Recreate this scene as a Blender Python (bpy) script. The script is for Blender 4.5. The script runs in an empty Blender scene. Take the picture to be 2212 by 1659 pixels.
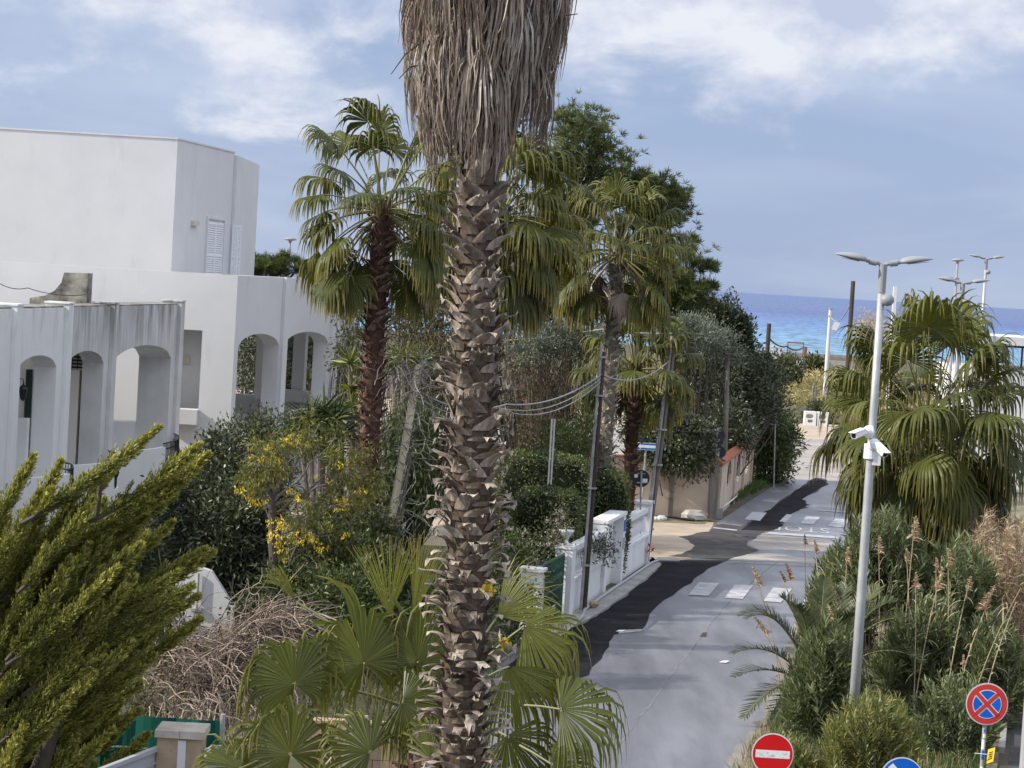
import bpy, math, random
import numpy as np
from mathutils import Vector, Matrix
rng = np.random.default_rng(7)
random.seed(7)
scene = bpy.context.scene
COL = scene.collection

# ------------------------------------------------------------------ camera
VW, FV, CAMH = 2212.0, 77 / 36 * 2212.0, 8.5
PIT, ROL = math.radians(2.745), math.radians(3.348)
R0 = np.array([1.0, 0, 0]); U0 = np.array([0, math.sin(PIT), math.cos(PIT)]); FW = np.array([0, math.cos(PIT), -math.sin(PIT)])
CR = math.cos(ROL) * R0 + math.sin(ROL) * U0
CU = -math.sin(ROL) * R0 + math.cos(ROL) * U0
cam_d = bpy.data.cameras.new('camera'); cam = bpy.data.objects.new('camera', cam_d); COL.objects.link(cam)
cam_d.lens = 77; cam_d.sensor_width = 36; cam_d.sensor_fit = 'HORIZONTAL'
cam_d.clip_start = 0.5; cam_d.clip_end = 60000
cam.matrix_world = Matrix(((CR[0], CU[0], -FW[0], 0), (CR[1], CU[1], -FW[1], 0), (CR[2], CU[2], -FW[2], CAMH), (0, 0, 0, 1)))
scene.camera = cam

# ------------------------------------------------------------------ light, sky, exposure
SUN = np.array([-0.83, -0.19, 0.55]); SUN /= np.linalg.norm(SUN)
sl = bpy.data.lights.new('sun', 'SUN'); sl.energy = 4.9; sl.angle = math.radians(0.7); sl.color = (1.0, 0.93, 0.82)
so = bpy.data.objects.new('sun', sl); COL.objects.link(so); so.rotation_euler = Vector(SUN).to_track_quat('Z', 'Y').to_euler(); so.location = (-30, -20, 40)
scene.view_settings.view_transform = 'Standard'; scene.view_settings.look = 'None'
scene.view_settings.exposure = 0.12; scene.view_settings.gamma = 1.0
world = bpy.data.worlds.new('World'); scene.world = world; world.use_nodes = True
def build_world():
    nt = world.node_tree; N = nt.nodes; L = nt.links; N.clear()
    out = N.new('ShaderNodeOutputWorld'); bg = N.new('ShaderNodeBackground'); bg.inputs['Strength'].default_value = 0.092
    sky = N.new('ShaderNodeTexSky'); sky.sky_type = 'NISHITA'; sky.sun_disc = False
    sky.sun_elevation = math.asin(SUN[2]); sky.sun_rotation = math.atan2(SUN[0], SUN[1])
    sky.air_density = 1.0; sky.dust_density = 0.6; sky.ozone_density = 2.0
    tc = N.new('ShaderNodeTexCoord'); sp = N.new('ShaderNodeSeparateXYZ'); L.new(tc.outputs['Generated'], sp.inputs[0])
    # thin high veil over everything, thicker bank of lit cloud above 4 degrees
    mp = N.new('ShaderNodeMapping'); mp.inputs['Scale'].default_value = (9.0, 9.0, 15.0); mp.inputs['Location'].default_value = (1.7, 0.0, 0.6)
    L.new(tc.outputs['Generated'], mp.inputs[0])
    n1 = N.new('ShaderNodeTexNoise'); n1.inputs['Scale'].default_value = 1.0; n1.inputs['Detail'].default_value = 9; n1.inputs['Roughness'].default_value = 0.58; n1.inputs['Distortion'].default_value = 0.35
    L.new(mp.outputs[0], n1.inputs['Vector'])
    el = N.new('ShaderNodeMapRange'); el.inputs[1].default_value = 0.035; el.inputs[2].default_value = 0.125; el.inputs[3].default_value = -0.20; el.inputs[4].default_value = 0.15
    L.new(sp.outputs['Z'], el.inputs[0])
    add = N.new('ShaderNodeMath'); add.operation = 'ADD'; L.new(n1.outputs['Fac'], add.inputs[0]); L.new(el.outputs[0], add.inputs[1])
    cm = N.new('ShaderNodeMapRange'); cm.interpolation_type = 'SMOOTHSTEP'; cm.inputs[1].default_value = 0.46; cm.inputs[2].default_value = 0.66
    L.new(add.outputs[0], cm.inputs[0])
    mp2 = N.new('ShaderNodeMapping'); mp2.inputs['Scale'].default_value = (4.5, 4.5, 17.0); mp2.inputs['Location'].default_value = (4.0, 2.0, 0.0)
    L.new(tc.outputs['Generated'], mp2.inputs[0])
    n2 = N.new('ShaderNodeTexNoise'); n2.inputs['Scale'].default_value = 1.0; n2.inputs['Detail'].default_value = 8; n2.inputs['Roughness'].default_value = 0.55; n2.inputs['Distortion'].default_value = 0.3
    L.new(mp2.outputs[0], n2.inputs['Vector'])
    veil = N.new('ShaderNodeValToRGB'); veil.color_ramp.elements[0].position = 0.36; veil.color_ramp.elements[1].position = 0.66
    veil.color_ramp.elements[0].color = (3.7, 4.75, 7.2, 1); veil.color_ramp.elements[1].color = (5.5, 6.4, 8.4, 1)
    L.new(n2.outputs['Fac'], veil.inputs[0])
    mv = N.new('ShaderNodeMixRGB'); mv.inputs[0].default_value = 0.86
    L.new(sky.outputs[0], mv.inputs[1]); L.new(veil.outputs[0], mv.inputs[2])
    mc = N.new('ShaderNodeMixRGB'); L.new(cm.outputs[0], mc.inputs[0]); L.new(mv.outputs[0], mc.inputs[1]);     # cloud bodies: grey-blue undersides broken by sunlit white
    n3 = N.new('ShaderNodeTexNoise'); n3.inputs['Scale'].default_value = 2.1; n3.inputs['Detail'].default_value = 8; n3.inputs['Roughness'].default_value = 0.6; L.new(mp.outputs[0], n3.inputs['Vector'])
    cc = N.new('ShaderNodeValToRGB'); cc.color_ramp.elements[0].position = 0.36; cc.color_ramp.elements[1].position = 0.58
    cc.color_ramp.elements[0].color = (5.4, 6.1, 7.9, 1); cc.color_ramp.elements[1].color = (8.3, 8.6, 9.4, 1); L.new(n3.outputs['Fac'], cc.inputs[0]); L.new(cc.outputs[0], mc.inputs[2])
    # unseen sky overhead is brightened with height to add fill light
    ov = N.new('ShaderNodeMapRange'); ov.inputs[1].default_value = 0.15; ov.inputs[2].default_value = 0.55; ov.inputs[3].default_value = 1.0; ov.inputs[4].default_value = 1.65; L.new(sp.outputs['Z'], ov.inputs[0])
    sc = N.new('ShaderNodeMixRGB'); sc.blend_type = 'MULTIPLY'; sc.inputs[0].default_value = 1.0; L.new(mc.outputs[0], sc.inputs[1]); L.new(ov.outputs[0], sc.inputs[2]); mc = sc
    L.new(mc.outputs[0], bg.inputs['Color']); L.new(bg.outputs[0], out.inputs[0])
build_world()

# ------------------------------------------------------------------ helpers
def ray(x, y):
    return CR * ((x - 1106.0) / FV) + CU * ((829.5 - y) / FV) + FW
def P(x, y, d):
    r = ray(x, y); return np.array([0, 0, CAMH]) + r * (d / r[1])
def G(x, y, z=0.0):
    r = ray(x, y); return np.array([0, 0, CAMH]) + r * ((z - CAMH) / r[2])

class MB:
    """collects geometry in world coordinates; build() links it as ONE mesh object"""
    def __init__(s): s.V = []; s.F = {}; s.N = []; s.R = []; s.T = []; s.n = 0
    def add(s, v, q=None, t=None, ng=None, r=0.5, tip=0.0, m=0):
        v = np.asarray(v, float).reshape(-1, 3); k = len(v)
        s.V.append(v); s.R.append(np.broadcast_to(np.asarray(r, float), (k,))); s.T.append(np.broadcast_to(np.asarray(tip, float), (k,)))
        for f in (q, t):
            if f is not None and len(f):
                f = np.asarray(f, int)
                s.F.setdefault((f.shape[1], m), []).append(f + s.n)
        for f in (ng or []): s.F.setdefault((len(f), m), []).append(np.asarray([f], int) + s.n)
        s.n += k; return s
    def build(s, name, mats, parent=None, smooth=False, loc=None):
        if not isinstance(mats, (list, tuple)): mats = [mats]
        V = np.concatenate(s.V); me = bpy.data.meshes.new(name)
        org = np.zeros(3)
        if parent is not None: org = world_loc(parent)
        if loc is not None: org = np.asarray(loc, float)
        V = V - org
        loops = []; starts = []; tot = []; mi = []; off = 0
        for (k, m), fs in s.F.items():
            f = np.concatenate(fs); loops.append(f.ravel()); c = len(f)
            starts.append(off + np.arange(c) * k); tot.append(np.full(c, k)); mi.append(np.full(c, m)); off += c * k
        loops = np.concatenate(loops); starts = np.concatenate(starts); tot = np.concatenate(tot); mi = np.concatenate(mi)
        me.vertices.add(len(V)); me.vertices.foreach_set('co', V.ravel().astype(np.float32))
        me.loops.add(len(loops)); me.loops.foreach_set('vertex_index', loops.astype(np.int32))
        me.polygons.add(len(starts)); me.polygons.foreach_set('loop_start', starts.astype(np.int32)); me.polygons.foreach_set('loop_total', tot.astype(np.int32))
        me.polygons.foreach_set('material_index', mi.astype(np.int32))
        me.polygons.foreach_set('use_smooth', np.full(len(starts), bool(smooth)))
        for nm, arr in (('rnd', s.R), ('tip', s.T)):
            a = me.attributes.new(nm, 'FLOAT', 'POINT'); a.data.foreach_set('value', np.concatenate(arr).astype(np.float32))
        for m in mats: me.materials.append(m)
        me.update(); me.validate()
        o = bpy.data.objects.new(name, me); COL.objects.link(o)
        if parent is not None: o.parent = parent
        elif loc is not None: o.location = tuple(org)
        return o
def world_loc(o):
    l = np.zeros(3)
    while o is not None: l = l + np.array(o.location); o = o.parent
    return l
def tag(o, label=None, cat=None, group=None, kind=None):
    if label: o['label'] = label
    if cat: o['category'] = cat
    if group: o['group'] = group
    if kind: o['kind'] = kind
    return o
def thing(name, label, cat, loc, group=None):
    o = bpy.data.objects.new(name, None); COL.objects.link(o); o.location = tuple(float(c) for c in loc); o.empty_display_size = 0.2
    return tag(o, label, cat, group)
def nrm(a):
    a = np.asarray(a, float); return a / np.maximum(np.linalg.norm(a, axis=-1, keepdims=True), 1e-9)
def obox(mb, o, a, b, c, m=0, r=0.5):
    """box from corner o with edge vectors a, b, c"""
    o, a, b, c = (np.asarray(k, float) for k in (o, a, b, c))
    v = [o, o + a, o + a + b, o + b, o + c, o + a + c, o + a + b + c, o + b + c]
    mb.add(v, q=[(0, 3, 2, 1), (4, 5, 6, 7), (0, 1, 5, 4), (1, 2, 6, 5), (2, 3, 7, 6), (3, 0, 4, 7)], m=m, r=r)
def box(mb, lo, hi, m=0, r=0.5):
    lo = np.asarray(lo, float); d = np.asarray(hi, float) - lo
    obox(mb, lo, (d[0], 0, 0), (0, d[1], 0), (0, 0, d[2]), m, r)
def tubes(mb, paths, radii, sides=5, r=0.5, tip=0.0, m=0, cap=True):
    paths = np.asarray(paths, float)
    if paths.ndim == 2: paths = paths[None]
    n, k, _ = paths.shape; radii = np.broadcast_to(np.asarray(radii, float), (n, k))
    t = np.gradient(paths, axis=1); t = nrm(t)
    ref = np.where(np.abs(t[..., 2:3]) > 0.9, np.array([1.0, 0, 0]), np.array([0, 0, 1.0]))
    u = nrm(np.cross(t, ref)); w = np.cross(t, u)
    a = np.arange(sides) * 2 * math.pi / sides
    v = paths[:, :, None, :] + radii[:, :, None, None] * (np.cos(a)[None, None, :, None] * u[:, :, None, :] + np.sin(a)[None, None, :, None] * w[:, :, None, :])
    idx = np.arange(n * k * sides).reshape(n, k, sides)
    q = np.stack([idx[:, :-1, :], np.roll(idx, -1, 2)[:, :-1, :], np.roll(idx, -1, 2)[:, 1:, :], idx[:, 1:, :]], -1).reshape(-1, 4)
    rr = np.broadcast_to(np.asarray(r, float).reshape(-1, 1, 1) if np.ndim(r) == 1 else np.asarray(r, float), (n, k, sides)).ravel()
    tt = np.broadcast_to(np.asarray(tip, float), (n, k, sides)).ravel() if np.ndim(tip) != 2 else np.broadcast_to(np.asarray(tip)[:, :, None], (n, k, sides)).ravel()
    ng = []
    if cap and n <= 60:
        for i in range(n): ng += [list(idx[i, 0, ::-1]), list(idx[i, -1])]
    mb.add(v.reshape(-1, 3), q=q, ng=ng, r=rr, tip=tt, m=m)
def cyl(mb, p0, p1, r0, r1=None, n=16, m=0, r=0.5):
    tubes(mb, [[p0, p1]], [[r0, r0 if r1 is None else r1]], n, m=m, r=r)
def lathe(mb, c, prof, n=20, m=0, axis=(0, 0, 1), r=0.5):
    """surface of revolution: prof is a list of (radius, height along axis)"""
    ax = nrm(axis); ref = np.array([1.0, 0, 0]) if abs(ax[0]) < 0.9 else np.array([0, 1.0, 0])
    u = nrm(np.cross(ax, ref)); w = np.cross(ax, u); c = np.asarray(c, float); k = len(prof)
    a = np.arange(n) * 2 * math.pi / n
    v = np.array([[c + ax * z + rr * (math.cos(t) * u + math.sin(t) * w) for t in a] for rr, z in prof])
    idx = np.arange(k * n).reshape(k, n)
    q = np.stack([idx[:-1], np.roll(idx, -1, 1)[:-1], np.roll(idx, -1, 1)[1:], idx[1:]], -1).reshape(-1, 4)
    mb.add(v.reshape(-1, 3), q=q, ng=[list(idx[0, ::-1]), list(idx[-1])], m=m, r=r)
def prism(mb, pts, vec, m=0, r=0.5):
    """polygon pts swept along vec"""
    p = np.asarray(pts, float); v = np.concatenate([p, p + np.asarray(vec, float)]); k = len(p)
    q = [(i, (i + 1) % k, k + (i + 1) % k, k + i) for i in range(k)]
    mb.add(v, q=q, ng=[list(range(k))[::-1], list(range(k, 2 * k))], m=m, r=r)
def sheet(name, pts, z, mat, kind='structure'):
    """flat ground sheet from a list of (x, y)"""
    mb = MB(); p = np.array([[a, b, z] for a, b in pts]); mb.add(p, ng=[list(range(len(p)))])
    o = mb.build(name, mat)
    me = o.data
    if me.polygons[0].normal.z < 0: me.flip_normals()
    return tag(o, kind=kind)
def ribbons(mb, paths, side, widths, r=0.5, tip=0.0, fold=None, m=0):
    """flat ribbons: paths (n,k,3), side (n,k,3) unit, widths (n,k); fold = normals*depth adds a centre rib"""
    n, k, _ = paths.shape; w = widths[..., None] * 0.5
    if fold is None:
        v = np.stack([paths - side * w, paths + side * w], 2); s = 2
    else:
        v = np.stack([paths - side * w, paths + fold, paths + side * w], 2); s = 3
    idx = np.arange(n * k * s).reshape(n, k, s)
    q = np.stack([idx[:, :-1, :-1], idx[:, :-1, 1:], idx[:, 1:, 1:], idx[:, 1:, :-1]], -1).reshape(-1, 4)
    rr = np.broadcast_to(np.asarray(r, float).reshape(-1, 1, 1) if np.ndim(r) == 1 else np.asarray(r, float), (n, k, s)).ravel()
    tt = np.asarray(tip, float)
    tt = np.broadcast_to(tt[:, :, None] if tt.ndim == 2 else (tt[None, :, None] if tt.ndim == 1 else tt), (n, k, s)).ravel()
    mb.add(v.reshape(-1, 3), q=q, r=rr, tip=tt, m=m)
def rand_dirs(n):
    return nrm(rng.normal(size=(n, 3)))
def leaves(mb, pos, d, nn, L, W, r=None, tip=0.0, fold=0.15, m=0):
    """one rhombic leaf-sized face per row"""
    n = len(pos); d = nrm(d); s = nrm(np.cross(d, nn)); up = np.cross(s, d)
    L = np.broadcast_to(L, (n,))[:, None]; W = np.broadcast_to(W, (n,))[:, None]
    r = rng.random(n) if r is None else np.broadcast_to(r, (n,))
    v = np.stack([pos, pos + d * L * 0.45 + s * W * 0.5 + up * W * fold, pos + d * L, pos + d * L * 0.45 - s * W * 0.5 + up * W * fold], 1)
    t = np.broadcast_to(np.asarray(tip, float), (n,))
    mb.add(v.reshape(-1, 3), q=np.arange(n * 4).reshape(n, 4), r=np.repeat(r, 4), tip=np.repeat(t, 4), m=m)

# ------------------------------------------------------------------ materials
def newmat(name):
    m = bpy.data.materials.new(name); m.use_nodes = True; nt = m.node_tree; b = nt.nodes['Principled BSDF']
    return m, nt, nt.nodes, nt.links, b
def plain(name, c, rough=0.6, metal=0.0, spec=0.4):
    m, nt, N, L, b = newmat(name); b.inputs['Base Color'].default_value = (*c, 1); b.inputs['Roughness'].default_value = rough
    b.inputs['Metallic'].default_value = metal; b.inputs['Specular IOR Level'].default_value = spec
    return m
def noisy(name, stops, scale=3.0, rough=0.8, bump=0.15, stretch=(1, 1, 1), detail=8, spec=0.3, extra=None, bscale=None, metal=0.0, nrough=0.6, zfade=None):
    """noise-driven colour ramp + bump on object coordinates; extra = (stops, scale, stretch, lo, hi) second layer mixed in"""
    m, nt, N, L, b = newmat(name)
    tc = N.new('ShaderNodeTexCoord'); mp = N.new('ShaderNodeMapping'); mp.inputs['Scale'].default_value = stretch; L.new(tc.outputs['Object'], mp.inputs[0])
    n = N.new('ShaderNodeTexNoise'); n.inputs['Scale'].default_value = scale; n.inputs['Detail'].default_value = detail; n.inputs['Roughness'].default_value = nrough
    L.new(mp.outputs[0], n.inputs['Vector'])
    cr = N.new('ShaderNodeValToRGB'); e = cr.color_ramp.elements
    while len(e) < len(stops): e.new(0.5)
    for k, (p, c) in enumerate(stops): e[k].position = p; e[k].color = (*c, 1)
    L.new(n.outputs['Fac'], cr.inputs[0]); col = cr.outputs[0]
    if extra:
        c2, s2, st2, lo, hi = extra
        mp2 = N.new('ShaderNodeMapping'); mp2.inputs['Scale'].default_value = st2; mp2.inputs['Location'].default_value = (3.1, 7.7, 1.3); L.new(tc.outputs['Object'], mp2.inputs[0])
        n2 = N.new('ShaderNodeTexNoise'); n2.inputs['Scale'].default_value = s2; n2.inputs['Detail'].default_value = 6; n2.inputs['Roughness'].default_value = 0.65; L.new(mp2.outputs[0], n2.inputs['Vector'])
        mr = N.new('ShaderNodeMapRange'); mr.inputs[1].default_value = lo; mr.inputs[2].default_value = hi; L.new(n2.outputs['Fac'], mr.inputs[0])
        fac = mr.outputs[0]
        if zfade:                                            # streaks run down from the wall head
            sz = N.new('ShaderNodeSeparateXYZ'); L.new(tc.outputs['Object'], sz.inputs[0]); zr = N.new('ShaderNodeMapRange')
            for k, vv in enumerate(zfade): zr.inputs[k + 1].default_value = vv
            L.new(sz.outputs['Z'], zr.inputs[0]); ml = N.new('ShaderNodeMath'); ml.operation = 'MULTIPLY'; L.new(fac, ml.inputs[0]); L.new(zr.outputs[0], ml.inputs[1]); fac = ml.outputs[0]
        mx = N.new('ShaderNodeMixRGB'); L.new(fac, mx.inputs[0]); L.new(col, mx.inputs[1]); mx.inputs[2].default_value = (*c2, 1); col = mx.outputs[0]
    L.new(col, b.inputs['Base Color'])
    b.inputs['Roughness'].default_value = rough; b.inputs['Specular IOR Level'].default_value = spec; b.inputs['Metallic'].default_value = metal
    if bump:
        nb = N.new('ShaderNodeTexNoise'); nb.inputs['Scale'].default_value = bscale or scale * 6; nb.inputs['Detail'].default_value = 6; L.new(tc.outputs['Object'], nb.inputs['Vector'])
        bp = N.new('ShaderNodeBump'); bp.inputs['Strength'].default_value = bump; bp.inputs['Distance'].default_value = 0.02; L.new(nb.outputs['Fac'], bp.inputs['Height']); L.new(bp.outputs[0], b.inputs['Normal'])
    m['out'] = 1
    return m
def leafmat(name, stops, tipcol=(0.25, 0.2, 0.06), rough=0.42, trans=0.3, spec=0.45, tint=(1.25, 1.3, 0.7)):
    """leaf: colour by the per-leaf value 'rnd', running to tipcol with 'tip'; part of the light passes through"""
    m, nt, N, L, b = newmat(name); out = N['Material Output']
    a = N.new('ShaderNodeAttribute'); a.attribute_name = 'rnd'; t = N.new('ShaderNodeAttribute'); t.attribute_name = 'tip'
    cr = N.new('ShaderNodeValToRGB'); e = cr.color_ramp.elements
    while len(e) < len(stops): e.new(0.5)
    for k, (p, c) in enumerate(stops): e[k].position = p; e[k].color = (*c, 1)
    L.new(a.outputs['Fac'], cr.inputs[0])
    mx = N.new('ShaderNodeMixRGB'); L.new(t.outputs['Fac'], mx.inputs[0]); L.new(cr.outputs[0], mx.inputs[1]); mx.inputs[2].default_value = (*tipcol, 1)
    L.new(mx.outputs[0], b.inputs['Base Color']); b.inputs['Roughness'].default_value = rough; b.inputs['Specular IOR Level'].default_value = spec
    tr = N.new('ShaderNodeBsdfTranslucent'); tm = N.new('ShaderNodeMixRGB'); tm.blend_type = 'MULTIPLY'; tm.inputs[0].default_value = 1; L.new(mx.outputs[0], tm.inputs[1]); tm.inputs[2].default_value = (*tint, 1)
    L.new(tm.outputs[0], tr.inputs['Color'])
    ms = N.new('ShaderNodeMixShader'); ms.inputs[0].default_value = trans; L.new(b.outputs[0], ms.inputs[1]); L.new(tr.outputs[0], ms.inputs[2]); L.new(ms.outputs[0], out.inputs['Surface'])
    return m
M = {}
M['plaster'] = noisy('white_plaster', [(0.3, (0.60, 0.60, 0.60)), (0.7, (0.66, 0.66, 0.655))], 0.6, 0.85, 0.2, extra=((0.48, 0.47, 0.44), 1.3, (1, 1, 0.3), 0.58, 0.95), bscale=14)
M['plaster_old'] = noisy('weathered_plaster', [(0.3, (0.76, 0.76, 0.75)), (0.7, (0.83, 0.83, 0.815))], 1.0, 0.9, 0.3, extra=((0.24, 0.23, 0.20), 2.2, (1, 1, 0.16), 0.52, 0.85), bscale=16, zfade=(5.2, 7.0, 0.06, 0.7))
M['plaster_stained'] = noisy('stained_plaster', [(0.3, (0.58, 0.58, 0.56)), (0.7, (0.72, 0.72, 0.70))], 1.0, 0.9, 0.3, extra=((0.12, 0.11, 0.09), 3.2, (1, 1, 0.10), 0.36, 0.70), bscale=16, zfade=(5.0, 7.05, 0.10, 1.0))
M['cream'] = noisy('cream_interior_paint', [(0.3, (0.76, 0.73, 0.66)), (0.7, (0.82, 0.79, 0.72))], 0.8, 0.85, 0.1)
M['moss_stone'] = noisy('lichen_blackened_render', [(0.3, (0.06, 0.055, 0.045)), (0.5, (0.20, 0.19, 0.16)), (0.7, (0.36, 0.34, 0.29))], 2.2, 0.95, 0.4)
M['tan'] = noisy('tan_render', [(0.3, (0.44, 0.35, 0.27)), (0.7, (0.60, 0.50, 0.39))], 0.9, 0.92, 0.3, extra=((0.17, 0.12, 0.085), 1.6, (1, 1, 0.3), 0.56, 0.85))
M['wall_white'] = noisy('painted_wall', [(0.3, (0.70, 0.70, 0.70)), (0.7, (0.80, 0.80, 0.80))], 1.5, 0.8, 0.25, extra=((0.36, 0.35, 0.27), 2.5, (1, 1, 0.35), 0.56, 0.85))
M['baluster'] = noisy('cast_balusters', [(0.3, (0.72, 0.72, 0.72)), (0.7, (0.80, 0.80, 0.80))], 4, 0.8, 0.1)
M['concrete'] = noisy('concrete', [(0.3, (0.24, 0.235, 0.22)), (0.7, (0.38, 0.37, 0.35))], 1.4, 0.9, 0.35, extra=((0.15, 0.145, 0.13), 3, (1, 1, 1), 0.55, 0.75))
M['asphalt'] = noisy('worn_asphalt', [(0.3, (0.135, 0.138, 0.158)), (0.55, (0.185, 0.187, 0.208)), (0.75, (0.25, 0.248, 0.26))], 0.55, 0.42, 0.3, stretch=(1, 0.3, 1), spec=0.5, extra=((0.080, 0.081, 0.092), 0.9, (1, 0.15, 1), 0.42, 0.72), bscale=40)
M['asphalt_pale'] = noisy('sandy_asphalt', [(0.3, (0.26, 0.24, 0.215)), (0.55, (0.35, 0.32, 0.285)), (0.75, (0.44, 0.40, 0.35))], 0.4, 0.9, 0.3, stretch=(0.5, 1.0, 1), extra=((0.19, 0.175, 0.165), 0.6, (0.3, 1.2, 1), 0.5, 0.7))
M['asphalt_new'] = noisy('fresh_asphalt', [(0.3, (0.012, 0.012, 0.014)), (0.7, (0.028, 0.027, 0.030))], 1.2, 0.95, 0.4, extra=((0.06, 0.056, 0.054), 1.1, (1, 0.4, 1), 0.60, 0.85), bscale=50, spec=0.06)
M['asphalt_mid'] = noisy('older_patch_asphalt', [(0.3, (0.055, 0.052, 0.052)), (0.7, (0.10, 0.095, 0.09))], 1.2, 0.95, 0.4, spec=0.08, extra=((0.17, 0.155, 0.14), 1.4, (1, 0.5, 1), 0.56, 0.8), bscale=50)
M['road_paint'] = noisy('worn_road_paint', [(0.35, (0.30, 0.30, 0.31)), (0.52, (0.40, 0.40, 0.41)), (0.7, (0.50, 0.50, 0.51))], 2.6, 0.75, 0.1)
M['road_paint_worn'] = noisy('almost_gone_road_paint', [(0.35, (0.28, 0.28, 0.28)), (0.55, (0.40, 0.40, 0.40)), (0.75, (0.52, 0.52, 0.52))], 3.0, 0.85, 0.1)
M['asphalt_seam'] = noisy('seam_asphalt', [(0.3, (0.10, 0.10, 0.11)), (0.55, (0.19, 0.19, 0.205)), (0.7, (0.22, 0.22, 0.23))], 2.0, 0.8, 0.2)
M['road_dirt'] = noisy('gritty_road_edge', [(0.3, (0.20, 0.18, 0.155)), (0.7, (0.30, 0.27, 0.23))], 1.6, 0.95, 0.4, extra=((0.13, 0.115, 0.095), 2.0, (1, 0.4, 1), 0.5, 0.75), bscale=40)
M['dust'] = noisy('pale_dust', [(0.3, (0.32, 0.26, 0.19)), (0.7, (0.48, 0.40, 0.30))], 0.9, 0.95, 0.3)
M['soil'] = noisy('garden_soil', [(0.3, (0.05, 0.042, 0.03)), (0.7, (0.13, 0.105, 0.07))], 1.0, 0.95, 0.5, extra=((0.05, 0.07, 0.025), 0.7, (1, 1, 1), 0.5, 0.65))
M['verge'] = noisy('dry_verge', [(0.3, (0.14, 0.115, 0.075)), (0.7, (0.28, 0.235, 0.16))], 1.2, 0.95, 0.5, extra=((0.09, 0.11, 0.04), 0.8, (1, 1, 1), 0.5, 0.62))
M['galv'] = noisy('galvanised_steel', [(0.3, (0.36, 0.37, 0.38)), (0.7, (0.47, 0.48, 0.49))], 5, 0.5, 0.03, metal=0.35)
M['galv_old'] = noisy('old_galvanised_steel', [(0.3, (0.24, 0.235, 0.23)), (0.7, (0.46, 0.455, 0.44))], 4, 0.65, 0.1, metal=0.2, extra=((0.12, 0.08, 0.05), 4, (1, 1, 0.3), 0.6, 0.75))
M['lamp_grey'] = plain('lamp_grey_paint', (0.27, 0.28, 0.29), 0.5)
M['lamp_glass'] = plain('lamp_diffuser', (0.30, 0.31, 0.33), 0.2, spec=0.6)
M['cam_white'] = plain('camera_white_plastic', (0.80, 0.80, 0.80), 0.35)
M['black'] = plain('black_plastic', (0.012, 0.012, 0.014), 0.35)
M['dark_wood'] = noisy('tarred_wood', [(0.3, (0.035, 0.028, 0.024)), (0.7, (0.085, 0.07, 0.06))], 5, 0.85, 0.3, stretch=(1, 1, 0.1))
M['grey_wood'] = noisy('weathered_wood', [(0.3, (0.13, 0.115, 0.095)), (0.7, (0.27, 0.25, 0.22))], 5, 0.85, 0.3, stretch=(1, 1, 0.1))
M['cream_pole'] = noisy('cream_fibreglass', [(0.3, (0.58, 0.51, 0.34)), (0.7, (0.70, 0.63, 0.45))], 2, 0.7, 0.1, extra=((0.25, 0.2, 0.13), 3, (1, 1, 0.15), 0.55, 0.8))
M['green_iron'] = plain('green_painted_iron', (0.02, 0.075, 0.05), 0.45)
M['black_iron'] = plain('black_painted_iron', (0.015, 0.017, 0.018), 0.45)
M['white_iron'] = plain('white_painted_iron', (0.75, 0.75, 0.76), 0.5)
M['shutter_white'] = plain('white_shutter_paint', (0.80, 0.80, 0.82), 0.5)
M['shutter_green'] = plain('dark_green_shutter_paint', (0.018, 0.035, 0.028), 0.5)
M['red'] = noisy('red_sign_film', [(0.3, (0.56, 0.008, 0.010)), (0.7, (0.62, 0.012, 0.012))], 3, 0.35, 0)
M['red_faded'] = noisy('faded_red_sign_film', [(0.3, (0.52, 0.035, 0.028)), (0.7, (0.60, 0.06, 0.05))], 5, 0.45, 0)
M['blue'] = noisy('blue_sign_film', [(0.3, (0.004, 0.10, 0.50)), (0.7, (0.008, 0.13, 0.58))], 3, 0.35, 0)
M['sign_white'] = noisy('white_sign_film', [(0.35, (0.66, 0.66, 0.66)), (0.6, (0.80, 0.80, 0.80))], 9, 0.4, 0)
M['sign_back'] = noisy('sign_back_metal', [(0.3, (0.020, 0.024, 0.034)), (0.7, (0.035, 0.04, 0.05))], 4, 0.5, 0)
M['scratch'] = plain('scratched_film', (0.30, 0.29, 0.28), 0.8)
M['yellow'] = plain('yellow_plastic', (0.75, 0.55, 0.04), 0.5)
M['paper'] = plain('white_paper', (0.78, 0.78, 0.76), 0.8)
M['terracotta'] = noisy('terracotta', [(0.3, (0.24, 0.075, 0.04)), (0.7, (0.40, 0.15, 0.08))], 4, 0.85, 0.3)
M['fabric_green'] = noisy('green_shade_cloth', [(0.3, (0.004, 0.085, 0.062)), (0.7, (0.008, 0.12, 0.09))], 1.2, 0.85, 0.2, bscale=60)
M['sandstone'] = noisy('sandstone_blocks', [(0.3, (0.30, 0.21, 0.13)), (0.7, (0.46, 0.35, 0.23))], 3, 0.9, 0.4)
M['slab'] = noisy('stone_cap', [(0.3, (0.36, 0.32, 0.25)), (0.7, (0.54, 0.50, 0.42))], 4, 0.9, 0.4)
M['gate_grey'] = noisy('grey_painted_sheet', [(0.3, (0.34, 0.36, 0.38)), (0.7, (0.42, 0.44, 0.46))], 1.5, 0.5, 0.03)
M['beige_box'] = plain('beige_fitting', (0.55, 0.50, 0.38), 0.5)
M['cable'] = plain('cable_sheath', (0.30, 0.31, 0.32), 0.6)
M['cable_dark'] = plain('dark_cable_sheath', (0.05, 0.05, 0.055), 0.6)
M['pipe'] = plain('grey_conduit', (0.34, 0.34, 0.35), 0.5)
M['car_white'] = plain('white_car_paint', (0.80, 0.80, 0.80), 0.25, spec=0.6)
M['glass_dark'] = plain('dark_glass', (0.02, 0.028, 0.032), 0.08, spec=0.6)
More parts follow.
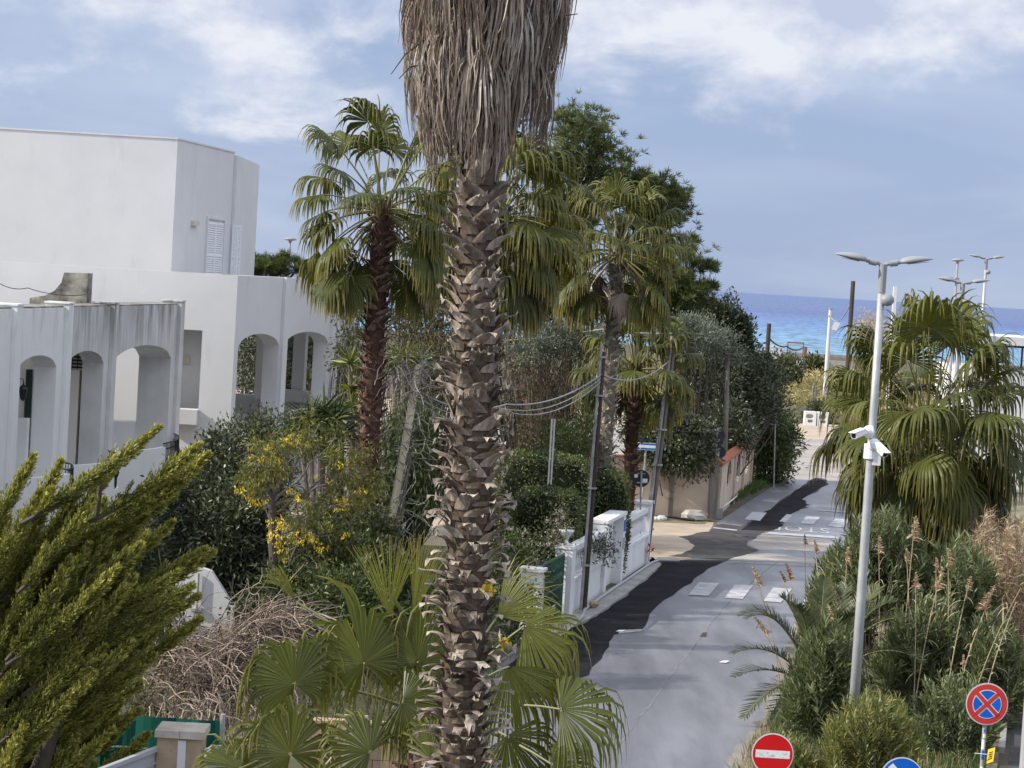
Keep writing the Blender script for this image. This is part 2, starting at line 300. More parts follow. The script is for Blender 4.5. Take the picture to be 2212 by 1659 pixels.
M['rubber'] = plain('rubber', (0.02, 0.02, 0.02), 0.8)
M['rust'] = noisy('rusty_iron', [(0.3, (0.16, 0.075, 0.05)), (0.7, (0.30, 0.16, 0.11))], 5, 0.85, 0.2)
M['rubble'] = noisy('rubble', [(0.3, (0.30, 0.28, 0.25)), (0.7, (0.5, 0.48, 0.44))], 5, 0.95, 0.4)

# ------------------------------------------------------------------ the setting
def build_setting():
    XS = np.array([-260, -60, -20, 0, 20, 60, 260.0]); YS = np.array([4, 40, 80, 120, 200, 318.0])
    mb = MB(); v = [(x, y, 0.0) for y in YS for x in XS]
    idx = np.arange(len(v)).reshape(len(YS), len(XS))
    q = np.stack([idx[:-1, :-1], idx[:-1, 1:], idx[1:, 1:], idx[1:, :-1]], -1).reshape(-1, 4); mb.add(v, q=q)
    # the shore drops to the water
    v = [(x, y, z) for y, z in ((318.0, 0.0), (326.0, -2.6)) for x in (-260.0, 260.0)]; mb.add(v, q=[(0, 1, 3, 2)])
    tag(mb.build('ground', M['soil']), kind='structure')
    # sea
    m, nt, N, L, b = newmat('sea_water')
    tc = N.new('ShaderNodeTexCoord'); sp = N.new('ShaderNodeSeparateXYZ'); L.new(tc.outputs['Object'], sp.inputs[0])
    mr = N.new('ShaderNodeMapRange'); mr.inputs[1].default_value = 320; mr.inputs[2].default_value = 2100; L.new(sp.outputs['Y'], mr.inputs[0])
    cr = N.new('ShaderNodeValToRGB'); e = cr.color_ramp.elements
    e.new(0.5); e.new(0.5); e.new(0.5)
    for k, (p, c) in enumerate([(0.0, (0.145, 0.27, 0.335)), (0.10, (0.120, 0.235, 0.345)), (0.26, (0.090, 0.175, 0.34)), (0.55, (0.065, 0.105, 0.245)), (1.0, (0.075, 0.120, 0.25))]): e[k].position = p; e[k].color = (*c, 1)
    L.new(mr.outputs[0], cr.inputs[0])
    mp = N.new('ShaderNodeMapping'); mp.inputs['Scale'].default_value = (0.05, 0.014, 1); L.new(tc.outputs['Object'], mp.inputs[0])
    n = N.new('ShaderNodeTexNoise'); n.inputs['Scale'].default_value = 6.0; n.inputs['Detail'].default_value = 7; n.inputs['Roughness'].default_value = 0.62; L.new(mp.outputs[0], n.inputs['Vector'])
    rr = N.new('ShaderNodeMapRange'); rr.inputs[1].default_value = 0.3; rr.inputs[2].default_value = 0.72; rr.inputs[3].default_value = 0.40; rr.inputs[4].default_value = 1.75; L.new(n.outputs['Fac'], rr.inputs[0])
    mm = N.new('ShaderNodeMixRGB'); mm.blend_type = 'MULTIPLY'; mm.inputs[0].default_value = 1; L.new(cr.outputs[0], mm.inputs[1]); L.new(rr.outputs[0], mm.inputs[2])
    L.new(mm.outputs[0], b.inputs['Base Color']); b.inputs['Roughness'].default_value = 0.45; b.inputs['Specular IOR Level'].default_value = 0.12
    bp = N.new('ShaderNodeBump'); bp.inputs['Strength'].default_value = 0.6; bp.inputs['Distance'].default_value = 1.5; L.new(n.outputs['Fac'], bp.inputs['Height']); L.new(bp.outputs[0], b.inputs['Normal'])
    mb = MB(); ys = [319, 500, 900, 1800, 5000, 15000, 45000]
    v = [(x * max(1, y / 1500), y, -2.2) for y in ys for x in (-1500.0, -500, 500, 1500)]; idx = np.arange(len(v)).reshape(len(ys), 4)
    mb.add(v, q=np.stack([idx[:-1, :-1], idx[:-1, 1:], idx[1:, 1:], idx[1:, :-1]], -1).reshape(-1, 4))
    tag(mb.build('sea', m), kind='structure')
    # roads: main road, side street on the left, cross road at the far end, lane right of the median
    L_ = [(-9.5, 8), (-3.6, 32), (0.45, 49.5), (2.45, 57.0), (4.75, 66.6), (6.0, 69.0)]
    L2 = [(7.6, 79.3), (8.4, 82.6), (12.3, 99.0), (12.6, 101.5)]
    R_ = [(19.0, 101.5), (14.3, 83), (8.6, 58), (5.35, 43), (-2.0, 12), (-2.9, 8)]
    sheet('road', L_ + L2 + R_, 0.004, M['asphalt'])
    sheet('side_street', [(-60, 62), (-30, 66.5), (3.9, 68.9), (5.2, 67.7), (6.0, 69.0), (7.6, 79.3), (7.7, 80.2), (-30, 79.2), (-60, 79)], 0.003, M['dust'])
    sheet('cross_road', [(-80, 101.2), (9, 101.2), (22, 101.2), (120, 101.2), (120, 131), (-80, 131)], 0.008, M['asphalt_pale'])
    sheet('soil_strip', [(1.0, 78.4), (7.3, 79.4), (7.7, 81.3), (1.0, 80.4)], 0.0062, M['verge'])
    sheet('dirt_shoulder', [(-80, 130.8), (120, 130.8), (120, 146.5), (-80, 146.5)], 0.004, M['dust'])
    sheet('right_lane', [(1.6, 8), (9.9, 41.5), (20.0, 83), (24.4, 101.4), (60, 101.4), (60, 8)], 0.005, M['asphalt_mid'])
    sheet('median', [(-2.9 + 1.0, 12), (5.45, 43), (8.7, 58), (14.4, 83), (18.6, 100), (24.0, 100), (19.7, 83), (9.7, 41.5), (2.5, 12)], 0.03, M['verge'])
    # kerb along the right lane and side of the median
    mb = MB()
    for a, b_ in (((5.4, 43), (8.66, 58)), ((8.66, 58), (14.35, 83)), ((9.75, 41.5), (19.75, 83))):
        a = np.array([*a, 0.0]); b_ = np.array([*b_, 0.0]); d = b_ - a; s = nrm(np.cross(d, (0, 0, 1))) * 0.12
        obox(mb, a - s * 0.5, d, s, (0, 0, 0.12))
    tag(mb.build('median_kerb', M['concrete']), kind='structure')
    # pavement at the balustrade
    kl = [(0.1, 48.3), (1.62, 54.8), (4.52, 66.7), (4.9, 68.3)]; kr = [G(1428, 1222)[:2] + (0.35, 0.1), G(1430, 1214)[:2] + (0.5, 0.6), G(1428, 1222)[:2], G(1395, 1252)[:2], G(1352, 1286)[:2], G(1303, 1322)[:2], G(1262, 1346)[:2], G(1216, 1366)[:2], G(1154, 1388)[:2]]
    pts = kl + [tuple(G(1408, 1206)[:2])] + [tuple(k) for k in kr[2:]]
    mb = MB(); p = np.array([[a, b_, 0.0] for a, b_ in pts])
    prism(mb, p[::-1], (0, 0, 0.055)); tag(mb.build('pavement', M['concrete']), kind='structure')
    # fresh asphalt trench patch, measured edge points
    def wig(pl, k=5, amp=0.05):
        o = []
        for a, b_ in zip(pl[:-1], pl[1:]):
            for t in np.arange(k) / k: o.append((a[0] + (b_[0] - a[0]) * t + random.uniform(-amp, amp), a[1] + (b_[1] - a[1]) * t + random.uniform(-amp, amp)))
        return o + [tuple(pl[-1])]
    g = lambda *xy: [tuple(G(x, y)[:2]) for x, y in xy]
    left = g((1095, 1440), (1154, 1389), (1216, 1367), (1262, 1347), (1303, 1323), (1352, 1287), (1395, 1253), (1428, 1223), (1431, 1210))
    right = g((1575, 1211), (1527, 1231), (1481, 1267), (1407, 1319), (1387, 1361), (1331, 1371), (1303, 1416), (1269, 1458), (1196, 1506), (1120, 1512))
    sheet('asphalt_patch', wig(left) + wig(right), 0.012, M['asphalt_new'])
    left = g((1440, 1202), (1480, 1196), (1500, 1176), (1470, 1160), (1530, 1148), (1548, 1134), (1560, 1132))
    mid = g((1600, 1138), (1620, 1128), (1655, 1106), (1669, 1097), (1735, 1049), (1762, 1031), (1787, 1037), (1786, 1046), (1735, 1080), (1746, 1090), (1742, 1097), (1706, 1111), (1694, 1128), (1683, 1142), (1649, 1151), (1612, 1176), (1640, 1190), (1572, 1210))
    sheet('asphalt_patch', wig(left, 5, 0.08) + wig(mid, 4, 0.1), 0.0115, M['asphalt_mid'])
    strip = g((1655, 1106), (1669, 1097), (1735, 1049), (1762, 1033), (1787, 1040), (1786, 1046), (1735, 1080), (1746, 1090), (1742, 1097), (1706, 1111), (1694, 1128), (1683, 1142), (1660, 1147), (1600, 1146))
    sheet('asphalt_patch', wig(strip, 4, 0.1), 0.016, M['asphalt_new'])
    # pale repaired strips across the mouth of the side street
    sheet('pale_patch', wig(g((1572, 1211), (1590, 1199), (1660, 1195), (1720, 1203), (1790, 1210), (1790, 1222), (1700, 1214))), 0.010, M['asphalt_pale'])
    sheet('pale_patch', wig(g((1612, 1176), (1649, 1152), (1720, 1161), (1800, 1170), (1790, 1195), (1700, 1188), (1640, 1188))), 0.0085, M['asphalt_pale'])
    # markings
    def bar(name, pts): sheet(name, g(*pts), 0.020, M['road_paint'])
    c8 = lambda x, y: (1443.8 + x * 0.3472, 1082.8 + y * 0.3472)
    for q in (((412, 522), (528, 527), (462, 612), (350, 604)), ((652, 540), (770, 548), (700, 634), (590, 626)), ((880, 556), (1000, 562), (940, 655), (828, 648)),
              ((520, 68), (612, 74), (570, 124), (474, 116)), ((735, 84), (778, 86), (735, 134), (690, 128)), ((860, 97), (947, 101), (900, 148), (820, 140)), ((1040, 110), (1130, 116), (1090, 165), (990, 158)), ((1220, 124), (1300, 130), (1260, 180), (1170, 172))):
        bar('crosswalk_bar', [c8(*k) for k in q])
    sheet('crosswalk_bar', g(*[c8(*k) for k in ((190, 508), (322, 512), (250, 592), (120, 588))]), 0.0215, M['road_paint_worn'])
    bar('stop_line', [c8(*k) for k in ((628, 194), (1050, 222), (1060, 236), (600, 205))])
    bar('lane_line', [c8(*k) for k in ((286, 164), (430, 180), (424, 187), (270, 170))])
    bar('lane_line', [c8(*k) for k in ((935, 52), (1110, 66), (1105, 74), (930, 60))])
    sheet('edge_line', [(-60, 110.0), (100, 110.0), (100, 110.55), (-60, 110.55)], 0.024, M['road_paint'])
    sheet('edge_line', [(-60, 124.6), (100, 124.6), (100, 125.1), (-60, 125.1)], 0.024, M['road_paint'])
    # STOP painted for drivers coming the other way
    cu = bpy.data.curves.new('lettering', 'FONT'); cu.body = 'STOP'; cu.align_x = 'CENTER'; cu.align_y = 'CENTER'; cu.size = 1.0; cu.space_character = 1.12
    to = bpy.data.objects.new('lettering', cu); COL.objects.link(to); dg = bpy.context.evaluated_depsgraph_get(); dg.update()
    me = bpy.data.meshes.new_from_object(to.evaluated_get(dg)); bpy.data.objects.remove(to)
    o = bpy.data.objects.new('stop_lettering', me); COL.objects.link(o); me.materials.append(M['road_paint_worn'])
    c = G(1729, 1143); o.location = (c[0], c[1], 0.0145); o.rotation_euler = (0, 0, math.radians(180 - 8)); o.scale = (0.84, 2.5, 1); tag(o, kind='structure')
    # seams, patches and dust on the old asphalt
    def strip(name, pl, w, z, mat, amp=0.02, kk=10):
        pts = []
        for a, b_ in zip(pl[:-1], pl[1:]):
            a, b_ = np.array(a), np.array(b_)
            for t in np.arange(kk) / kk: pts.append(a + (b_ - a) * t)
        pts.append(np.array(pl[-1])); pts = np.array(pts); d = np.gradient(pts, axis=0); d /= np.linalg.norm(d, axis=1)[:, None]; nn = np.stack([d[:, 1], -d[:, 0]], 1); wob = np.array([random.uniform(-amp, amp) for _ in pts])[:, None]; ww = np.array([w * random.uniform(0.5, 1.3) for _ in pts])[:, None]
        L1 = pts + nn * (wob - ww / 2); L2_ = pts + nn * (wob + ww / 2); v = np.concatenate([np.c_[L1, np.full(len(L1), z)], np.c_[L2_, np.full(len(L2_), z)]]); k = len(pts); mb = MB(); mb.add(v, q=[(i, i + 1, k + i + 1, k + i) for i in range(k - 1)]); tag(mb.build(name, mat), kind='structure')
    strip('road_seam', g((1690, 1205), (1579, 1295), (1519, 1370), (1444, 1468), (1330, 1620)), 0.035, 0.0075, M['asphalt_seam'], 0.03)
    strip('road_seam', g((1560, 1216), (1640, 1219), (1760, 1225)), 0.08, 0.0118, M['asphalt_seam'], 0.05)
    sheet('manhole_patch', wig(g((1511, 1376), (1520, 1366), (1530, 1367), (1524, 1377)), 3, 0.03), 0.0085, M['asphalt_mid'])
    sheet('pale_patch', wig(g((1331, 1372), (1345, 1362), (1388, 1360), (1386, 1366), (1350, 1368)), 4, 0.03), 0.018, M['concrete'])
    sheet('road_dust', wig([tuple(G(1655, 1540)[:2]), tuple(G(1600, 1600)[:2]), tuple(G(1560, 1700)[:2])], 6, 0.15) + [tuple(G(1700, 1700)[:2] + np.array([1.2, 0])), tuple(G(1690, 1540)[:2] + np.array([0.8, 0]))], 0.0088, M['road_dirt'])
    sheet('road_dust', wig([tuple(G(1740, 1300)[:2]), tuple(G(1690, 1400)[:2]), tuple(G(1650, 1545)[:2])], 6, 0.12) + [tuple(G(1700, 1545)[:2] + np.array([0.6, 0])), tuple(G(1780, 1300)[:2] + np.array([0.6, 0]))], 0.0092, M['road_dirt'])
    # kerb nose where the side wall ends
    mb = MB(); pts = [tuple(G(x, y)[:2]) for x, y in ((1572, 1094), (1659, 1052), (1695, 1049), (1704, 1036), (1680, 1028), (1600, 1048), (1560, 1080))]
    prism(mb, np.array([[a, b_, 0.0] for a, b_ in pts]), (0, 0, 0.10)); tag(mb.build('verge', M['soil']), kind='structure')
build_setting()

# ------------------------------------------------------------------ buildings
class Plane:
    """vertical plane through two ground points: s along, n into the building, z up"""
    def __init__(s, A, B):
        s.A = np.array([A[0], A[1], 0.0]); d = np.array([B[0] - A[0], B[1] - A[1], 0.0]); s.L = np.linalg.norm(d); s.d = d / s.L; s.n = np.array([-s.d[1], s.d[0], 0.0])
    def at(s, a, dep, z): return s.A + s.d * a + s.n * dep + np.array([0, 0, z])
    def hit(s, x, y):
        r = ray(x, y); k = (s.n @ s.A) / (s.n @ r); p = np.array([0, 0, CAMH]) + r * k
        return (p - s.A) @ s.d, p[2]
    def box(s, mb, a0, a1, d0, d1, z0, z1, m=0, r=0.5):
        obox(mb, s.at(a0, d0, z0), s.d * (a1 - a0), s.n * (d1 - d0), (0, 0, z1 - z0), m, r)
def pierced(mb, pl, a0, a1, z0, z1, d0, d1, holes, K=14, m=0):
    """wall a0..a1, z0..z1 between depths d0 and d1; each hole is (ha, hb, lo(a), hi(a))"""
    xs = [a0, a1]
    for h in holes: xs += [h[0] + (h[1] - h[0]) * k / K for k in range(K + 1)]
    xs = sorted(set(round(x, 5) for x in xs))
    for u, w in zip(xs[:-1], xs[1:]):
        mid = (u + w) / 2; hh = [h for h in holes if h[0] < mid < h[1]]
        if not hh:
            spans = [((z0, z0), (z1, z1))]
        else:
            h = hh[0]; lo = (max(z0, h[2](u)), max(z0, h[2](w))); hi = (h[3](u), h[3](w)); spans = []
            if min(lo) > z0 + 1e-4: spans.append(((z0, z0), lo))
            spans.append((hi, (z1, z1)))
            for (p, q), flip in ((lo, 0), (hi, 1)):          # sill and soffit
                if p > z0 + 1e-4 or flip:
                    f = [pl.at(u, d0, p), pl.at(w, d0, q), pl.at(w, d1, q), pl.at(u, d1, p)]
                    mb.add(f, q=[(0, 1, 2, 3) if not flip else (3, 2, 1, 0)], m=m)
        for (b0, b1), (t0, t1) in spans:
            f = [pl.at(u, d0, b0), pl.at(w, d0, b1), pl.at(w, d0, t1), pl.at(u, d0, t0)]; g = [pl.at(u, d1, b0), pl.at(w, d1, b1), pl.at(w, d1, t1), pl.at(u, d1, t0)]
            mb.add(f, q=[(0, 1, 2, 3)], m=m); mb.add(g, q=[(3, 2, 1, 0)], m=m)
            if abs(t0 - z1) < 1e-6: mb.add([f[3], f[2], g[2], g[3]], q=[(0, 1, 2, 3)], m=m)
    for h in holes:                                           # jambs
        for a in (h[0], h[1]):
            b, t = max(z0, h[2](a)), h[3](a)
            if t - b > 1e-3: mb.add([pl.at(a, d0, b), pl.at(a, d1, b), pl.at(a, d1, t), pl.at(a, d0, t)], q=[(0, 1, 2, 3)], m=m)
    for a in (a0, a1): mb.add([pl.at(a, d0, z0), pl.at(a, d1, z0), pl.at(a, d1, z1), pl.at(a, d0, z1)], q=[(0, 1, 2, 3)], m=m)
def arch(a, b, sill, spring, top):
    c, hw = (a + b) / 2, (b - a) / 2
    return (a, b, lambda x: sill, lambda x: spring + (top - spring) * math.sqrt(max(0.0, 1 - ((x - c) / hw) ** 2)) ** 1.15)
def rect(a, b, lo, hi): return (a, b, lambda x: lo, lambda x: hi)
def louvre_door(name, parent, pl, a0, a1, z0, z1, dep, mat, out=0.05):
    """pair of louvred leaves hung on the plane pl; one child per leaf"""
    w = (a1 - a0) / 2
    for k in range(2):
        mb = MB(); l, r_ = a0 + k * w + 0.01, a0 + (k + 1) * w - 0.01; st = 0.06
        pl.box(mb, l, l + st, dep - out, dep, z0, z1); pl.box(mb, r_ - st, r_, dep - out, dep, z0, z1)
        for zz, hh in ((z0, 0.28), (z1 - 0.09, 0.09), ((z0 + z1) / 2, 0.08)): pl.box(mb, l + st, r_ - st, dep - out, dep, zz, zz + hh)
        z = z0 + 0.31
        while z < z1 - 0.13:
            o = pl.at(l + st, dep - out * 0.9, z); obox(mb, o, pl.d * (r_ - l - 2 * st), np.array([0, 0, 0.012]), pl.n * out * 0.75 + np.array([0, 0, 0.055])); z += 0.085
        mb.build(name, mat, parent)
F1 = Plane(P(17, 651.6, 54.4), P(378, 646.4, 70.9))
# the facade looks at the road (+X): inward normal must point to -X
if F1.n[0] > 0: F1.n = -F1.n
def railing(pl, name, parent, mat, a0, a1, dep, z0, z1, step=0.14):
    mb = MB(); pl.box(mb, a0, a1, dep - 0.02, dep + 0.02, z1 - 0.04, z1); pl.box(mb, a0, a1, dep - 0.015, dep + 0.015, z0 + 0.08, z0 + 0.11); pl.box(mb, a0, a1, dep - 0.015, dep + 0.015, z1 - 0.2, z1 - 0.18)
    n = max(2, int(abs(a1 - a0) / step))
    ps = []
    for k in range(n + 1):
        a = a0 + (a1 - a0) * k / n
        ps.append([pl.at(a, dep, z0 + 0.09), pl.at(a, dep, z0 + 0.25), pl.at(a, dep - 0.07, z0 + 0.42), pl.at(a, dep - 0.02, z0 + 0.6), pl.at(a, dep, z1 - 0.19), pl.at(a, dep, z1 - 0.02)])
    tubes(mb, ps, 0.011, 4)
    return mb.build(name, mat, parent)
def house_arcade():
    t = thing('arcaded_house', 'low white arcaded villa at the left, its parapet blackened and streaked', 'house', F1.at(5, 3, 0))
    pl = F1; FL = 1.9; T = 1.05; T1 = 0.62
    mb = MB(); holes = [arch(-4.3, -0.35, FL, 5.4, 5.79), arch(0.95, 4.25, FL, 5.42, 5.79), arch(5.15, 8.72, FL, 5.38, 5.79), arch(9.6, 16.45, FL, 5.3, 5.80)]
    pierced(mb, pl, -7, 4.83, 0, 7.02, 0, T1, holes[:2]); mb.build('front_wall', M['plaster_old'], t)
    mb = MB(); pierced(mb, pl, 4.831, 9.35, 0, 7.02, 0, T1, holes[2:3]); pierced(mb, pl, 9.351, 17.5, 0, 7.02, 0, T, holes[3:]); mb.build('front_wall', M['plaster_stained'], t)['label'] = 'front wall heavily streaked with black mould'
    for k, (a, b, hz) in enumerate(((0.42, 0.88, 7.10), (4.78, 5.22, 7.12), (9.22, 9.66, 7.10), (17.05, 17.53, 7.12))):
        mb = MB(); pl.box(mb, a, b, -0.11, -0.002, 0, hz); pl.box(mb, a - 0.03, b + 0.03, -0.13, 0.58, hz + 0.002, hz + 0.05); pl.box(mb, a, b, 0.002, 0.55, 7.022, hz)
        mb.build('pilaster', M['plaster_old'] if k < 2 else M['plaster_stained'], t)
    mb = MB(); pl.box(mb, -7, 17.4, 0.05, T - 0.05, 7.022, 7.06); mb.build('wall_coping', M['moss_stone'], t)
    # rooms behind: back wall of the loggia, ceiling, partitions, roof, rear parapet
    mb = MB(); pl.box(mb, -7, 16.3, 2.35, 9.5, 0, 5.9); pl.box(mb, -7, 17.4, T + 0.002, 9.4, 5.91, 6.5); pl.box(mb, -7, 17.3, T + 0.003, 2.34, 1.5, FL); mb.build('wall', M['plaster_old'], t)
    mb = MB()
    pl.box(mb, 4.3, 4.78, T1 + 0.002, 2.345, FL + 0.002, 5.9); mb.build('partition_wall', M['cream'], t)
    mb = MB(); pl.box(mb, 8.8, 9.2, T1 + 0.10, 2.345, FL + 0.002, 5.9); mb.build('partition_wall', M['cream'], t)
    mb = MB(); pl.box(mb, 3.95, 4.19, T1 + 0.02, 2.34, FL + 0.003, 4.02); mb.build('low_wall', M['plaster_old'], t)
    # end wall has a wide opening towards the neighbour, with a low sill
    mb = MB(); pl.box(mb, 16.5, 17.2, T + 0.002, 2.2, FL + 0.002, 3.15); mb.build('sill_wall', M['plaster_old'], t)
    mb = MB(); pl.box(mb, 11.9, 12.3, T + 0.1, 2.3, 3.0, 3.52); mb.build('planter_box', M['plaster_old'], t)
    mb = MB(); obox(mb, pl.at(-7, 9.5, 5.9), pl.d * 24.3, pl.n * 0.3, (0, 0, 1.75)); pl.box(mb, 11.5, 17.3, 6.2, 6.5, 6.51, 7.42); mb.build('rear_parapet', M['moss_stone'], t)
    # chimney stack with a swept flank
    mb = MB(); c = P(160, 650, 64)
    px = 64 / FV
    base = np.array([c[0], c[1], 6.5]); q = [(-1.3, 0.0), (-1.3, 0.62), (-0.85, 0.72), (-0.58, 0.88), (-0.40, 1.12), (-0.33, 1.42), (0.36, 1.44), (0.36, 0.0)]
    prism(mb, [base + np.array([a, 0, h]) for a, h in q], (0, 0.75, 0)); mb.build('chimney', M['moss_stone'], t)
    # door leaf, lamp, air conditioner, pipes
    mb = MB(); 
    for zz in np.arange(FL + 0.05, 5.3, 0.075): obox(mb, pl.at(4.22, T1 + 0.03, zz), -pl.d * 0.035, pl.n * 0.15, (0, 0, 0.06))
    obox(mb, pl.at(4.24, T1 + 0.02, FL), -pl.d * 0.02, pl.n * 0.18, (0, 0, 3.42)); mb.build('shutter', M['shutter_green'], t)
    lc = P(50, 848, 57.9); mb = MB()
    lathe(mb, lc + (0, 0, -0.22), [(0.02, 0), (0.05, 0.03), (0.075, 0.05), (0.12, 0.30), (0.125, 0.31), (0.09, 0.38), (0.03, 0.43), (0.015, 0.5)], 6)
    tubes(mb, [[lc + (0, 0, 0.27), lc + (-0.03, 0, 0.36), lc + (-0.12, 0.0, 0.36), lc + (-0.2, 0, 0.3), lc + (-0.24, 0.02, 0.18)]], 0.016, 5); lathe(mb, lc + (-0.245, 0, 0.02), [(0.03, 0), (0.035, 0.35)], 8)
    wl = mb.build('wall_lantern', M['black_iron'], t)
    mb = MB(); lathe(mb, lc + (0, 0, -0.16), [(0.076, 0), (0.112, 0.22)], 6); 
    mb.build('lantern_glass', M['lamp_glass'], wl)
    ac = P(170, 779, 63.2); mb = MB(); box(mb, ac + (-0.25, 0, -0.28), ac + (0.32, 0.3, 0.28))
    for k in range(5): box(mb, ac + (-0.2, -0.03, -0.22 + 0.1 * k), ac + (0.2, -0.004, -0.17 + 0.1 * k), 1)
    for k in range(3): box(mb, ac + (-0.2 + 0.17 * k, -0.045, -0.24), ac + (-0.17 + 0.17 * k, -0.031, 0.24), 1)
    mb.build('air_conditioner', [M['beige_box'], M['black']], t)
    mb = MB(); pp = [P(151, 800, 63.6), P(150, 893, 63.6), P(170, 896, 63.6), P(180, 903, 63.6)]; tubes(mb, [pp], 0.018, 5); mb.build('drain_pipe', M['galv_old'], t)
    # bowed balconies
    for a0, a1, rl in ((1.0, 5.0, 0.45), (5.2, 9.3, 0.45), (10.2, 17.0, 0.55)):
        mb = MB(); n = 10; fr = []
        for k in range(n + 1):
            u = k / n; a = a0 + (a1 - a0) * u; fr.append((a, -0.15 - 0.75 * math.sin(math.pi * min(1, u * 1.0)) ** 0.7))
        poly = [pl.at(a, d, FL - 0.45) for a, d in fr] + [pl.at(a1, -0.004, FL - 0.45), pl.at(a0, -0.004, FL - 0.45)]
        prism(mb, poly, (0, 0, 0.45))
        cut = int(n * (1 - rl))
        for (aa, da), (ab, db) in zip(fr[:cut], fr[1:cut + 1]):
            o = pl.at(aa, da + 0.003, FL + 0.002); obox(mb, o, pl.at(ab, db + 0.003, FL + 0.002) - o, pl.n * 0.12, (0, 0, 0.82))
        b = mb.build('balcony', M['plaster_old'], t)
        rm = MB()
        for (aa, da), (ab, db) in zip(fr[cut:-1], fr[cut + 1:]):
            s0, s1 = pl.at(aa, da + 0.06, 0), pl.at(ab, db + 0.06, 0)
            for zz in (FL + 0.1, FL + 0.72, FL + 0.9): obox(rm, s0 + (0, 0, zz), s1 - s0, pl.n * 0.03, (0, 0, 0.035))
            m_ = max(2, int(np.linalg.norm(s1 - s0) / 0.13))
            for k in range(m_):
                q = s0 + (s1 - s0) * k / m_; tubes(rm, [[q + (0, 0, FL), q + (0, 0, FL + 0.25), q + pl.n * -0.06 + (0, 0, FL + 0.42), q + (0, 0, FL + 0.65), q + (0, 0, FL + 0.9)]], 0.011, 4, cap=False)
        rm.build('railing', M['black_iron'], b)
house_arcade()
def wire(name, pts, label, r=0.012, mat=None, sag=0.0, n=24, cat='cable', group=None):
    pts = [np.asarray(p, float) for p in pts]; path = []
    for a, b in zip(pts[:-1], pts[1:]):
        for k in range(n): u = k / n; path.append(a + (b - a) * u - np.array([0, 0, sag * 4 * u * (1 - u)]))
    path.append(pts[-1]); mb = MB(); tubes(mb, [path], r, 5)
    return tag(mb.build(name, mat or M['cable'], loc=pts[0]), label, cat, group)

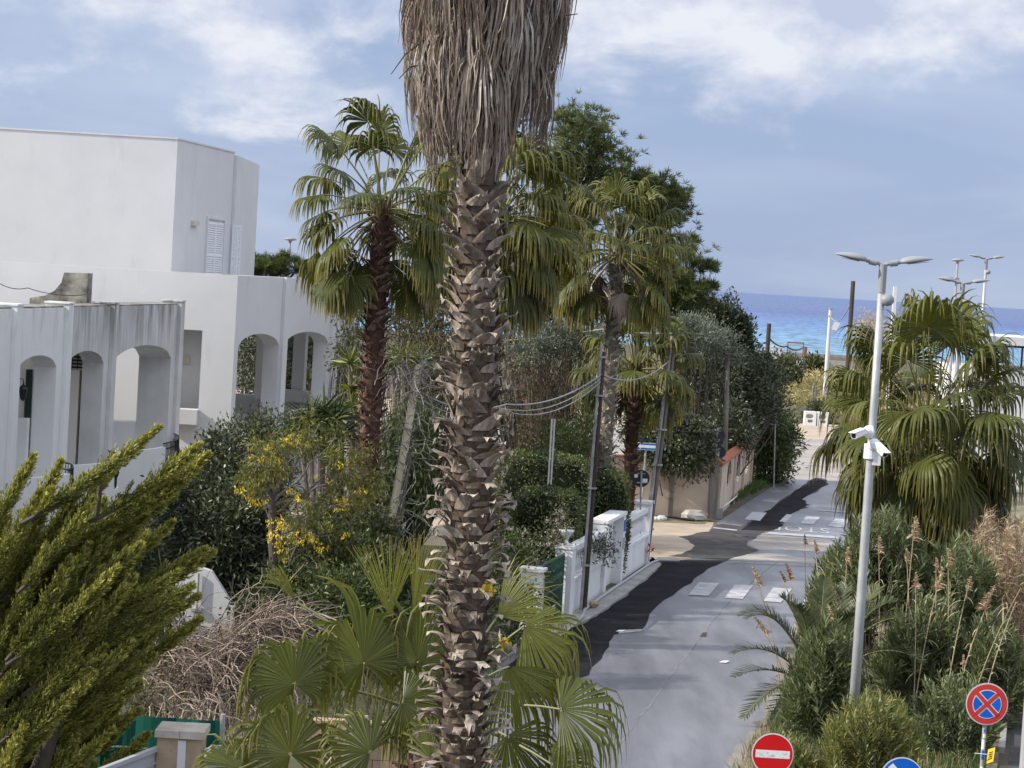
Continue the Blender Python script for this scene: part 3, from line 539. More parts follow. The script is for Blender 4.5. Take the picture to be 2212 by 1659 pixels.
F2 = Plane(P(514, 596, 75), P(753, 599.6, 86))
if F2.n[0] > 0: F2.n = -F2.n
def house_white():
    a = P(384, 300, 80); b = P(507, 330, 87.6)
    t = thing('white_house', 'large plain white house with a tall windowless block and an arched loggia below', 'house', (a[0] - 4, a[1], 0))
    S = Plane(a[:2], b[:2])
    if S.n[0] > 0: S.n = -S.n
    zt = 12.85
    # tall block: front is square to the view, side runs along the road
    mb = MB(); poly = [np.array([-34.0, 80.0, 7.0]), np.array([a[0], 80.0, 7.0]), np.array([b[0], b[1], 7.0]), np.array([-34, b[1], 7.0])]
    prism(mb, poly, (0, 0, zt - 7.0)); mb.build('upper_wall', M['plaster'], t)
    mb = MB(); poly = [p + np.array([0, 0, zt - 7.0 + 0.002]) for p in poly]; 
    poly[1] = poly[1] + (0.03, -0.03, 0); poly[0] = poly[0] + (0, -0.03, 0); poly[2] = poly[2] + (0.03, 0, 0); prism(mb, poly, (0, 0, 0.06)); mb.build('roof_edge', M['plaster'], t)
    c = P(533, 344.4, 90.5); mb = MB(); box(mb, (-30, 87.62, 7.0), (c[0], 95, c[2])); mb.build('rear_block', M['plaster'], t)
    # louvred terrace doors on the side wall
    zz = 7.35
    for k, (x0, x1, y0) in enumerate(((444.5, 482.5, 478), (496, 510, 486))):
        pl = S if k == 0 else Plane((b[0] + 0.02, 87.7), (c[0], 95))
        if k == 0:
            a0, a1 = S.hit(x0, 540)[0], S.hit(x1, 540)[0]; louvre_door('louvred_shutter', t, S, a0, min(a1, a0 + 2.2), zz, S.hit(x0, y0)[1], 0.0, M['shutter_white'])
            mb = MB(); S.box(mb, a0 - 0.12, a0 - 0.02, -0.07, 0, zz, S.hit(x0, y0)[1] + 0.1); S.box(mb, min(a1, a0 + 2.2) + 0.02, min(a1, a0 + 2.2) + 0.12, -0.07, 0, zz, S.hit(x0, y0)[1] + 0.1); S.box(mb, a0 - 0.12, min(a1, a0 + 2.2) + 0.12, -0.07, 0, S.hit(x0, y0)[1] + 0.101, S.hit(x0, y0)[1] + 0.2); mb.build('door_frame', M['plaster'], t)
    pl = Plane((b[0] - 0.1, 87.62), (b[0] + 2, 87.62)); pl.n = np.array([0, 1.0, 0])
    louvre_door('louvred_shutter', t, pl, 0.16, 0.56, zz, 10.0, 0.0, M['shutter_white'])
    for x, y in ((418, 481.5),):
        s, z = S.hit(x, y); mb = MB(); S.box(mb, s - 0.35, s + 0.35, -0.14, 0, z - 0.11, z + 0.08); mb.build('wall_light', M['beige_box'], t)
    # lower storey: front part square to the view
    zp = 8.07; x1 = F2.A[0]; x0 = -20.0; Y0 = 75.0
    pf = Plane((x0, Y0), (x1, Y0)); pf.n = np.array([0, 1.0, 0])
    ha, hb = P(388, 720, 75)[0] - x0, P(437, 720, 75)[0] - x0; zlo, zhi = P(420, 884, 75)[2], P(420, 713, 75)[2]
    mb = MB(); pierced(mb, pf, 0, x1 - x0, 0, zp, 0, 0.35, [rect(ha - 0.6, hb, zlo, zhi)]); mb.build('lower_wall', M['plaster'], t)
    mb = MB(); pf.box(mb, ha - 1.2, hb + 0.5, 1.3, 1.5, zlo - 0.3, zhi + 0.2); pf.box(mb, ha - 1.0, hb + 0.3, 0.351, 1.3, zhi, zhi + 0.15); pf.box(mb, hb, hb + 0.2, 0.351, 1.3, zlo, zhi); mb.build('recess_wall', M['plaster'], t)
    mb = MB(); pf.box(mb, ha - 0.6, P(429, 880, 75)[0] - x0, -0.35, -0.002, P(400, 915, 75)[2], P(400, 883, 75)[2]); mb.build('window_box', M['plaster'], t)
    q = P(402, 778, 76.2); mb = MB(); box(mb, q + (-0.1, 0, -0.12), q + (0.12, 0.1, 0.12)); mb.build('wall_light', M['beige_box'], t)
    # arched loggia along the road
    pl = F2; FL = 2.55; L = pl.L; T = 0.6
    mb = MB(); pierced(mb, pl, 0.001, L + 0.55, 0, zp, 0, T, [arch(0.35, 4.25, FL, 5.6, 6.05), arch(4.85, 9.45, FL, 5.65, 6.08)]); mb.build('loggia_wall', M['plaster'], t)
    for s0, s1 in ((4.32, 4.78), (9.6, 11.9)):
        mb = MB(); pl.box(mb, s0, s1, -0.12, -0.002, 0, zp + 0.01); mb.build('pilaster', M['plaster'], t)
    # far end wall of the loggia with openings, inner rear wall, floor, ceiling, terrace floor and parapets
    pe = Plane(pl.at(L + 0.3, T, 0)[:2], pl.at(L + 0.3, 6.5, 0)[:2]); pe.n = pl.d.copy()
    mb = MB(); pierced(mb, pe, 0.0, 6.0, 0, zp - 0.3, -0.3, 0, [rect(0.12, 1.05, 3.55, 6.1), rect(1.55, 2.6, 3.55, 6.1), rect(3.1, 4.4, 3.3, 6.1)]); mb.build('loggia_end_wall', M['plaster'], t)
    mb = MB(); pe.box(mb, 0.3, 3.0, -0.6, -0.31, 3.15, 3.62); mb.build('window_box', M['plaster'], t)
    mb = MB(); pl.box(mb, 0.36, 1.2, 4.6, 4.8, FL, 6.4); pl.box(mb, 1.201, L - 0.2, 4.6, 4.78, FL, 3.25); pl.box(mb, 3.4, 3.85, 4.58, 4.8, 3.251, 6.4); pl.box(mb, 7.6, 8.0, 4.58, 4.8, 3.251, 6.4); pl.box(mb, 0.36, L - 0.05, T + 0.001, 4.59, FL - 0.3, FL - 0.001); pl.box(mb, 0.36, L - 0.04, T + 0.002, 4.6, 6.42, 6.7); mb.build('loggia_wall', M['plaster'], t)
    mb = MB(); poly = [np.array([x0, Y0 + 0.36, 7.15]), np.array([x1 - 0.7, Y0 + 0.36, 7.15]), pl.at(L - 0.1, T + 0.02, 7.15), np.array([-20, 86, 7.15])]; prism(mb, poly, (0, 0, 0.15)); mb.build('terrace_floor', M['concrete'], t)
    mb = MB(); e = pl.at(L + 0.3, T, 7.8); obox(mb, np.array([-13.0, 87.0, 7.3]), np.array([e[0] + 13.0 - 0.02, e[1] - 87.0, 0]), (0, 0.25, 0), (0, 0, 0.72)); mb.build('terrace_parapet', M['plaster'], t)
    # balcony in front of the loggia
    mb = MB(); pl.box(mb, 0.0, 3.4, -0.9, -0.75, FL - 0.5, FL + 0.35); pl.box(mb, 0.0, L + 0.5, -0.9, -0.003, FL - 0.52, FL - 0.1)
    b = mb.build('balcony', M['plaster'], t); railing(pl, 'railing', b, M['white_iron'], 3.45, L + 0.4, -0.82, FL - 0.1, FL + 0.8)
house_white()
wire('house_cable', [P(-10, 607, 60), P(60, 622, 61), P(187, 636, 63.7)], 'thin dark cable running to the chimney of the weathered villa', 0.012, M['cable_dark'], 0.1)

# ------------------------------------------------------------------ garden walls, gates
def balustrade():
    q0, q1 = G(1222, 1336), G(1397, 1218); pl = Plane(q0[:2], q1[:2])
    if pl.n[0] > 0: pl.n = -pl.n
    t = thing('balustrade_wall', 'white garden wall topped with turned balusters along the pavement', 'wall', q0)
    L = pl.L
    hit = lambda x, y: pl.hit(x, y)
    sg0, sg1 = 5.0, 6.6                          # tall box pillars in the middle
    g0, g1 = hit(1300, 1200)[0], hit(1338, 1180)[0]
    sg0, sg1 = g0 + 0.15, g1 + 0.35
    for a, b in ((0.45, sg0), (sg1, L - 0.3)):
        mb = MB(); pl.box(mb, a, b, 0.02, 0.24, 0, 0.86); pl.box(mb, a, b, -0.02, 0.28, 0.862, 0.94); mb.build('wall', M['wall_white'], t)
        mb = MB(); pl.box(mb, a, b, 0.0, 0.26, 1.62, 1.76); mb.build('rail', M['wall_white'], t)
    proto = None; n = 0
    for a, b in ((0.6, sg0 - 0.1), (sg1 + 0.12, L - 0.35)):
        k = int((b - a) / 0.27)
        for i in range(k):
            c = pl.at(a + (i + 0.5) * (b - a) / k, 0.13, 0.942)
            if proto is None:
                mb = MB(); lathe(mb, c, [(0.075, 0), (0.075, 0.06), (0.035, 0.08), (0.04, 0.12), (0.078, 0.24), (0.07, 0.32), (0.034, 0.46), (0.03, 0.52), (0.055, 0.56), (0.065, 0.6), (0.075, 0.62), (0.075, 0.677)], 10)
                proto = mb.build('baluster', M['baluster'], t, smooth=True); proto_c = c
            else:
                o = proto.copy(); COL.objects.link(o); o.parent = t; o.location = tuple(c - proto_c)
    mb = MB(); pl.box(mb, -0.02, 0.44, -0.08, 0.36, 0, 1.76); pl.box(mb, -0.05, 0.47, -0.11, 0.39, 1.762, 1.83); mb.build('gate_pillar', M['wall_white'], t)
    mb = MB(); lathe(mb, pl.at(0.2, 0.15, 1.832), [(0.17, 0), (0.17, 0.04), (0.07, 0.07), (0.05, 0.14), (0.08, 0.2), (0.15, 0.27), (0.19, 0.36), (0.2, 0.39)], 16); mb.build('urn', M['wall_white'], t, smooth=True)
    mb = MB(); pl.box(mb, sg0, sg0 + 0.30, -0.08, 0.36, 0, 1.96); pl.box(mb, sg1 - 0.30, sg1, -0.08, 0.36, 0, 1.96); pl.box(mb, sg0 + 0.302, sg1 - 0.302, 0.2, 0.34, 0, 1.96); pl.box(mb, sg0 - 0.03, sg1 + 0.03, -0.11, 0.39, 1.962, 2.06); mb.build('pillar', M['wall_white'], t)
    mb = MB(); pl.box(mb, sg1 - 0.27, sg1 - 0.07, -0.10, -0.082, 1.5, 1.82); mb.build('house_number_plate', M['blue'], t)
    mb = MB(); pl.box(mb, sg1 - 0.3, sg1 - 0.08, -0.11, -0.082, 1.0, 1.32); mb.build('meter_box', M['galv'], t)
    mb = MB(); pl.box(mb, L - 0.3, L + 0.12, -0.06, 0.4, 0, 1.86); pl.box(mb, L - 0.36, L + 0.18, -0.1, 0.44, 1.862, 1.95); mb.build('end_pillar', M['wall_white'], t)
    # iron gate beyond the pillar
    g = thing('iron_gate', 'dark green iron gate of bent vertical bars beside the white pillar', 'gate', pl.at(-1.8, 0.1, 0)); mb = MB()
    pl.box(mb, -3.3, -0.06, 0.1, 0.14, 1.62, 1.67); pl.box(mb, -3.3, -0.06, 0.1, 0.14, 0.12, 0.17); pl.box(mb, -3.3, -0.06, 0.1, 0.14, 0.85, 0.90); pl.box(mb, -3.3, -3.25, 0.1, 0.14, 0.171, 1.619); pl.box(mb, -0.11, -0.06, 0.1, 0.14, 0.171, 1.619); mb.build('frame', M['green_iron'], g)
    ps = []
    for k in range(1, 26):
        a = -3.27 + k * 0.123
        for z0, z1 in ((0.17, 0.85), (0.9, 1.62)): ps.append([pl.at(a, 0.12, z0), pl.at(a, 0.12, z0 + 0.2), pl.at(a + 0.035, 0.12, z0 + 0.32), pl.at(a, 0.12, z0 + 0.46), pl.at(a, 0.12, z1)])
    mb = MB(); tubes(mb, ps, 0.014, 5); mb.build('bars', M['green_iron'], g)
    mb = MB(); pl.box(mb, -3.75, -3.35, -0.1, 0.4, 0, 1.62); pl.box(mb, -3.8, -3.32, -0.15, 0.45, 1.622, 1.7)
    w = mb.build('gate_post', M['wall_white'], loc=pl.at(-3.5, 0.1, 0)); tag(w, 'white rendered post at the near end of the dark green iron gate', 'post')
    # conduit along the foot of the wall
    z = 0.095; pts = [pl.at(-4.0, -0.55, z), pl.at(-1.5, -0.5, z), pl.at(0, -0.42, z), pl.at(1.2, -0.25, z), pl.at(4.0, -0.2, z), pl.at(8, -0.2, z), pl.at(L - 0.4, -0.2, z), pl.at(L + 0.4, -0.3, z), pl.at(L + 0.7, -0.9, z)]
    wire('conduit', pts, 'grey plastic conduit lying along the foot of the balustrade wall', 0.04, M['pipe'], 0, 6, 'pipe')
    q = pl.at(1.9, -0.35, 0.055); mb = MB(); v = rng.normal(size=(14, 3)); bm_rock(mb, q + (0, 0, 0.09), 0.14); tag(mb.build('stone', M['sandstone'], loc=q), 'single brown stone lying on the pavement by the conduit', 'stone')
    # potted table top / planter behind the end pillar
    return pl
def bm_rock(mb, c, r, flat=0.7):
    n1, n2 = 6, 9; idx = np.arange(n1 * n2).reshape(n1, n2); v = []
    for i in range(n1):
        th = math.pi * (i + 0.02) / (n1 - 0.96)
        for j in range(n2):
            a = 2 * math.pi * j / n2; k = r * random.uniform(0.75, 1.15) if 0 < i < n1 - 1 else r * 0.9
            v.append((c[0] + k * math.sin(th) * math.cos(a), c[1] + k * math.sin(th) * math.sin(a), c[2] + k * flat * math.cos(th)))
    q = np.stack([idx[:-1], np.roll(idx, -1, 1)[:-1], np.roll(idx, -1, 1)[1:], idx[1:]], -1).reshape(-1, 4)
    mb.add(v, q=q, ng=[list(idx[0]), list(idx[-1, ::-1])])
BAL = balustrade()
def tan_walls():
    a, b = np.array([-3.0, 79.9]), np.array([7.86, 81.35]); pl = Plane(a, b)
    if pl.n[1] < 0: pl.n = -pl.n
    t = thing('tan_wall', 'stained tan rendered wall across the side street under overhanging dark trees', 'wall', (3, 80.8, 0))
    mb = MB(); pl.box(mb, 0, pl.L, 0, 0.25, 0, 2.15); mb.build('wall', M['tan'], t)
    s = pl.hit(1449, 1080)[0]; mb = MB(); pl.box(mb, s - 0.09, s + 0.09, -0.05, -0.002, 0, 2.1); pl.box(mb, pl.L - 0.3, pl.L + 0.02, -0.06, -0.002, 0, 2.1); mb.build('pilaster', M['grey_wood'], t)
    mb = MB(); pl.box(mb, -0.05, pl.L + 0.05, -0.04, 0.29, 2.152, 2.22); mb.build('coping', M['terracotta'], t)
    a, b = np.array([7.95, 81.8]), np.array([11.0, 97.6]); pl = Plane(a, b)
    if pl.n[0] > 0: pl.n = -pl.n
    t = thing('oval_window_wall', 'pinkish rendered wall with oval grille openings and red tile coping beside the road', 'wall', (9.4, 89.5, 0))
    ov = lambda c, hw, z, hh: (c - hw, c + hw, lambda x: z - hh * math.sqrt(max(0, 1 - ((x - c) / hw) ** 2)), lambda x: z + hh * math.sqrt(max(0, 1 - ((x - c) / hw) ** 2)))
    z5 = lambda x, y: (1360.4 + x * .1818, 932.5 + y * .1818)
    cs = [pl.hit(*z5(1187, 425)), pl.hit(*z5(1296, 362)), pl.hit(*z5(1396, 302))]
    hz = 0.58
    hs = [ov(c[0], 0.85, max(1.12, min(1.3, c[1])), hz) for c in cs]
    mb = MB(); pierced(mb, pl, 0, pl.L, 0, 2.0, 0, 0.22, hs, 16); mb.build('wall', M['tan'], t)
    for c in cs:
        mb = MB(); z = max(1.12, min(1.3, c[1]))
        for k in range(9):
            ps = [pl.at(c[0] - 0.86 + 0.215 * k + 0.06 * math.sin(j * 1.6), 0.12, z - hz + 2 * hz * j / 10) for j in range(11)]; tubes(mb, [ps], 0.035, 4)
        mb.build('grille', M['dark_wood'], t)
    for s in [0.12] + [(cs[k][0] + cs[k + 1][0]) / 2 for k in range(2)] + [cs[2][0] + 2.0, cs[2][0] + 4.2]:
        mb = MB(); pl.box(mb, s - 0.14, s + 0.14, -0.09, -0.002, 0, 2.05); mb.build('pilaster', M['tan'], t)
    mb = MB(); o = pl.at(-0.05, -0.14, 2.002); prism(mb, [o, o + (0, 0, 0.06), pl.at(-0.05, 0.1, 2.25), pl.at(-0.05, 0.36, 2.06), pl.at(-0.05, 0.36, 2.002)], pl.d * (pl.L + 0.1)); mb.build('tile_coping', M['terracotta'], t)
tan_walls()
def front_gate():
    # stone gate pillar, sheet-metal gate leaves and shade-cloth fence in the near garden
    c = P(388, 1600, 29.0); zt = 2.22
    t = thing('gate_pillar', 'sandstone gate pillar with a flat stone cap and a white stripe', 'pillar', (c[0], c[1], 0))
    mb = MB(); box(mb, (c[0] - 0.30, c[1], 0), (c[0] + 0.29, c[1] + 0.5, zt - 0.1)); mb.build('shaft', M['sandstone'], t)
    mb = MB(); box(mb, (c[0] - 0.02, c[1] - 0.012, 0), (c[0] + 0.09, c[1] - 0.001, zt - 0.13)); mb.build('stripe', M['plaster'], t)
    mb = MB(); box(mb, (c[0] - 0.33, c[1] - 0.05, zt - 0.098), (c[0] + 0.0, c[1] + 0.55, zt)); box(mb, (c[0] + 0.004, c[1] - 0.05, zt - 0.098), (c[0] + 0.33, c[1] + 0.55, zt + 0.004)); mb.build('cap', M['slab'], t)
    def leaf(label, a, b, zt):
        a = np.array(a); b = np.array(b); t = thing('gate_leaf', label, 'gate', ((a + b)[0] / 2, (a + b)[1] / 2, 0)); d = b - a; n = nrm(np.cross(d, (0, 0, 1)))
        mb = MB(); obox(mb, a + (0, 0, 0.08), d, n * 0.03, (0, 0, zt - 0.14)); mb.build('panel', M['gate_grey'], t)
        mb = MB(); obox(mb, a + (0, 0, zt - 0.058), d, n * 0.07, (0, 0, 0.058)); obox(mb, b + (0, 0, 0.081) - nrm(d) * 0.06 - n * 0.012, nrm(d) * 0.06, n * 0.055, (0, 0, zt - 0.142)); obox(mb, a + (0, 0, 0.081) - n * 0.012, nrm(d) * 0.06, n * 0.055, (0, 0, zt - 0.142)); obox(mb, a + (0, 0, zt - 0.23) + n * 0.032, d, n * 0.02, (0, 0, 0.03)); mb.build('frame', M['gate_grey'], t)
    z0 = 1.98; e = G(206, 1661, z0); f = np.array([c[0] - 0.32, c[1] + 0.1, 0]); k = G(487, 1619, z0)
    leaf('grey sheet metal gate leaf left of the sandstone pillar', (e[0] - 1.5 * (f[0] - e[0]), e[1] - 1.5 * (f[1] - e[1]), 0), f, z0)
    leaf('grey sheet metal gate leaf right of the sandstone pillar', (c[0] + 0.31, c[1] + 0.12, 0), (k[0] + 0.3, k[1] + 0.5, 0), z0)
    a, b = P(188, 1570, 31.6), P(482, 1572, 31.6)
    t = thing('shade_fence', 'dark green shade cloth fence on grey posts behind the sandstone pillar', 'fence', (a[0] + 1, a[1], 0))
    mb = MB(); n = 30; w = b[0] - a[0] + 1.5
    for z1, z2, off in ((0.1, 1.36, 0), (1.39, 1.84, -0.02)):
        v = [(a[0] - 1.5 + w * i / n, a[1] + off + 0.025 * math.sin(i * 1.1) + 0.01 * math.sin(i * 2.7), z) for z in (z1, z2) for i in range(n + 1)]
        mb.add(v, q=[(i, i + 1, n + 2 + i, n + 1 + i) for i in range(n)])
    mb.build('cloth', M['fabric_green'], t)
    for x, zt in ((P(204, 1620, 31.5)[0], 1.62), (P(480, 1565, 31.5)[0], 1.95), (a[0] - 1.45, 1.9)):
        mb = MB(); cyl(mb, (x, a[1] - 0.06, 0), (x, a[1] - 0.06, zt), 0.035, n=8); mb.build('post', M['galv'], t)
    # sandstone wall behind the young palm
    a = P(662, 1560, 31.8); t = thing('sandstone_wall', 'low wall of sandstone blocks behind the young fan palm', 'wall', (a[0] + 0.6, a[1], 0))
    mb = MB()
    for r_ in range(7):
        x = a[0] - (0.25 if r_ % 2 else 0)
        while x < a[0] + 1.5: box(mb, (x, a[1], r_ * 0.27), (x + 0.49, a[1] + 0.25, r_ * 0.27 + 0.262), r=random.random()); x += 0.5
    mb.build('wall', M['sandstone'], t); mb = MB(); box(mb, (a[0] + 0.55, a[1] - 0.05, 0), (a[0] + 0.9, a[1] - 0.003, 2.0)); mb.build('pier', M['slab'], t)
    # small white gable gateway in the shade of the trees
    c = P(444, 1290, 48.0); t = thing('garden_gateway', 'small white gabled garden wall half hidden under dark shrubs', 'wall', (c[0], c[1], 0)); mb = MB()
    w = 0.62; z1 = P(440, 1305, 48)[2]; z2 = P(440, 1238, 48)[2]; zb = 0.0
    prism(mb, [(c[0] - 0.72, c[1], zb), (c[0] + w, c[1], zb), (c[0] + w, c[1], z1), (c[0] + 0.1, c[1], z2 + 0.05), (c[0] - 0.25, c[1], z2 + 0.15), (c[0] - 0.72, c[1], z2 - 0.2)], (0, 0.2, 0)); mb.build('wall', M['plaster'], t)
    mb = MB(); cyl(mb, (c[0] - 0.18, c[1] - 0.05, z1 - 0.1), (c[0] - 0.18, c[1] - 0.05, z2), 0.03, n=8); box(mb, (c[0] - 0.3, c[1] - 0.09, z1 - 0.16), (c[0] - 0.06, c[1] - 0.002, z1 - 0.1)); mb.build('pipe_bracket', M['galv_old'], t)
    # white leaning buttress by the arches
    a = P(742, 930, 62); b = P(748, 1030, 62); mb = MB(); prism(mb, [a + (-0.05, 0, 0.3), a + (0.05, 0, 0.3), b + (0.16, 0, 0), (b[0] + 0.3, b[1], 0), (b[0] - 0.1, b[1], 0), b + (-0.02, 0, 0)], (0, 0.3, 0))
    tag(mb.build('garden_buttress', M['plaster'], loc=(b[0], b[1], 0)), 'slim white leaning buttress between the yuccas and the reddish palm trunk', 'wall')
front_gate()

# ------------------------------------------------------------------ poles, cables, lamps, signs
def pole(name, label, top, base, parts, cat='utility pole'):
    """parts: (part name, material, x offset, y offset, r base, r top, z top fraction)"""
    t = thing(name, label, cat, base)
    for nm, mat, ox, oy, r0, r1, f in parts:
        mb = MB(); o = np.array([ox, oy, 0]); tp = np.asarray(base) + (np.asarray(top) - np.asarray(base)) * f
        mid = [np.asarray(base) + (tp - base) * k / 6 for k in range(7)]
        tubes(mb, [[m_ + o for m_ in mid]], [np.linspace(r0, r1, 7)], 10); mb.build(nm, mat, t)
    return t
bA = G(1258, 1322); tA = P(1303, 742, 56.6)
tp = pole('utility_pole', 'leaning utility pole of grey steel tube beside dark timber at the near balustrade', tA, bA, [('steel_tube', M['galv_old'], -0.045, 0, 0.045, 0.035, 1.0), ('timber', M['dark_wood'], 0.05, 0.02, 0.06, 0.045, 0.97)])
for z in (1.2, 3.2, 5.6, 6.6): f = z / tA[2]; q = bA + (tA - bA) * f; mb = MB(); lathe(mb, q, [(0.12, 0), (0.12, 0.04)], 12); mb.build('band', M['galv_old'], tp)
bB = G(1390, 1213); tB = P(1455, 716, 67.6)
tp = pole('utility_pole', 'tall leaning utility pole of steel and timber at the street corner by the round sign', tB, bB, [('steel_tube', M['galv_old'], -0.03, -0.03, 0.07, 0.05, 0.98), ('timber', M['grey_wood'], 0.09, 0.03, 0.07, 0.055, 0.9)])
for z in (1.0, 3.0, 4.1, 5.9): f = z / tB[2]; q = bB + (tB - bB) * f; mb = MB(); lathe(mb, q + (0.03, 0, 0), [(0.17, 0), (0.17, 0.05)], 12); mb.build('band', M['galv_old'], tp)
bC = G(852, 1388); tC = P(905, 787, 50.3)
bC = np.array([tC[0] - 0.72, 50.0, 0.0])
pole('utility_pole', 'cream coloured pole wrapped in bare vines beside the thick palm trunk', tC, bC, [('shaft', M['cream_pole'], 0, 0, 0.13, 0.085, 1.0)])
bD = G(1563, 1096); tD = P(1573, 738, 86)
pole('utility_pole', 'old bare timber pole behind the pair of sign backs', tD, bD, [('timber', M['grey_wood'], 0, 0, 0.11, 0.08, 1.0)])
q = P(1190, 985, 59.5); t = thing('steel_post', 'short twin galvanised steel post rising behind the clipped hedge', 'post', (q[0], q[1], 0)); mb = MB(); zt = P(1190, 905, 59.5)[2]
for o in (-0.05, 0.025): box(mb, (q[0] + o, q[1], 0), (q[0] + o + 0.045, q[1] + 0.05, zt))
for k in range(4): box(mb, (q[0] - 0.004, q[1] + 0.01, zt - 0.2 - 0.3 * k), (q[0] + 0.024, q[1] + 0.03, zt - 0.17 - 0.3 * k))
mb.build('post', M['galv'], t)
onA = lambda y: P(1258 + (1303 - 1258) * (1322 - y) / 580.0, y, 56.5)
wire('overhead_cable', [P(753, 752, 86), P(956, 746, 78), P(1081, 736, 74), P(1300, 711, 69), P(1452, 720, 67.6)], 'pale twisted overhead cable crossing behind the thick palm trunk', 0.02, M['cable'], 0.05)
wire('overhead_cable', [onA(808), P(1446, 779, 67.5)], 'overhead cable sagging between the two leaning utility poles', 0.016, M['cable'], 0.35)
wire('overhead_cable', [onA(810), P(1095, 873, 53), P(906, 845, 50.3)], 'thickest of the cables sagging from the near leaning pole towards the cream pole', 0.018, M['cable'], 0.25)
wire('overhead_cable', [onA(818), P(1095, 884, 53), P(906, 858, 50.3)], 'middle of the thin cables sagging from the near leaning pole', 0.012, M['cable'], 0.3)
wire('overhead_cable', [onA(826), P(1095, 889, 53), P(906, 868, 50.3)], 'lowest of the thin cables sagging from the near leaning pole', 0.012, M['cable'], 0.36)
wire('guy_wire', [P(1427, 905, 67), P(1401, 1212, 66.7)], 'thin guy wire hanging beside the corner pole with a red ribbon on it', 0.012, M['cable_dark'])
q = P(1404, 1186, 66.7); mb = MB(); leaves(mb, q + rng.normal(scale=0.05, size=(12, 3)), rand_dirs(12), rand_dirs(12), 0.16, 0.06); tag(mb.build('red_ribbon', M['red'], loc=q), 'scrap of red ribbon tied to the thin guy wire', 'ribbon')

def lamp_post(label, top, base_z, hs, d, single=None, cam_dome=True, r0=0.10, yaw=0.0):
    """twin-headed street lamp: top = junction of the arms, hs = half span"""
    top = np.asarray(top, float); b = np.array([top[0], top[1], base_z]); t = thing('street_lamp', label, 'street lamp', b)
    k = hs / 0.85; ca, sa = math.cos(yaw), math.sin(yaw)
    mb = MB(); H = top[2] - base_z; tubes(mb, [[b, b + (0, 0, H * 0.35), b + (0, 0, H * 0.7), b + (0, 0, H - 0.35 * k)]], [[r0, r0 * 0.86, r0 * 0.72, r0 * 0.62]], 16); mb.build('post', M['galv'], t, smooth=True)
    mb = MB(); cyl(mb, top - (0, 0, 0.5 * k), top + (0, 0, 0.0), r0 * 0.72, n=14); mb.build('collar', M['lamp_grey'], t)
    for sx in (-1, 1):
        ax = np.array([sx * ca, sx * sa, 0.0]); mb = MB(); u = nrm(ax + np.array([0, 0, 0.16]))
        tubes(mb, [[top - (0, 0, 0.03 * k), top + ax * 0.08 * k + (0, 0, 0.01 * k), top + u * 0.2 * k, top + u * 0.3 * k]], 0.034 * k, 10); cyl(mb, top + u * 0.12 * k, top + u * 0.25 * k, 0.055 * k, n=12); arm = mb.build('arm', M['lamp_grey'], t)
        # lens-shaped head, flat below and domed above, pointed outer end
        mb = MB(); s = np.cross(u, (0, 0, 1)); s = nrm(s); w = np.cross(s, u); o = top + u * 0.28 * k; n1, n2 = 12, 12; v = []
        for i in range(n1 + 1):
            x = i / n1; wd = 0.15 * k * math.sin(math.pi * min(1, 0.06 + x ** 0.75 * 0.94)) ** 0.75 + 0.008 * k; hh = 0.085 * k * math.sin(math.pi * min(1, 0.1 + 0.9 * x ** 0.8)) ** 0.8 + 0.006
            for j in range(n2):
                a = 2 * math.pi * j / n2; zz = math.sin(a) * hh * (1.0 if math.sin(a) > 0 else 0.35); v.append(o + u * x * 0.6 * k + s * math.cos(a) * wd + w * zz)
        idx = np.arange((n1 + 1) * n2).reshape(n1 + 1, n2); q = np.stack([idx[:-1], np.roll(idx, -1, 1)[:-1], np.roll(idx, -1, 1)[1:], idx[1:]], -1).reshape(-1, 4)
        mb.add(v, q=q, ng=[list(idx[0]), list(idx[-1])]); hd = mb.build('lamp_head', M['lamp_grey'], t, smooth=True)
        mb = MB(); c = o + u * 0.33 * k - w * 0.032 * k; pr = [c + u * 0.19 * k * math.cos(a) + s * 0.1 * k * math.sin(a) for a in np.linspace(0, 2 * math.pi, 16, endpoint=False)]; prism(mb, pr, -w * 0.012 * k); mb.build('diffuser', M['lamp_glass'], hd)
    if cam_dome:
        mb = MB(); c = top + np.array([0.10 * k, -0.06, -0.62 * k]); lathe(mb, c, [(0.02, -0.12 * k), (0.09 * k, -0.08 * k), (0.11 * k, 0), (0.09 * k, 0.08 * k), (0.03, 0.12 * k)], 14, axis=(1, -0.3, 0)); mb.build('sensor_dome', M['lamp_grey'], t, smooth=True)
    return t
D0 = 39.0; ltop = P(1908, 571, D0); lb = P(1846, 1640, D0)
MAIN = lamp_post('tall grey twin-headed street lamp in the median carrying two white cameras', ltop, 0.0, 0.86, D0)
lamp_post('mid-distance twin-headed street lamp whose heads show just above the wide palm crown', P(2080, 612, 67), 0, 0.80, 67)
lamp_post('farthest and highest of the twin-headed street lamps, against the sea at the right edge', P(2131, 559, 97), 0, 0.80, 97)
def disc_lamp(label, x, y, d):
    q = P(x, y, d); t = thing('street_lamp', label, 'street lamp', (q[0], q[1], 0)); mb = MB(); cyl(mb, (q[0], q[1], 0), q - (0, 0, 0.1), 0.09, 0.06, 10); mb.build('post', M['galv'], t)
    mb = MB(); lathe(mb, q - (0, 0, 0.16), [(0.06, 0), (0.1, 0.1), (0.34, 0.16), (0.36, 0.19), (0.2, 0.26), (0.03, 0.28)], 18); mb.build('lamp_head', M['lamp_grey'], t, smooth=True)
    return t
disc_lamp('slim street lamp with a single flat disc head, seen over the white house terrace', 627, 518, 116)
dl = disc_lamp('slim street lamp with a disc head and small cameras, between the twin-headed lamps', 2069, 563, 118)
q = P(2062, 603, 118); mb = MB()
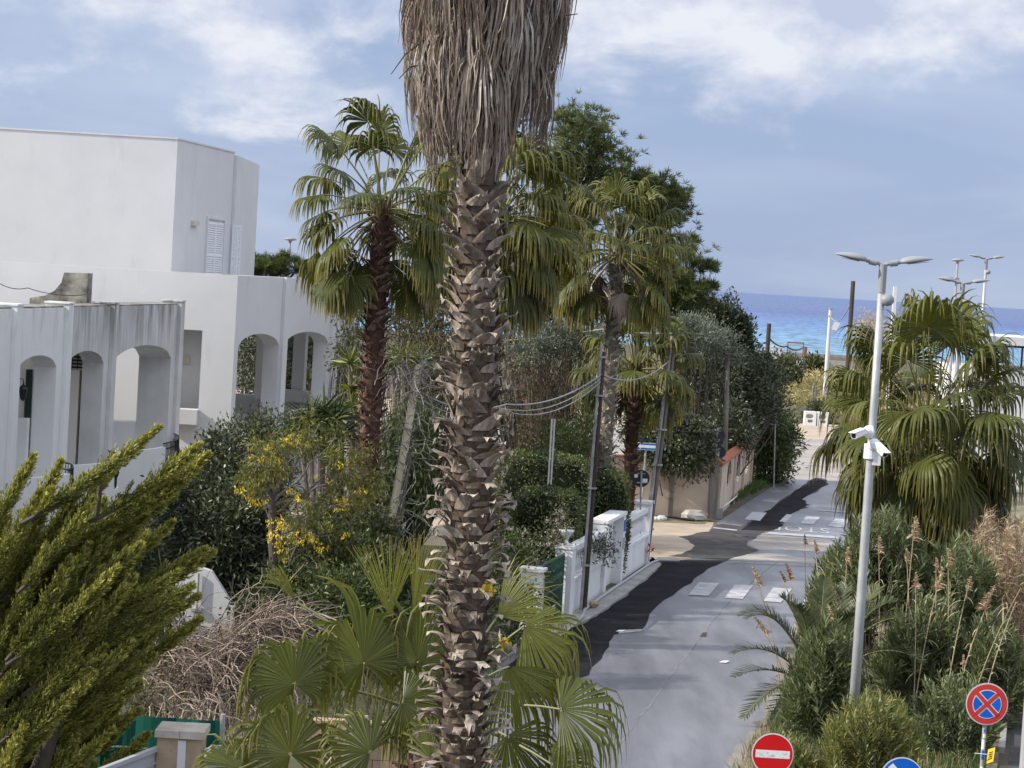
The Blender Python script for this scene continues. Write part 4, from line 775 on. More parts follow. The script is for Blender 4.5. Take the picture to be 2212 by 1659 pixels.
for o in (-0.25, 0.1): box(mb, q + (o - 0.12, -0.3, -0.1), q + (o + 0.1, 0.05, 0.08))
mb.build('camera', M['lamp_grey'], dl)

def bullet_camera(label, base, aim, mount_dir):
    """white box camera on a round wall bracket clamped to the lamp post"""
    base = np.asarray(base, float); t = thing('security_camera', label, 'camera', base); a = nrm(aim); s = nrm(np.cross(a, (0, 0, 1))); w = np.cross(s, a); md = nrm(mount_dir)
    mb = MB(); obox(mb, base - s * 0.0 - np.array([0.06, 0.0, 0.11]), (0.12, 0, 0), (0, -0.03, 0), (0, 0, 0.22)); lathe(mb, base, [(0.115, 0), (0.115, 0.03), (0.09, 0.06), (0.085, 0.10), (0.04, 0.13), (0.035, 0.17)], 18, axis=md); mb.build('bracket', M['cam_white'], t, smooth=False)
    j = base + md * 0.17; mb = MB(); lathe(mb, j - (0, 0, 0.05), [(0.03, 0), (0.045, 0.02), (0.045, 0.09), (0.03, 0.11)], 12); mb.build('joint', M['lamp_grey'], t)
    o = j - a * 0.02; hw, hh, L = 0.062, 0.058, 0.30
    pr = [(-hw, -hh * 0.6), (-hw * 0.6, -hh), (hw * 0.6, -hh), (hw, -hh * 0.6), (hw, hh * 0.75), (hw * 0.8, hh), (-hw * 0.8, hh), (-hw, hh * 0.75)]
    mb = MB(); prism(mb, [o + s * x + w * y for x, y in pr], a * L); body = mb.build('body', M['cam_white'], t)
    mb = MB(); prism(mb, [o + a * (L + 0.001) + s * x * 0.78 + w * (y * 0.78) for x, y in pr], a * 0.004); mb.build('lens_window', M['black'], body)
    mb = MB(); obox(mb, o - s * (hw + 0.008) + w * (hh + 0.002) + a * 0.02, s * 2 * (hw + 0.008), w * 0.008, a * (L + 0.03)); mb.build('sunshield', M['cam_white'], body)
pc = P(1878, 938, D0)
def post_xyz(y): q = P(1908 + (1846 - 1908) * (y - 571) / 1069.0, y, D0); return np.array([ltop[0], ltop[1], q[2]])
bullet_camera('upper white security camera on the lamp post, pointing left', post_xyz(936) + (-0.06, -0.085, 0.03), (-0.80, -0.75, -0.28), (-0.75, -0.65, 0))
bullet_camera('lower white security camera on the lamp post, pointing right and down', post_xyz(960) + (0.03, -0.09, 0.0), (0.62, -0.95, -0.62), (0.1, -1, 0))
mb = MB(); q = post_xyz(975); lathe(mb, q - (0, 0, 0.13), [(0.125, 0), (0.125, 0.26)], 18); box(mb, q + (0.03, -0.1, -0.24), q + (0.17, 0.1, 0.0)); mb.build('junction_box', M['cam_white'], MAIN)

def disc(mb, c, r, y, m, n=48, nor=None):
    mb.add([c + np.array([r * math.cos(a), y, r * math.sin(a)]) for a in np.linspace(0, 2 * math.pi, n, endpoint=False)], ng=[list(range(n))], m=m)
def sign_post(name, label, c, r, face, post_top=None, pr=0.03, back=True, zbase=0.0, yaw=0.0, tilt=0.0):
    """round traffic sign: face(mb, c) draws the flat symbol layers on a 2 cm aluminium pan"""
    c = np.asarray(c, float); t = thing(name, label, 'traffic sign', (c[0], c[1] + 0.04, zbase))
    mb = MB(); cyl(mb, (c[0], c[1] + 0.05, zbase), (c[0], c[1] + 0.05, c[2] + r * 0.75 if post_top is None else post_top), pr, n=12); mb.build('post', M['galv_old'], t)
    mb = MB(); lathe(mb, c + (0, 0.016, 0), [(r, 0), (r + 0.006, -0.006), (r + 0.006, -0.016), (r - 0.012, -0.017)], 48, axis=(0, 1, 0)); 
    pan = mb.build('plate', M['galv'], t)
    mb = MB(); face(mb, c - (0, 0.002, 0)); mb.build('face', [M['sign_white'], M['red'], M['blue'], M['red_faded'], M['scratch']], t)
    mb = MB()
    for z in (-0.6, 0.55): obox(mb, c + (-0.08, 0.02, r * z), (0.16, 0, 0), (0, 0.07, 0), (0, 0, 0.03))
    mb.build('bracket', M['galv_old'], t)
    return t
def f_noentry(mb, c):
    disc(mb, c, 0.298, 0.0, 0); disc(mb, c, 0.285, -0.003, 1)
    v = [c + np.array([x, -0.006, z]) for x, z in ((-0.245, -0.056), (0.245, -0.056), (0.245, 0.056), (-0.245, 0.056))]; mb.add(v, ng=[[0, 1, 2, 3]], m=0)
    rs = random.Random(4)
    for k in range(16):                                      # scratches on the white bar
        x, z = rs.uniform(-0.22, 0.2), rs.uniform(-0.045, 0.04); dx, dz = rs.uniform(-0.05, 0.06), rs.uniform(-0.02, 0.02); n_ = np.array([-dz, 0, dx]); n_ = n_ / max(1e-6, np.linalg.norm(n_)) * 0.0022
        a_ = c + np.array([x, -0.0075, z]); b_ = a_ + np.array([dx, 0, dz if abs(z + dz) < 0.05 else 0]); mb.add([a_ - n_, b_ - n_, b_ + n_, a_ + n_], ng=[[0, 1, 2, 3]], m=4)
def f_nostop(mb, c):
    disc(mb, c, 0.298, 0.0, 0); disc(mb, c, 0.287, -0.003, 3); disc(mb, c, 0.208, -0.006, 0)
    R, g = 0.196, 0.042
    for k in range(4):
        a0 = math.radians(45 + 90 * k); dl = math.asin(g / R)
        pts = [(R * math.cos(a), R * math.sin(a)) for a in np.linspace(a0 + dl, a0 + math.pi / 2 - dl, 12)]
        m_ = a0 + math.pi / 4; rr = g / math.sin(math.pi / 4); pts.append((rr * math.cos(m_), rr * math.sin(m_)))
        mb.add([c + np.array([x, -0.009, z]) for x, z in pts], ng=[list(range(len(pts)))], m=2)
    for k in range(2):
        a = math.radians(45 + 90 * k); u = np.array([math.cos(a), 0, math.sin(a)]); w = np.array([-math.sin(a), 0, math.cos(a)]); L = 0.212
        mb.add([c + u * i * L + w * j * 0.028 + np.array([0, -0.009 - 0.001 * k, 0]) for i, j in ((-1, -1), (1, -1), (1, 1), (-1, 1))], ng=[[0, 1, 2, 3]], m=3)
def f_arrow(mb, c):
    disc(mb, c, 0.298, 0.0, 0); disc(mb, c, 0.288, -0.003, 2)
    u = nrm(np.array([0.62, 0, -0.66])); w = np.array([-u[2], 0, u[0]])
    pts = [(-0.25, -0.045), (0.02, -0.045), (0.02, -0.13), (0.25, 0), (0.02, 0.13), (0.02, 0.045), (-0.25, 0.045)]
    mb.add([c + u * a + w * b + np.array([0, -0.006, 0]) for a, b in pts], ng=[list(range(7))], m=0)
sign_post('no_entry_sign', 'round red no-entry sign with a scratched white bar', P(1669, 1629, 31.0), 0.298, f_noentry)
t = sign_post('no_stopping_sign', 'round red and blue no-stopping sign on a stickered post', P(2132, 1521, 31.0), 0.298, f_nostop)
c = P(2129, 1612, 31.0); mb = MB(); rr = 0.0325
for z0, z1, m_, a0, a1 in ((-0.05, 0.09, 0, -2.6, -1.2), (0.11, 0.17, 0, -2.2, -0.9), (-0.2, -0.07, 1, -2.4, -1.0), (0.2, 0.24, 1, -2.0, -1.2), (-0.5, -0.3, 0, -2.5, -1.3)):
    an = np.linspace(a0, a1, 6); X = P(2132, 1521, 31.0)
    v = [(X[0] + rr * math.cos(a), X[1] + 0.05 + rr * math.sin(a), c[2] + z) for z in (z0, z1) for a in an]; mb.add(v, q=[(i, i + 1, 7 + i, 6 + i) for i in range(5)], m=m_)
mb.build('sticker', [M['paper'], M['blue']], t)
# small yellow notice tied to the same post
X = P(2140, 1632, 31.0); t = thing('yellow_notice', 'small yellow notice tag tied to the post of the no-stopping sign', 'notice', X); u = np.array([0.085, -0.06, 0.05]); w = np.array([0.012, -0.01, 0.21])
mb = MB(); obox(mb, X - u / 2 - w / 2, u, w, np.array([0.002, 0.003, 0])); mb.build('plate', M['yellow'], t)
mb = MB()
for k in range(4): obox(mb, X - u / 2 - w / 2 + u * 0.2 + w * (0.25 + 0.15 * k) - np.array([0.001, 0.003, 0]), u * 0.55, w * 0.06, np.array([-0.0005, -0.001, 0]))
mb.build('print', M['black'], t); wire('cable_tie', [X + (-0.23, 0, 0.02), X + (-0.06, -0.03, 0.02), X + (0.0, 0.02, 0.03)], 'white plastic cable tie sticking out from the no-stopping sign post', 0.005, M['paper'], 0, 4, 'cable tie')
sign_post('direction_sign', 'round blue mandatory direction sign with a white diagonal arrow, cut by the photo edge', P(1948, 1682, 30.4), 0.298, f_arrow)
def sign_back(name, label, c, r, base, papers, pr=0.032, oct_=False, ptop=None, extra=None):
    c = np.asarray(c, float); t = thing(name, label, 'traffic sign', base)
    bx = np.array(base); mb = MB(); tp = np.array([c[0], c[1] - 0.05, c[2] + r * 0.85]); cyl(mb, bx + (0, -0.05, 0), tp, pr, n=10); mb.build('post', M['galv_old'], t)
    mb = MB(); lathe(mb, c, [(r - 0.02, 0), (r, 0.005), (r, 0.02), (r - 0.02, 0.025)], 8 if oct_ else 36, axis=(0, 1, 0)); mb.build('plate', M['sign_back'], t)
    mb = MB()
    for z in (-0.55, 0.5): obox(mb, c + (-0.12, -0.03, r * z), (0.24, 0, 0), (0, 0.028, 0), (0, 0, 0.03))
    mb.build('bracket', M['galv_old'], t)
    for x0, z0, x1, z1 in papers:
        mb = MB(); box(mb, c + (x0, -0.006, z0), c + (x1, -0.002, z1)); mb.build('sticker', M['paper'], t)
    return t
b = G(1380, 1223); sign_back('round_sign', 'dark back of a round road sign with two white stickers at the balustrade end', P(1384.5, 1033.5, 66.0), 0.265, b, [(-0.2, 0.02, -0.1, 0.12), (0.05, -0.12, 0.2, 0.0)])
b = G(1536, 1113); t = sign_back('octagonal_sign', 'large dark octagonal sign back among the trees by the tan wall corner', P(1549.5, 941, 82.0), 0.32, b, [(-0.12, 0.14, -0.02, 0.24)], oct_=True)
c = P(1556, 977, 82.2); mb = MB(); lathe(mb, c, [(0.2, 0), (0.215, 0.005), (0.215, 0.02), (0.2, 0.025)], 30, axis=(0, 1, 0)); mb.build('lower_plate', M['sign_back'], t); mb = MB(); box(mb, c + (-0.17, -0.008, -0.16), c + (-0.04, -0.002, 0.02)); mb.build('sticker', M['paper'], t)
b = G(1671, 1052); sign_back('round_sign', 'round sign back on a thin pole sunk into the far roadside bush', P(1674, 910, 97.0), 0.28, b, [], pr=0.03)
# one-way arrow plate
c = P(1397, 964.5, 76); t = thing('one_way_sign', 'blue rectangular one-way sign with a white arrow pointing left', 'traffic sign', (c[0], c[1], 0)); hw, hh = 0.335, 0.125
mb = MB(); box(mb, c + (-hw, 0, -hh), c + (hw, 0.02, hh)); mb.build('plate', M['galv'], t); mb = MB()
for s, y, m_ in ((1.0, -0.002, 0), (0.955, -0.004, 1)):
    x_, z_ = hw - (0 if s == 1 else 0.014), hh - (0 if s == 1 else 0.014); mb.add([c + np.array([a * x_, y, b_ * z_]) for a, b_ in ((-1, -1), (1, -1), (1, 1), (-1, 1))], ng=[[0, 1, 2, 3]], m=m_)
pts = [(-0.31, 0), (-0.2, -0.105), (-0.2, -0.05), (0.318, -0.05), (0.318, 0.05), (-0.2, 0.05), (-0.2, 0.105)]; mb.add([c + np.array([a, -0.006, b_]) for a, b_ in pts], ng=[list(range(7))], m=0)
mb.build('face', [M['sign_white'], M['blue']], t); mb = MB(); cyl(mb, (c[0] - 0.05, c[1] + 0.06, 0), (c[0] - 0.02, c[1] + 0.06, c[2] + 0.1), 0.035, n=10); mb.build('post', M['galv_old'], t)

def car():
    # white hatchback parked in the side street, nose to the right
    X1, Y = P(1399, 1100, 71.5)[0] + 0.1, 71.0; t = thing('parked_car', 'white car parked in the side street, mostly hidden behind the hedge', 'car', (X1 - 2.0, Y + 0.85, 0)); W = 1.7
    prof = [(0.0, 0.28), (0.02, 0.62), (0.18, 0.80), (0.95, 0.93), (2.9, 0.98), (3.85, 0.95), (4.0, 0.7), (3.98, 0.3)]
    def side(pr, inset): return [(X1 - x, z) for x, z in pr]
    mb = MB(); n = len(prof); V = []
    for yy, k in ((0.0, 0.94), (0.06, 1.0), (W - 0.06, 1.0), (W, 0.94)):
        for x, z in prof: V.append((X1 - (2 + (x - 2) * k), Y + yy, 0.28 + (z - 0.28) * k))
    q = []
    for r_ in range(3):
        for i in range(n): q.append((r_ * n + i, r_ * n + (i + 1) % n, (r_ + 1) * n + (i + 1) % n, (r_ + 1) * n + i))
    mb.add(V, q=q, ng=[list(range(n))[::-1], list(range(3 * n, 4 * n))]); mb.build('body', M['car_white'], t)
    def cabin(pr, y0, y1, mat, nm):
        mb = MB(); n = len(pr); lo = [(X1 - x, Y + y0 - (1.05 - min(z, 1.05)) * 0, z) for x, z in pr]
        prism(mb, [np.array(p_) for p_ in lo], (0, y1 - y0, 0)); return mb.build(nm, mat, t)
    cabin([(0.98, 0.94), (1.75, 1.36), (3.2, 1.38), (3.8, 0.97)], 0.12, W - 0.12, M['glass_dark'], 'windows')
    cabin([(1.62, 1.36), (1.8, 1.425), (3.1, 1.44), (3.32, 1.375)], 0.16, W - 0.16, M['car_white'], 'roof')
    for x in (1.02, 1.78, 2.5, 3.25): 
        mb = MB(); top = {1.02: (0.68, 0.40), 1.78: (0.02, 0.42), 2.5: (0, 0.42), 3.25: (0.0, 0.42)}[x]
        for yy in (0.1, W - 0.13): obox(mb, (X1 - x, Y + yy, 0.955), (-0.06, 0, 0), (0, 0.03, 0), (-top[0], 0, top[1]))
        mb.build('window_pillar', M['car_white'], t)
    for x in (0.75, 3.25):
        for yy in (0.0, W):
            mb = MB(); lathe(mb, (X1 - x, Y + yy - 0.1, 0.3), [(0.2, 0), (0.3, 0.02), (0.3, 0.18), (0.2, 0.2)], 20, axis=(0, 1, 0)); w_ = mb.build('wheel', M['rubber'], t); mb = MB(); lathe(mb, (X1 - x, Y + yy - 0.11, 0.3), [(0.19, 0), (0.19, 0.22)], 16, axis=(0, 1, 0)); mb.build('rim', M['galv'], w_)
    for yy in (0.12, W - 0.42): mb = MB(); obox(mb, (X1 - 0.05, Y + yy, 0.62), (0.06, 0, 0), (0, 0.3, 0), (-0.05, 0, 0.13)); mb.build('headlight', M['lamp_glass'], t)
car()

# ------------------------------------------------------------------ towards the sea
def far_things():
    def simple_pole(label, top, d, r, mat, cat='pole'):
        q = P(*top, d); mb = MB(); tubes(mb, [[(q[0], q[1], 0), (q[0], q[1], q[2] * 0.5), q]], [[r * 1.15, r * 1.05, r]], 10); return tag(mb.build('timber_pole', mat, loc=(q[0], q[1], 0)), label, cat), q
    _, s1 = simple_pole('short dark timber pole rising from the trees before the sea', (1661.5, 698.8), 150, 0.15, M['dark_wood'])
    _, s2 = simple_pole('tall dark timber pole standing against the sea and sky', (1843, 607), 150, 0.15, M['dark_wood'])
    q = P(1934, 619, 140); mb = MB(); box(mb, (q[0] - 0.11, q[1] - 0.1, 0), (q[0] + 0.11, q[1] + 0.1, q[2])); tag(mb.build('white_pole', M['plaster'], loc=(q[0], q[1], 0)), 'square white pole rising behind the wide palm at the sea horizon', 'pole')
    # white pole with a floodlight
    q = P(1794, 669, 182); t = thing('floodlight_pole', 'white pole with a floodlight standing in the yellow scrub before the sea', 'lamp post', (q[0], q[1], 0)); mb = MB(); tubes(mb, [[(q[0], q[1], 0), (q[0], q[1], 4), q]], [[0.2, 0.17, 0.14]], 10); mb.build('post', M['plaster'], t)
    mb = MB(); z = P(1804, 707, 182)[2]; lathe(mb, (q[0], q[1], q[2] - 0.02), [(0.16, 0), (0.16, 0.12)], 10); lathe(mb, (q[0], q[1], q[2] - 0.6), [(0.17, 0), (0.17, 0.12)], 10); mb.build('band', M['galv_old'], t)
    mb = MB(); c = np.array([q[0] + 0.5, q[1] - 0.1, z]); prism(mb, [c + (-0.35, 0, -0.2), c + (0.1, 0, -0.3), c + (0.35, 0, 0.35), c + (0.25, 0, 0.45), c + (-0.1, 0, 0.4)], (0, 0.35, 0)); tubes(mb, [[(q[0], q[1] - 0.1, z - 0.2), c + (0, 0.1, -0.25)]], 0.05, 6); mb.build('floodlight', M['cam_white'], t)
    wire('shore_cable', [np.array([s1[0], s1[1], P(1661, 728, 150)[2]]), P(1700, 748, 158), P(1735, 750, 170)], 'dark cable drooping from the short timber pole towards the shore fence', 0.06, M['cable_dark'], 0.25)
    wire('shore_cable', [np.array([s2[0], s2[1], P(1840, 650, 150)[2]]), np.array([q[0], q[1], P(1794, 681, 182)[2]])], 'pale cable drooping from the tall dark pole to the floodlight pole', 0.035, M['cable'], 0.9)
    # shore fence, frame and walls
    a, b = P(1650, 764, 290), P(1690, 764, 290); t = thing('picket_fence', 'white upright railings of the shore fence above the sea wall', 'fence', (a[0], 290, 0)); mb = MB(); n = 16
    zt, zb = P(1670, 746, 290)[2], P(1670, 765, 290)[2]
    for k in range(n + 1): x = a[0] + (b[0] - a[0]) * k / n; box(mb, (x - 0.05, 289.95, 0), (x + 0.05, 290.05, zt))
    box(mb, (a[0], 289.9, zt - 0.25), (b[0], 289.948, zt - 0.15)); box(mb, (a[0], 289.9, zb + 0.1), (b[0], 289.948, zb + 0.2)); mb.build('railings', M['white_iron'], t)
    t = thing('goal_frame', 'rusty rectangular steel frame with netting before the turquoise water', 'frame', (P(1719, 760, 262)[0], 262, 0)); mb = MB(); xa, xb, zt = P(1702, 741, 262)[0], P(1736, 742, 262)[0], P(1719, 741.5, 262)[2]
    for x in (xa, xb): box(mb, (x - 0.06, 261.94, 0), (x + 0.06, 262.06, zt))
    box(mb, (xa - 0.06, 261.94, zt + 0.002), (xb + 0.06, 262.06, zt + 0.14)); mb.build('frame', M['rust'], t)
    mb = MB(); ps = [[(xa + (xb - xa) * k / 12, 262, 0), (xa + (xb - xa) * k / 12, 262, zt)] for k in range(1, 12)] + [[(xa, 262, zt * k / 10), (xb, 262, zt * k / 10)] for k in range(1, 10)]; tubes(mb, ps, 0.012, 3, cap=False); mb.build('netting', M['cable'], t)
    q = P(1741, 749, 258); mb = MB(); box(mb, (q[0] - 0.17, 258, 0), (q[0] + 0.17, 258.4, q[2])); tag(mb.build('brick_pier', M['rust'], loc=(q[0], 258, 0)), 'slim reddish brick pier beside the rusty frame', 'pillar')
    for nm, lab, x0, x1, y0, y1, d, mat in (('sea_wall', 'long grey concrete sea wall at the edge of the water', 1560, 2300, 763, 775, 312, 'concrete'), ('shore_wall', 'short grey block wall just behind the brick pier', 1743, 1768, 770, 779, 262, 'concrete'), ('rubble_wall', 'pale rubble stone wall along the back of the scrub', 1735, 1850, 779, 800, 248, 'rubble'), ('rubble_wall', 'white end post of the rubble wall before the sea', 1722, 1734, 774, 800, 249.2, 'plaster')):
        a, b = P(x0, (y0 + y1) / 2, d), P(x1, (y0 + y1) / 2, d); zt = P((1740 if x1 > 2000 else (x0 + x1) / 2), y0, d)[2]
        mb = MB(); box(mb, (a[0], d, 0), (b[0], d + 0.5, max(0.4, zt))); tag(mb.build(nm, M[mat], loc=((a[0] + b[0]) / 2, d, 0)), lab, 'wall')
    # fence posts, guard rail, hollow concrete blocks by the cross road
    for i, (x, y) in enumerate(((1757, 838), (1763, 836))):
        q = P(x, y, 150); mb = MB(); cyl(mb, (q[0], q[1], 0), q, 0.07, n=8); tag(mb.build('fence_post', M['grey_wood'], loc=(q[0], q[1], 0)), ['left grey timber fence post in the scrub above the hollow concrete block', 'right grey timber fence post in the scrub above the hollow concrete block'][i], 'post')
    a, b = P(1690, 890, 147.5), P(1757, 891, 147.5); t = thing('guard_rail', 'weathered timber guard rail running behind the hollow concrete block', 'guard rail', (a[0], 147.5, 0)); mb = MB(); box(mb, (a[0] - 6, 147.4, 0.75), (b[0], 147.6, 0.98)); mb.build('rail', M['grey_wood'], t); mb = MB()
    for k in range(6): x = a[0] - 5.5 + (b[0] - a[0] + 5) * k / 5; box(mb, (x, 147.61, 0), (x + 0.15, 147.75, 0.95))
    mb.build('post', M['grey_wood'], t)
    for x0, x1, lab in ((1737, 1762, 'whitewashed hollow concrete block at the roadside with two dark openings'), (1765, 1790, 'second hollow concrete block, partly behind the wide palm leaves')):
        a, b = P(x0, 920, 144), P(x1, 920, 144); pl = Plane(a[:2], b[:2]); pl.n = np.array([0, 1.0, 0]); w = pl.L; mb = MB()
        e = lambda c, hw, z, hh: (c - hw, c + hw, lambda x: z - hh * math.sqrt(max(0, 1 - ((x - c) / hw) ** 4)), lambda x: z + hh * math.sqrt(max(0, 1 - ((x - c) / hw) ** 4)))
        pierced(mb, pl, 0, w, 0.0, 0.42, 0, 0.6, [e(w * 0.50, w * 0.24, 0.30, 0.10)], 10); pierced(mb, pl, 0, w, 0.42, 0.93, 0, 0.6, [e(w * 0.43, w * 0.33, 0.62, 0.14)], 10); box(mb, pl.at(0.03, 0.16, 0.03), pl.at(w - 0.03, 0.24, 0.9), 1)
        tag(mb.build('concrete_block', [M['wall_white'], M['rubble']], loc=pl.at(w / 2, 0.3, 0)), lab, 'block')
    a = P(1715, 916, 146); mb = MB(); box(mb, (a[0] - 3, 146, 0), (a[0] + 1.0, 146.3, 0.28)); tag(mb.build('kerb_beam', M['grey_wood'], loc=(a[0], 146, 0)), 'low timber beam lying left of the hollow concrete block', 'beam')
    # white pavilion at the right edge
    D = 120.0; xa = P(2084, 720, D)[0]; zt, ze = P(2170, 727, D)[2], P(2170, 745, D)[2]; t = thing('beach_pavilion', 'white flat-roofed pavilion with dark window frames at the right edge above the sea', 'building', (xa + 8, D + 4, 0))
    mb = MB(); box(mb, (xa + 0.3, D, 0), (xa + 18, D + 9, P(2200, 800, D)[2])); mb.build('wall', M['plaster'], t)
    mb = MB(); zl = ze; prism(mb, [(xa + 0.9, D - 0.4, zl), (xa + 19, D - 0.4, zl), (xa + 19, D - 0.4, zt), (xa + 0.9, D - 0.4, zt)], (0, 10, 0)); prism(mb, [(xa, D - 0.6, zt + 0.1), (xa + 1.0, D - 0.6, zt + 0.42), (xa + 1.0, D - 0.6, zl), (xa, D - 0.6, zl)], (0, 10, 0)); mb.build('roof', M['plaster'], t)
    zb = P(2200, 800, D)[2]
    for k in range(7): x = xa + 0.3 + k * 1.45; mb = MB(); box(mb, (x, D + 0.1, zb + 0.002), (x + 0.09, D + 0.2, zl - 0.13)); mb.build('mullion', M['black_iron'], t)
    mb = MB(); box(mb, (xa + 0.2, D + 0.08, zl - 0.128), (xa + 18, D + 0.2, zl - 0.002)); mb.build('beam', M['black_iron'], t)
    # white post just inside the right edge of the photo
    q = P(2221, 1560, 33); mb = MB(); tubes(mb, [[(q[0], q[1], 0), (q[0], q[1], 2.2), (q[0], q[1], P(2221, 1482, 33)[2])]], 0.085, 14); lathe(mb, (q[0], q[1], P(2221, 1482, 33)[2]), [(0.1, 0), (0.1, 0.03), (0.02, 0.08)], 14)
    tag(mb.build('white_post', M['galv'], loc=(q[0], q[1], 0)), 'pale round post at the very right edge beside the dark lane', 'post')
    # debris along the tan wall
    for i, (x, y, r_, m_, lab) in enumerate(((1430, 1123, 0.22, 'plaster', 'white rounded stone lying at the foot of the tan wall'), (1415, 1122, 0.14, 'plaster', 'smaller white stone left of the big one under the tan wall'), (1497, 1124, 0.5, 'rubble', 'grey heap of mortar rubble against the tan wall'), (1546, 1121, 0.26, 'concrete', 'square concrete lump at the tan wall corner'))):
        q = G(x, y); mb = MB(); 
        if i == 3: box(mb, q + (-0.2, 0, 0), q + (0.25, 0.3, 0.4))
        else: bm_rock(mb, q + (0, 0, r_ * 0.3), r_, 0.55)
        tag(mb.build('stone', M[m_], loc=q), lab, 'stone')
    wire('loose_pipe', [G(1534, 1118) + (0, 0, 0.06), G(1567, 1102) + (0, 0, 0.2), G(1590, 1086) + (0, 0, 0.25), G(1593, 1074) + (0, 0, 0.2)], 'pale plastic pipe lying over the grass by the oval window wall', 0.035, M['plaster'], 0, 8, 'pipe')
    wire('black_hose', [G(1405, 1119) + (0, 0, 0.05), G(1450, 1123) + (0, 0, 0.1), G(1500, 1127) + (0, 0, 0.05)], 'black pipe lying along the foot of the tan wall', 0.05, M['rubber'], 0, 8, 'pipe')
    for i, (x, y, lab) in enumerate(((1564, 1432, 'scrap of white paper on the open asphalt before the oleander'), (1340, 1365, 'flat pale stone flake at the edge of the fresh asphalt'), (1220, 1352, 'crumpled white paper at the foot of the gate pillar'))):
        q = G(x, y) + (0, 0, 0.06 if i == 2 else 0.012); mb = MB(); prism(mb, [q + (-0.11, -0.05, 0), q + (0.05, -0.08, 0.01), q + (0.13, 0.04, 0.03), q + (-0.02, 0.1, 0.01)], (0, 0, 0.012)); tag(mb.build('litter', M['paper'], loc=q), lab, 'litter')
far_things()

# ------------------------------------------------------------------ vegetation: materials
M['fan_green'] = leafmat('fan_leaf', [(0.0, (0.030, 0.040, 0.009)), (0.5, (0.064, 0.077, 0.015)), (1.0, (0.145, 0.155, 0.030))], (0.38, 0.29, 0.08), rough=0.48, trans=0.26, spec=0.32, tint=(1.25, 1.15, 0.5))
M['fan_young'] = leafmat('young_fan_leaf', [(0.0, (0.050, 0.064, 0.010)), (0.5, (0.112, 0.130, 0.018)), (1.0, (0.26, 0.265, 0.045))], (0.46, 0.38, 0.11), rough=0.40, trans=0.32, spec=0.5, tint=(1.25, 1.15, 0.45))
M['fan_dead'] = leafmat('dead_fan_leaf', [(0.0, (0.11, 0.078, 0.055)), (0.4, (0.25, 0.195, 0.150)), (0.75, (0.42, 0.355, 0.290)), (1.0, (0.60, 0.54, 0.46))], (0.22, 0.17, 0.125), rough=0.8, trans=0.12, spec=0.2, tint=(1, 0.9, 0.8))
M['petiole'] = leafmat('petiole', [(0.0, (0.09, 0.10, 0.03)), (1.0, (0.22, 0.22, 0.08))], (0.20, 0.13, 0.06), rough=0.5, trans=0.0)
M['date_green'] = leafmat('date_leaflet', [(0.0, (0.030, 0.042, 0.020)), (0.5, (0.055, 0.072, 0.032)), (1.0, (0.13, 0.14, 0.05))], (0.20, 0.18, 0.07), rough=0.42, trans=0.2)
M['oleander'] = leafmat('oleander_leaf', [(0.0, (0.060, 0.080, 0.034)), (0.5, (0.125, 0.150, 0.068)), (0.85, (0.22, 0.245, 0.12)), (1.0, (0.32, 0.33, 0.17))], (0.30, 0.27, 0.08), rough=0.42, trans=0.22, spec=0.5)
M['oleander_yellow'] = leafmat('yellowing_oleander_leaf', [(0.0, (0.095, 0.115, 0.038)), (0.5, (0.175, 0.190, 0.062)), (0.85, (0.29, 0.27, 0.09)), (1.0, (0.52, 0.42, 0.10))], (0.40, 0.30, 0.08), rough=0.42, trans=0.25, spec=0.5)
M['cypress_gold'] = leafmat('golden_cypress_spray', [(0.0, (0.045, 0.060, 0.012)), (0.5, (0.130, 0.142, 0.028)), (1.0, (0.23, 0.23, 0.048))], (0.62, 0.57, 0.15), rough=0.6, trans=0.18, spec=0.25)
M['pine'] = leafmat('pine_needles', [(0.0, (0.040, 0.058, 0.020)), (0.5, (0.085, 0.110, 0.034)), (1.0, (0.19, 0.20, 0.062))], rough=0.55, trans=0.25, spec=0.3)
M['dark_leaf'] = leafmat('dark_evergreen_leaf', [(0.0, (0.024, 0.034, 0.015)), (0.5, (0.050, 0.064, 0.030)), (1.0, (0.115, 0.130, 0.062))], rough=0.38, trans=0.15, spec=0.5)
M['hedge_leaf'] = leafmat('hedge_leaf', [(0.0, (0.030, 0.046, 0.012)), (0.5, (0.064, 0.090, 0.024)), (1.0, (0.14, 0.17, 0.052))], rough=0.42, trans=0.2)
M['grey_leaf'] = leafmat('silver_grey_leaf', [(0.0, (0.075, 0.092, 0.070)), (0.5, (0.150, 0.172, 0.135)), (1.0, (0.27, 0.29, 0.24))], rough=0.7, trans=0.15, spec=0.2)
M['olive_leaf'] = leafmat('olive_green_leaf', [(0.0, (0.036, 0.044, 0.018)), (0.5, (0.070, 0.080, 0.032)), (1.0, (0.140, 0.140, 0.060))], rough=0.55, trans=0.2)
M['brown_leaf'] = leafmat('dry_brown_leaf', [(0.0, (0.045, 0.040, 0.020)), (0.5, (0.090, 0.080, 0.040)), (1.0, (0.18, 0.155, 0.085))], rough=0.8, trans=0.15, spec=0.15)
M['yellow_leaf'] = leafmat('yellow_flower_cluster', [(0.0, (0.60, 0.42, 0.02)), (0.6, (0.82, 0.62, 0.04)), (1.0, (0.88, 0.74, 0.14))], rough=0.6, trans=0.25, tint=(1.1, 1.0, 0.6))
M['fern_leaf'] = leafmat('feathery_leaf', [(0.0, (0.060, 0.066, 0.014)), (0.5, (0.125, 0.132, 0.028)), (1.0, (0.26, 0.24, 0.045))], rough=0.5, trans=0.3)
M['yucca'] = leafmat('yucca_blade', [(0.0, (0.024, 0.042, 0.018)), (0.5, (0.048, 0.072, 0.028)), (1.0, (0.16, 0.19, 0.055))], rough=0.4, trans=0.15)
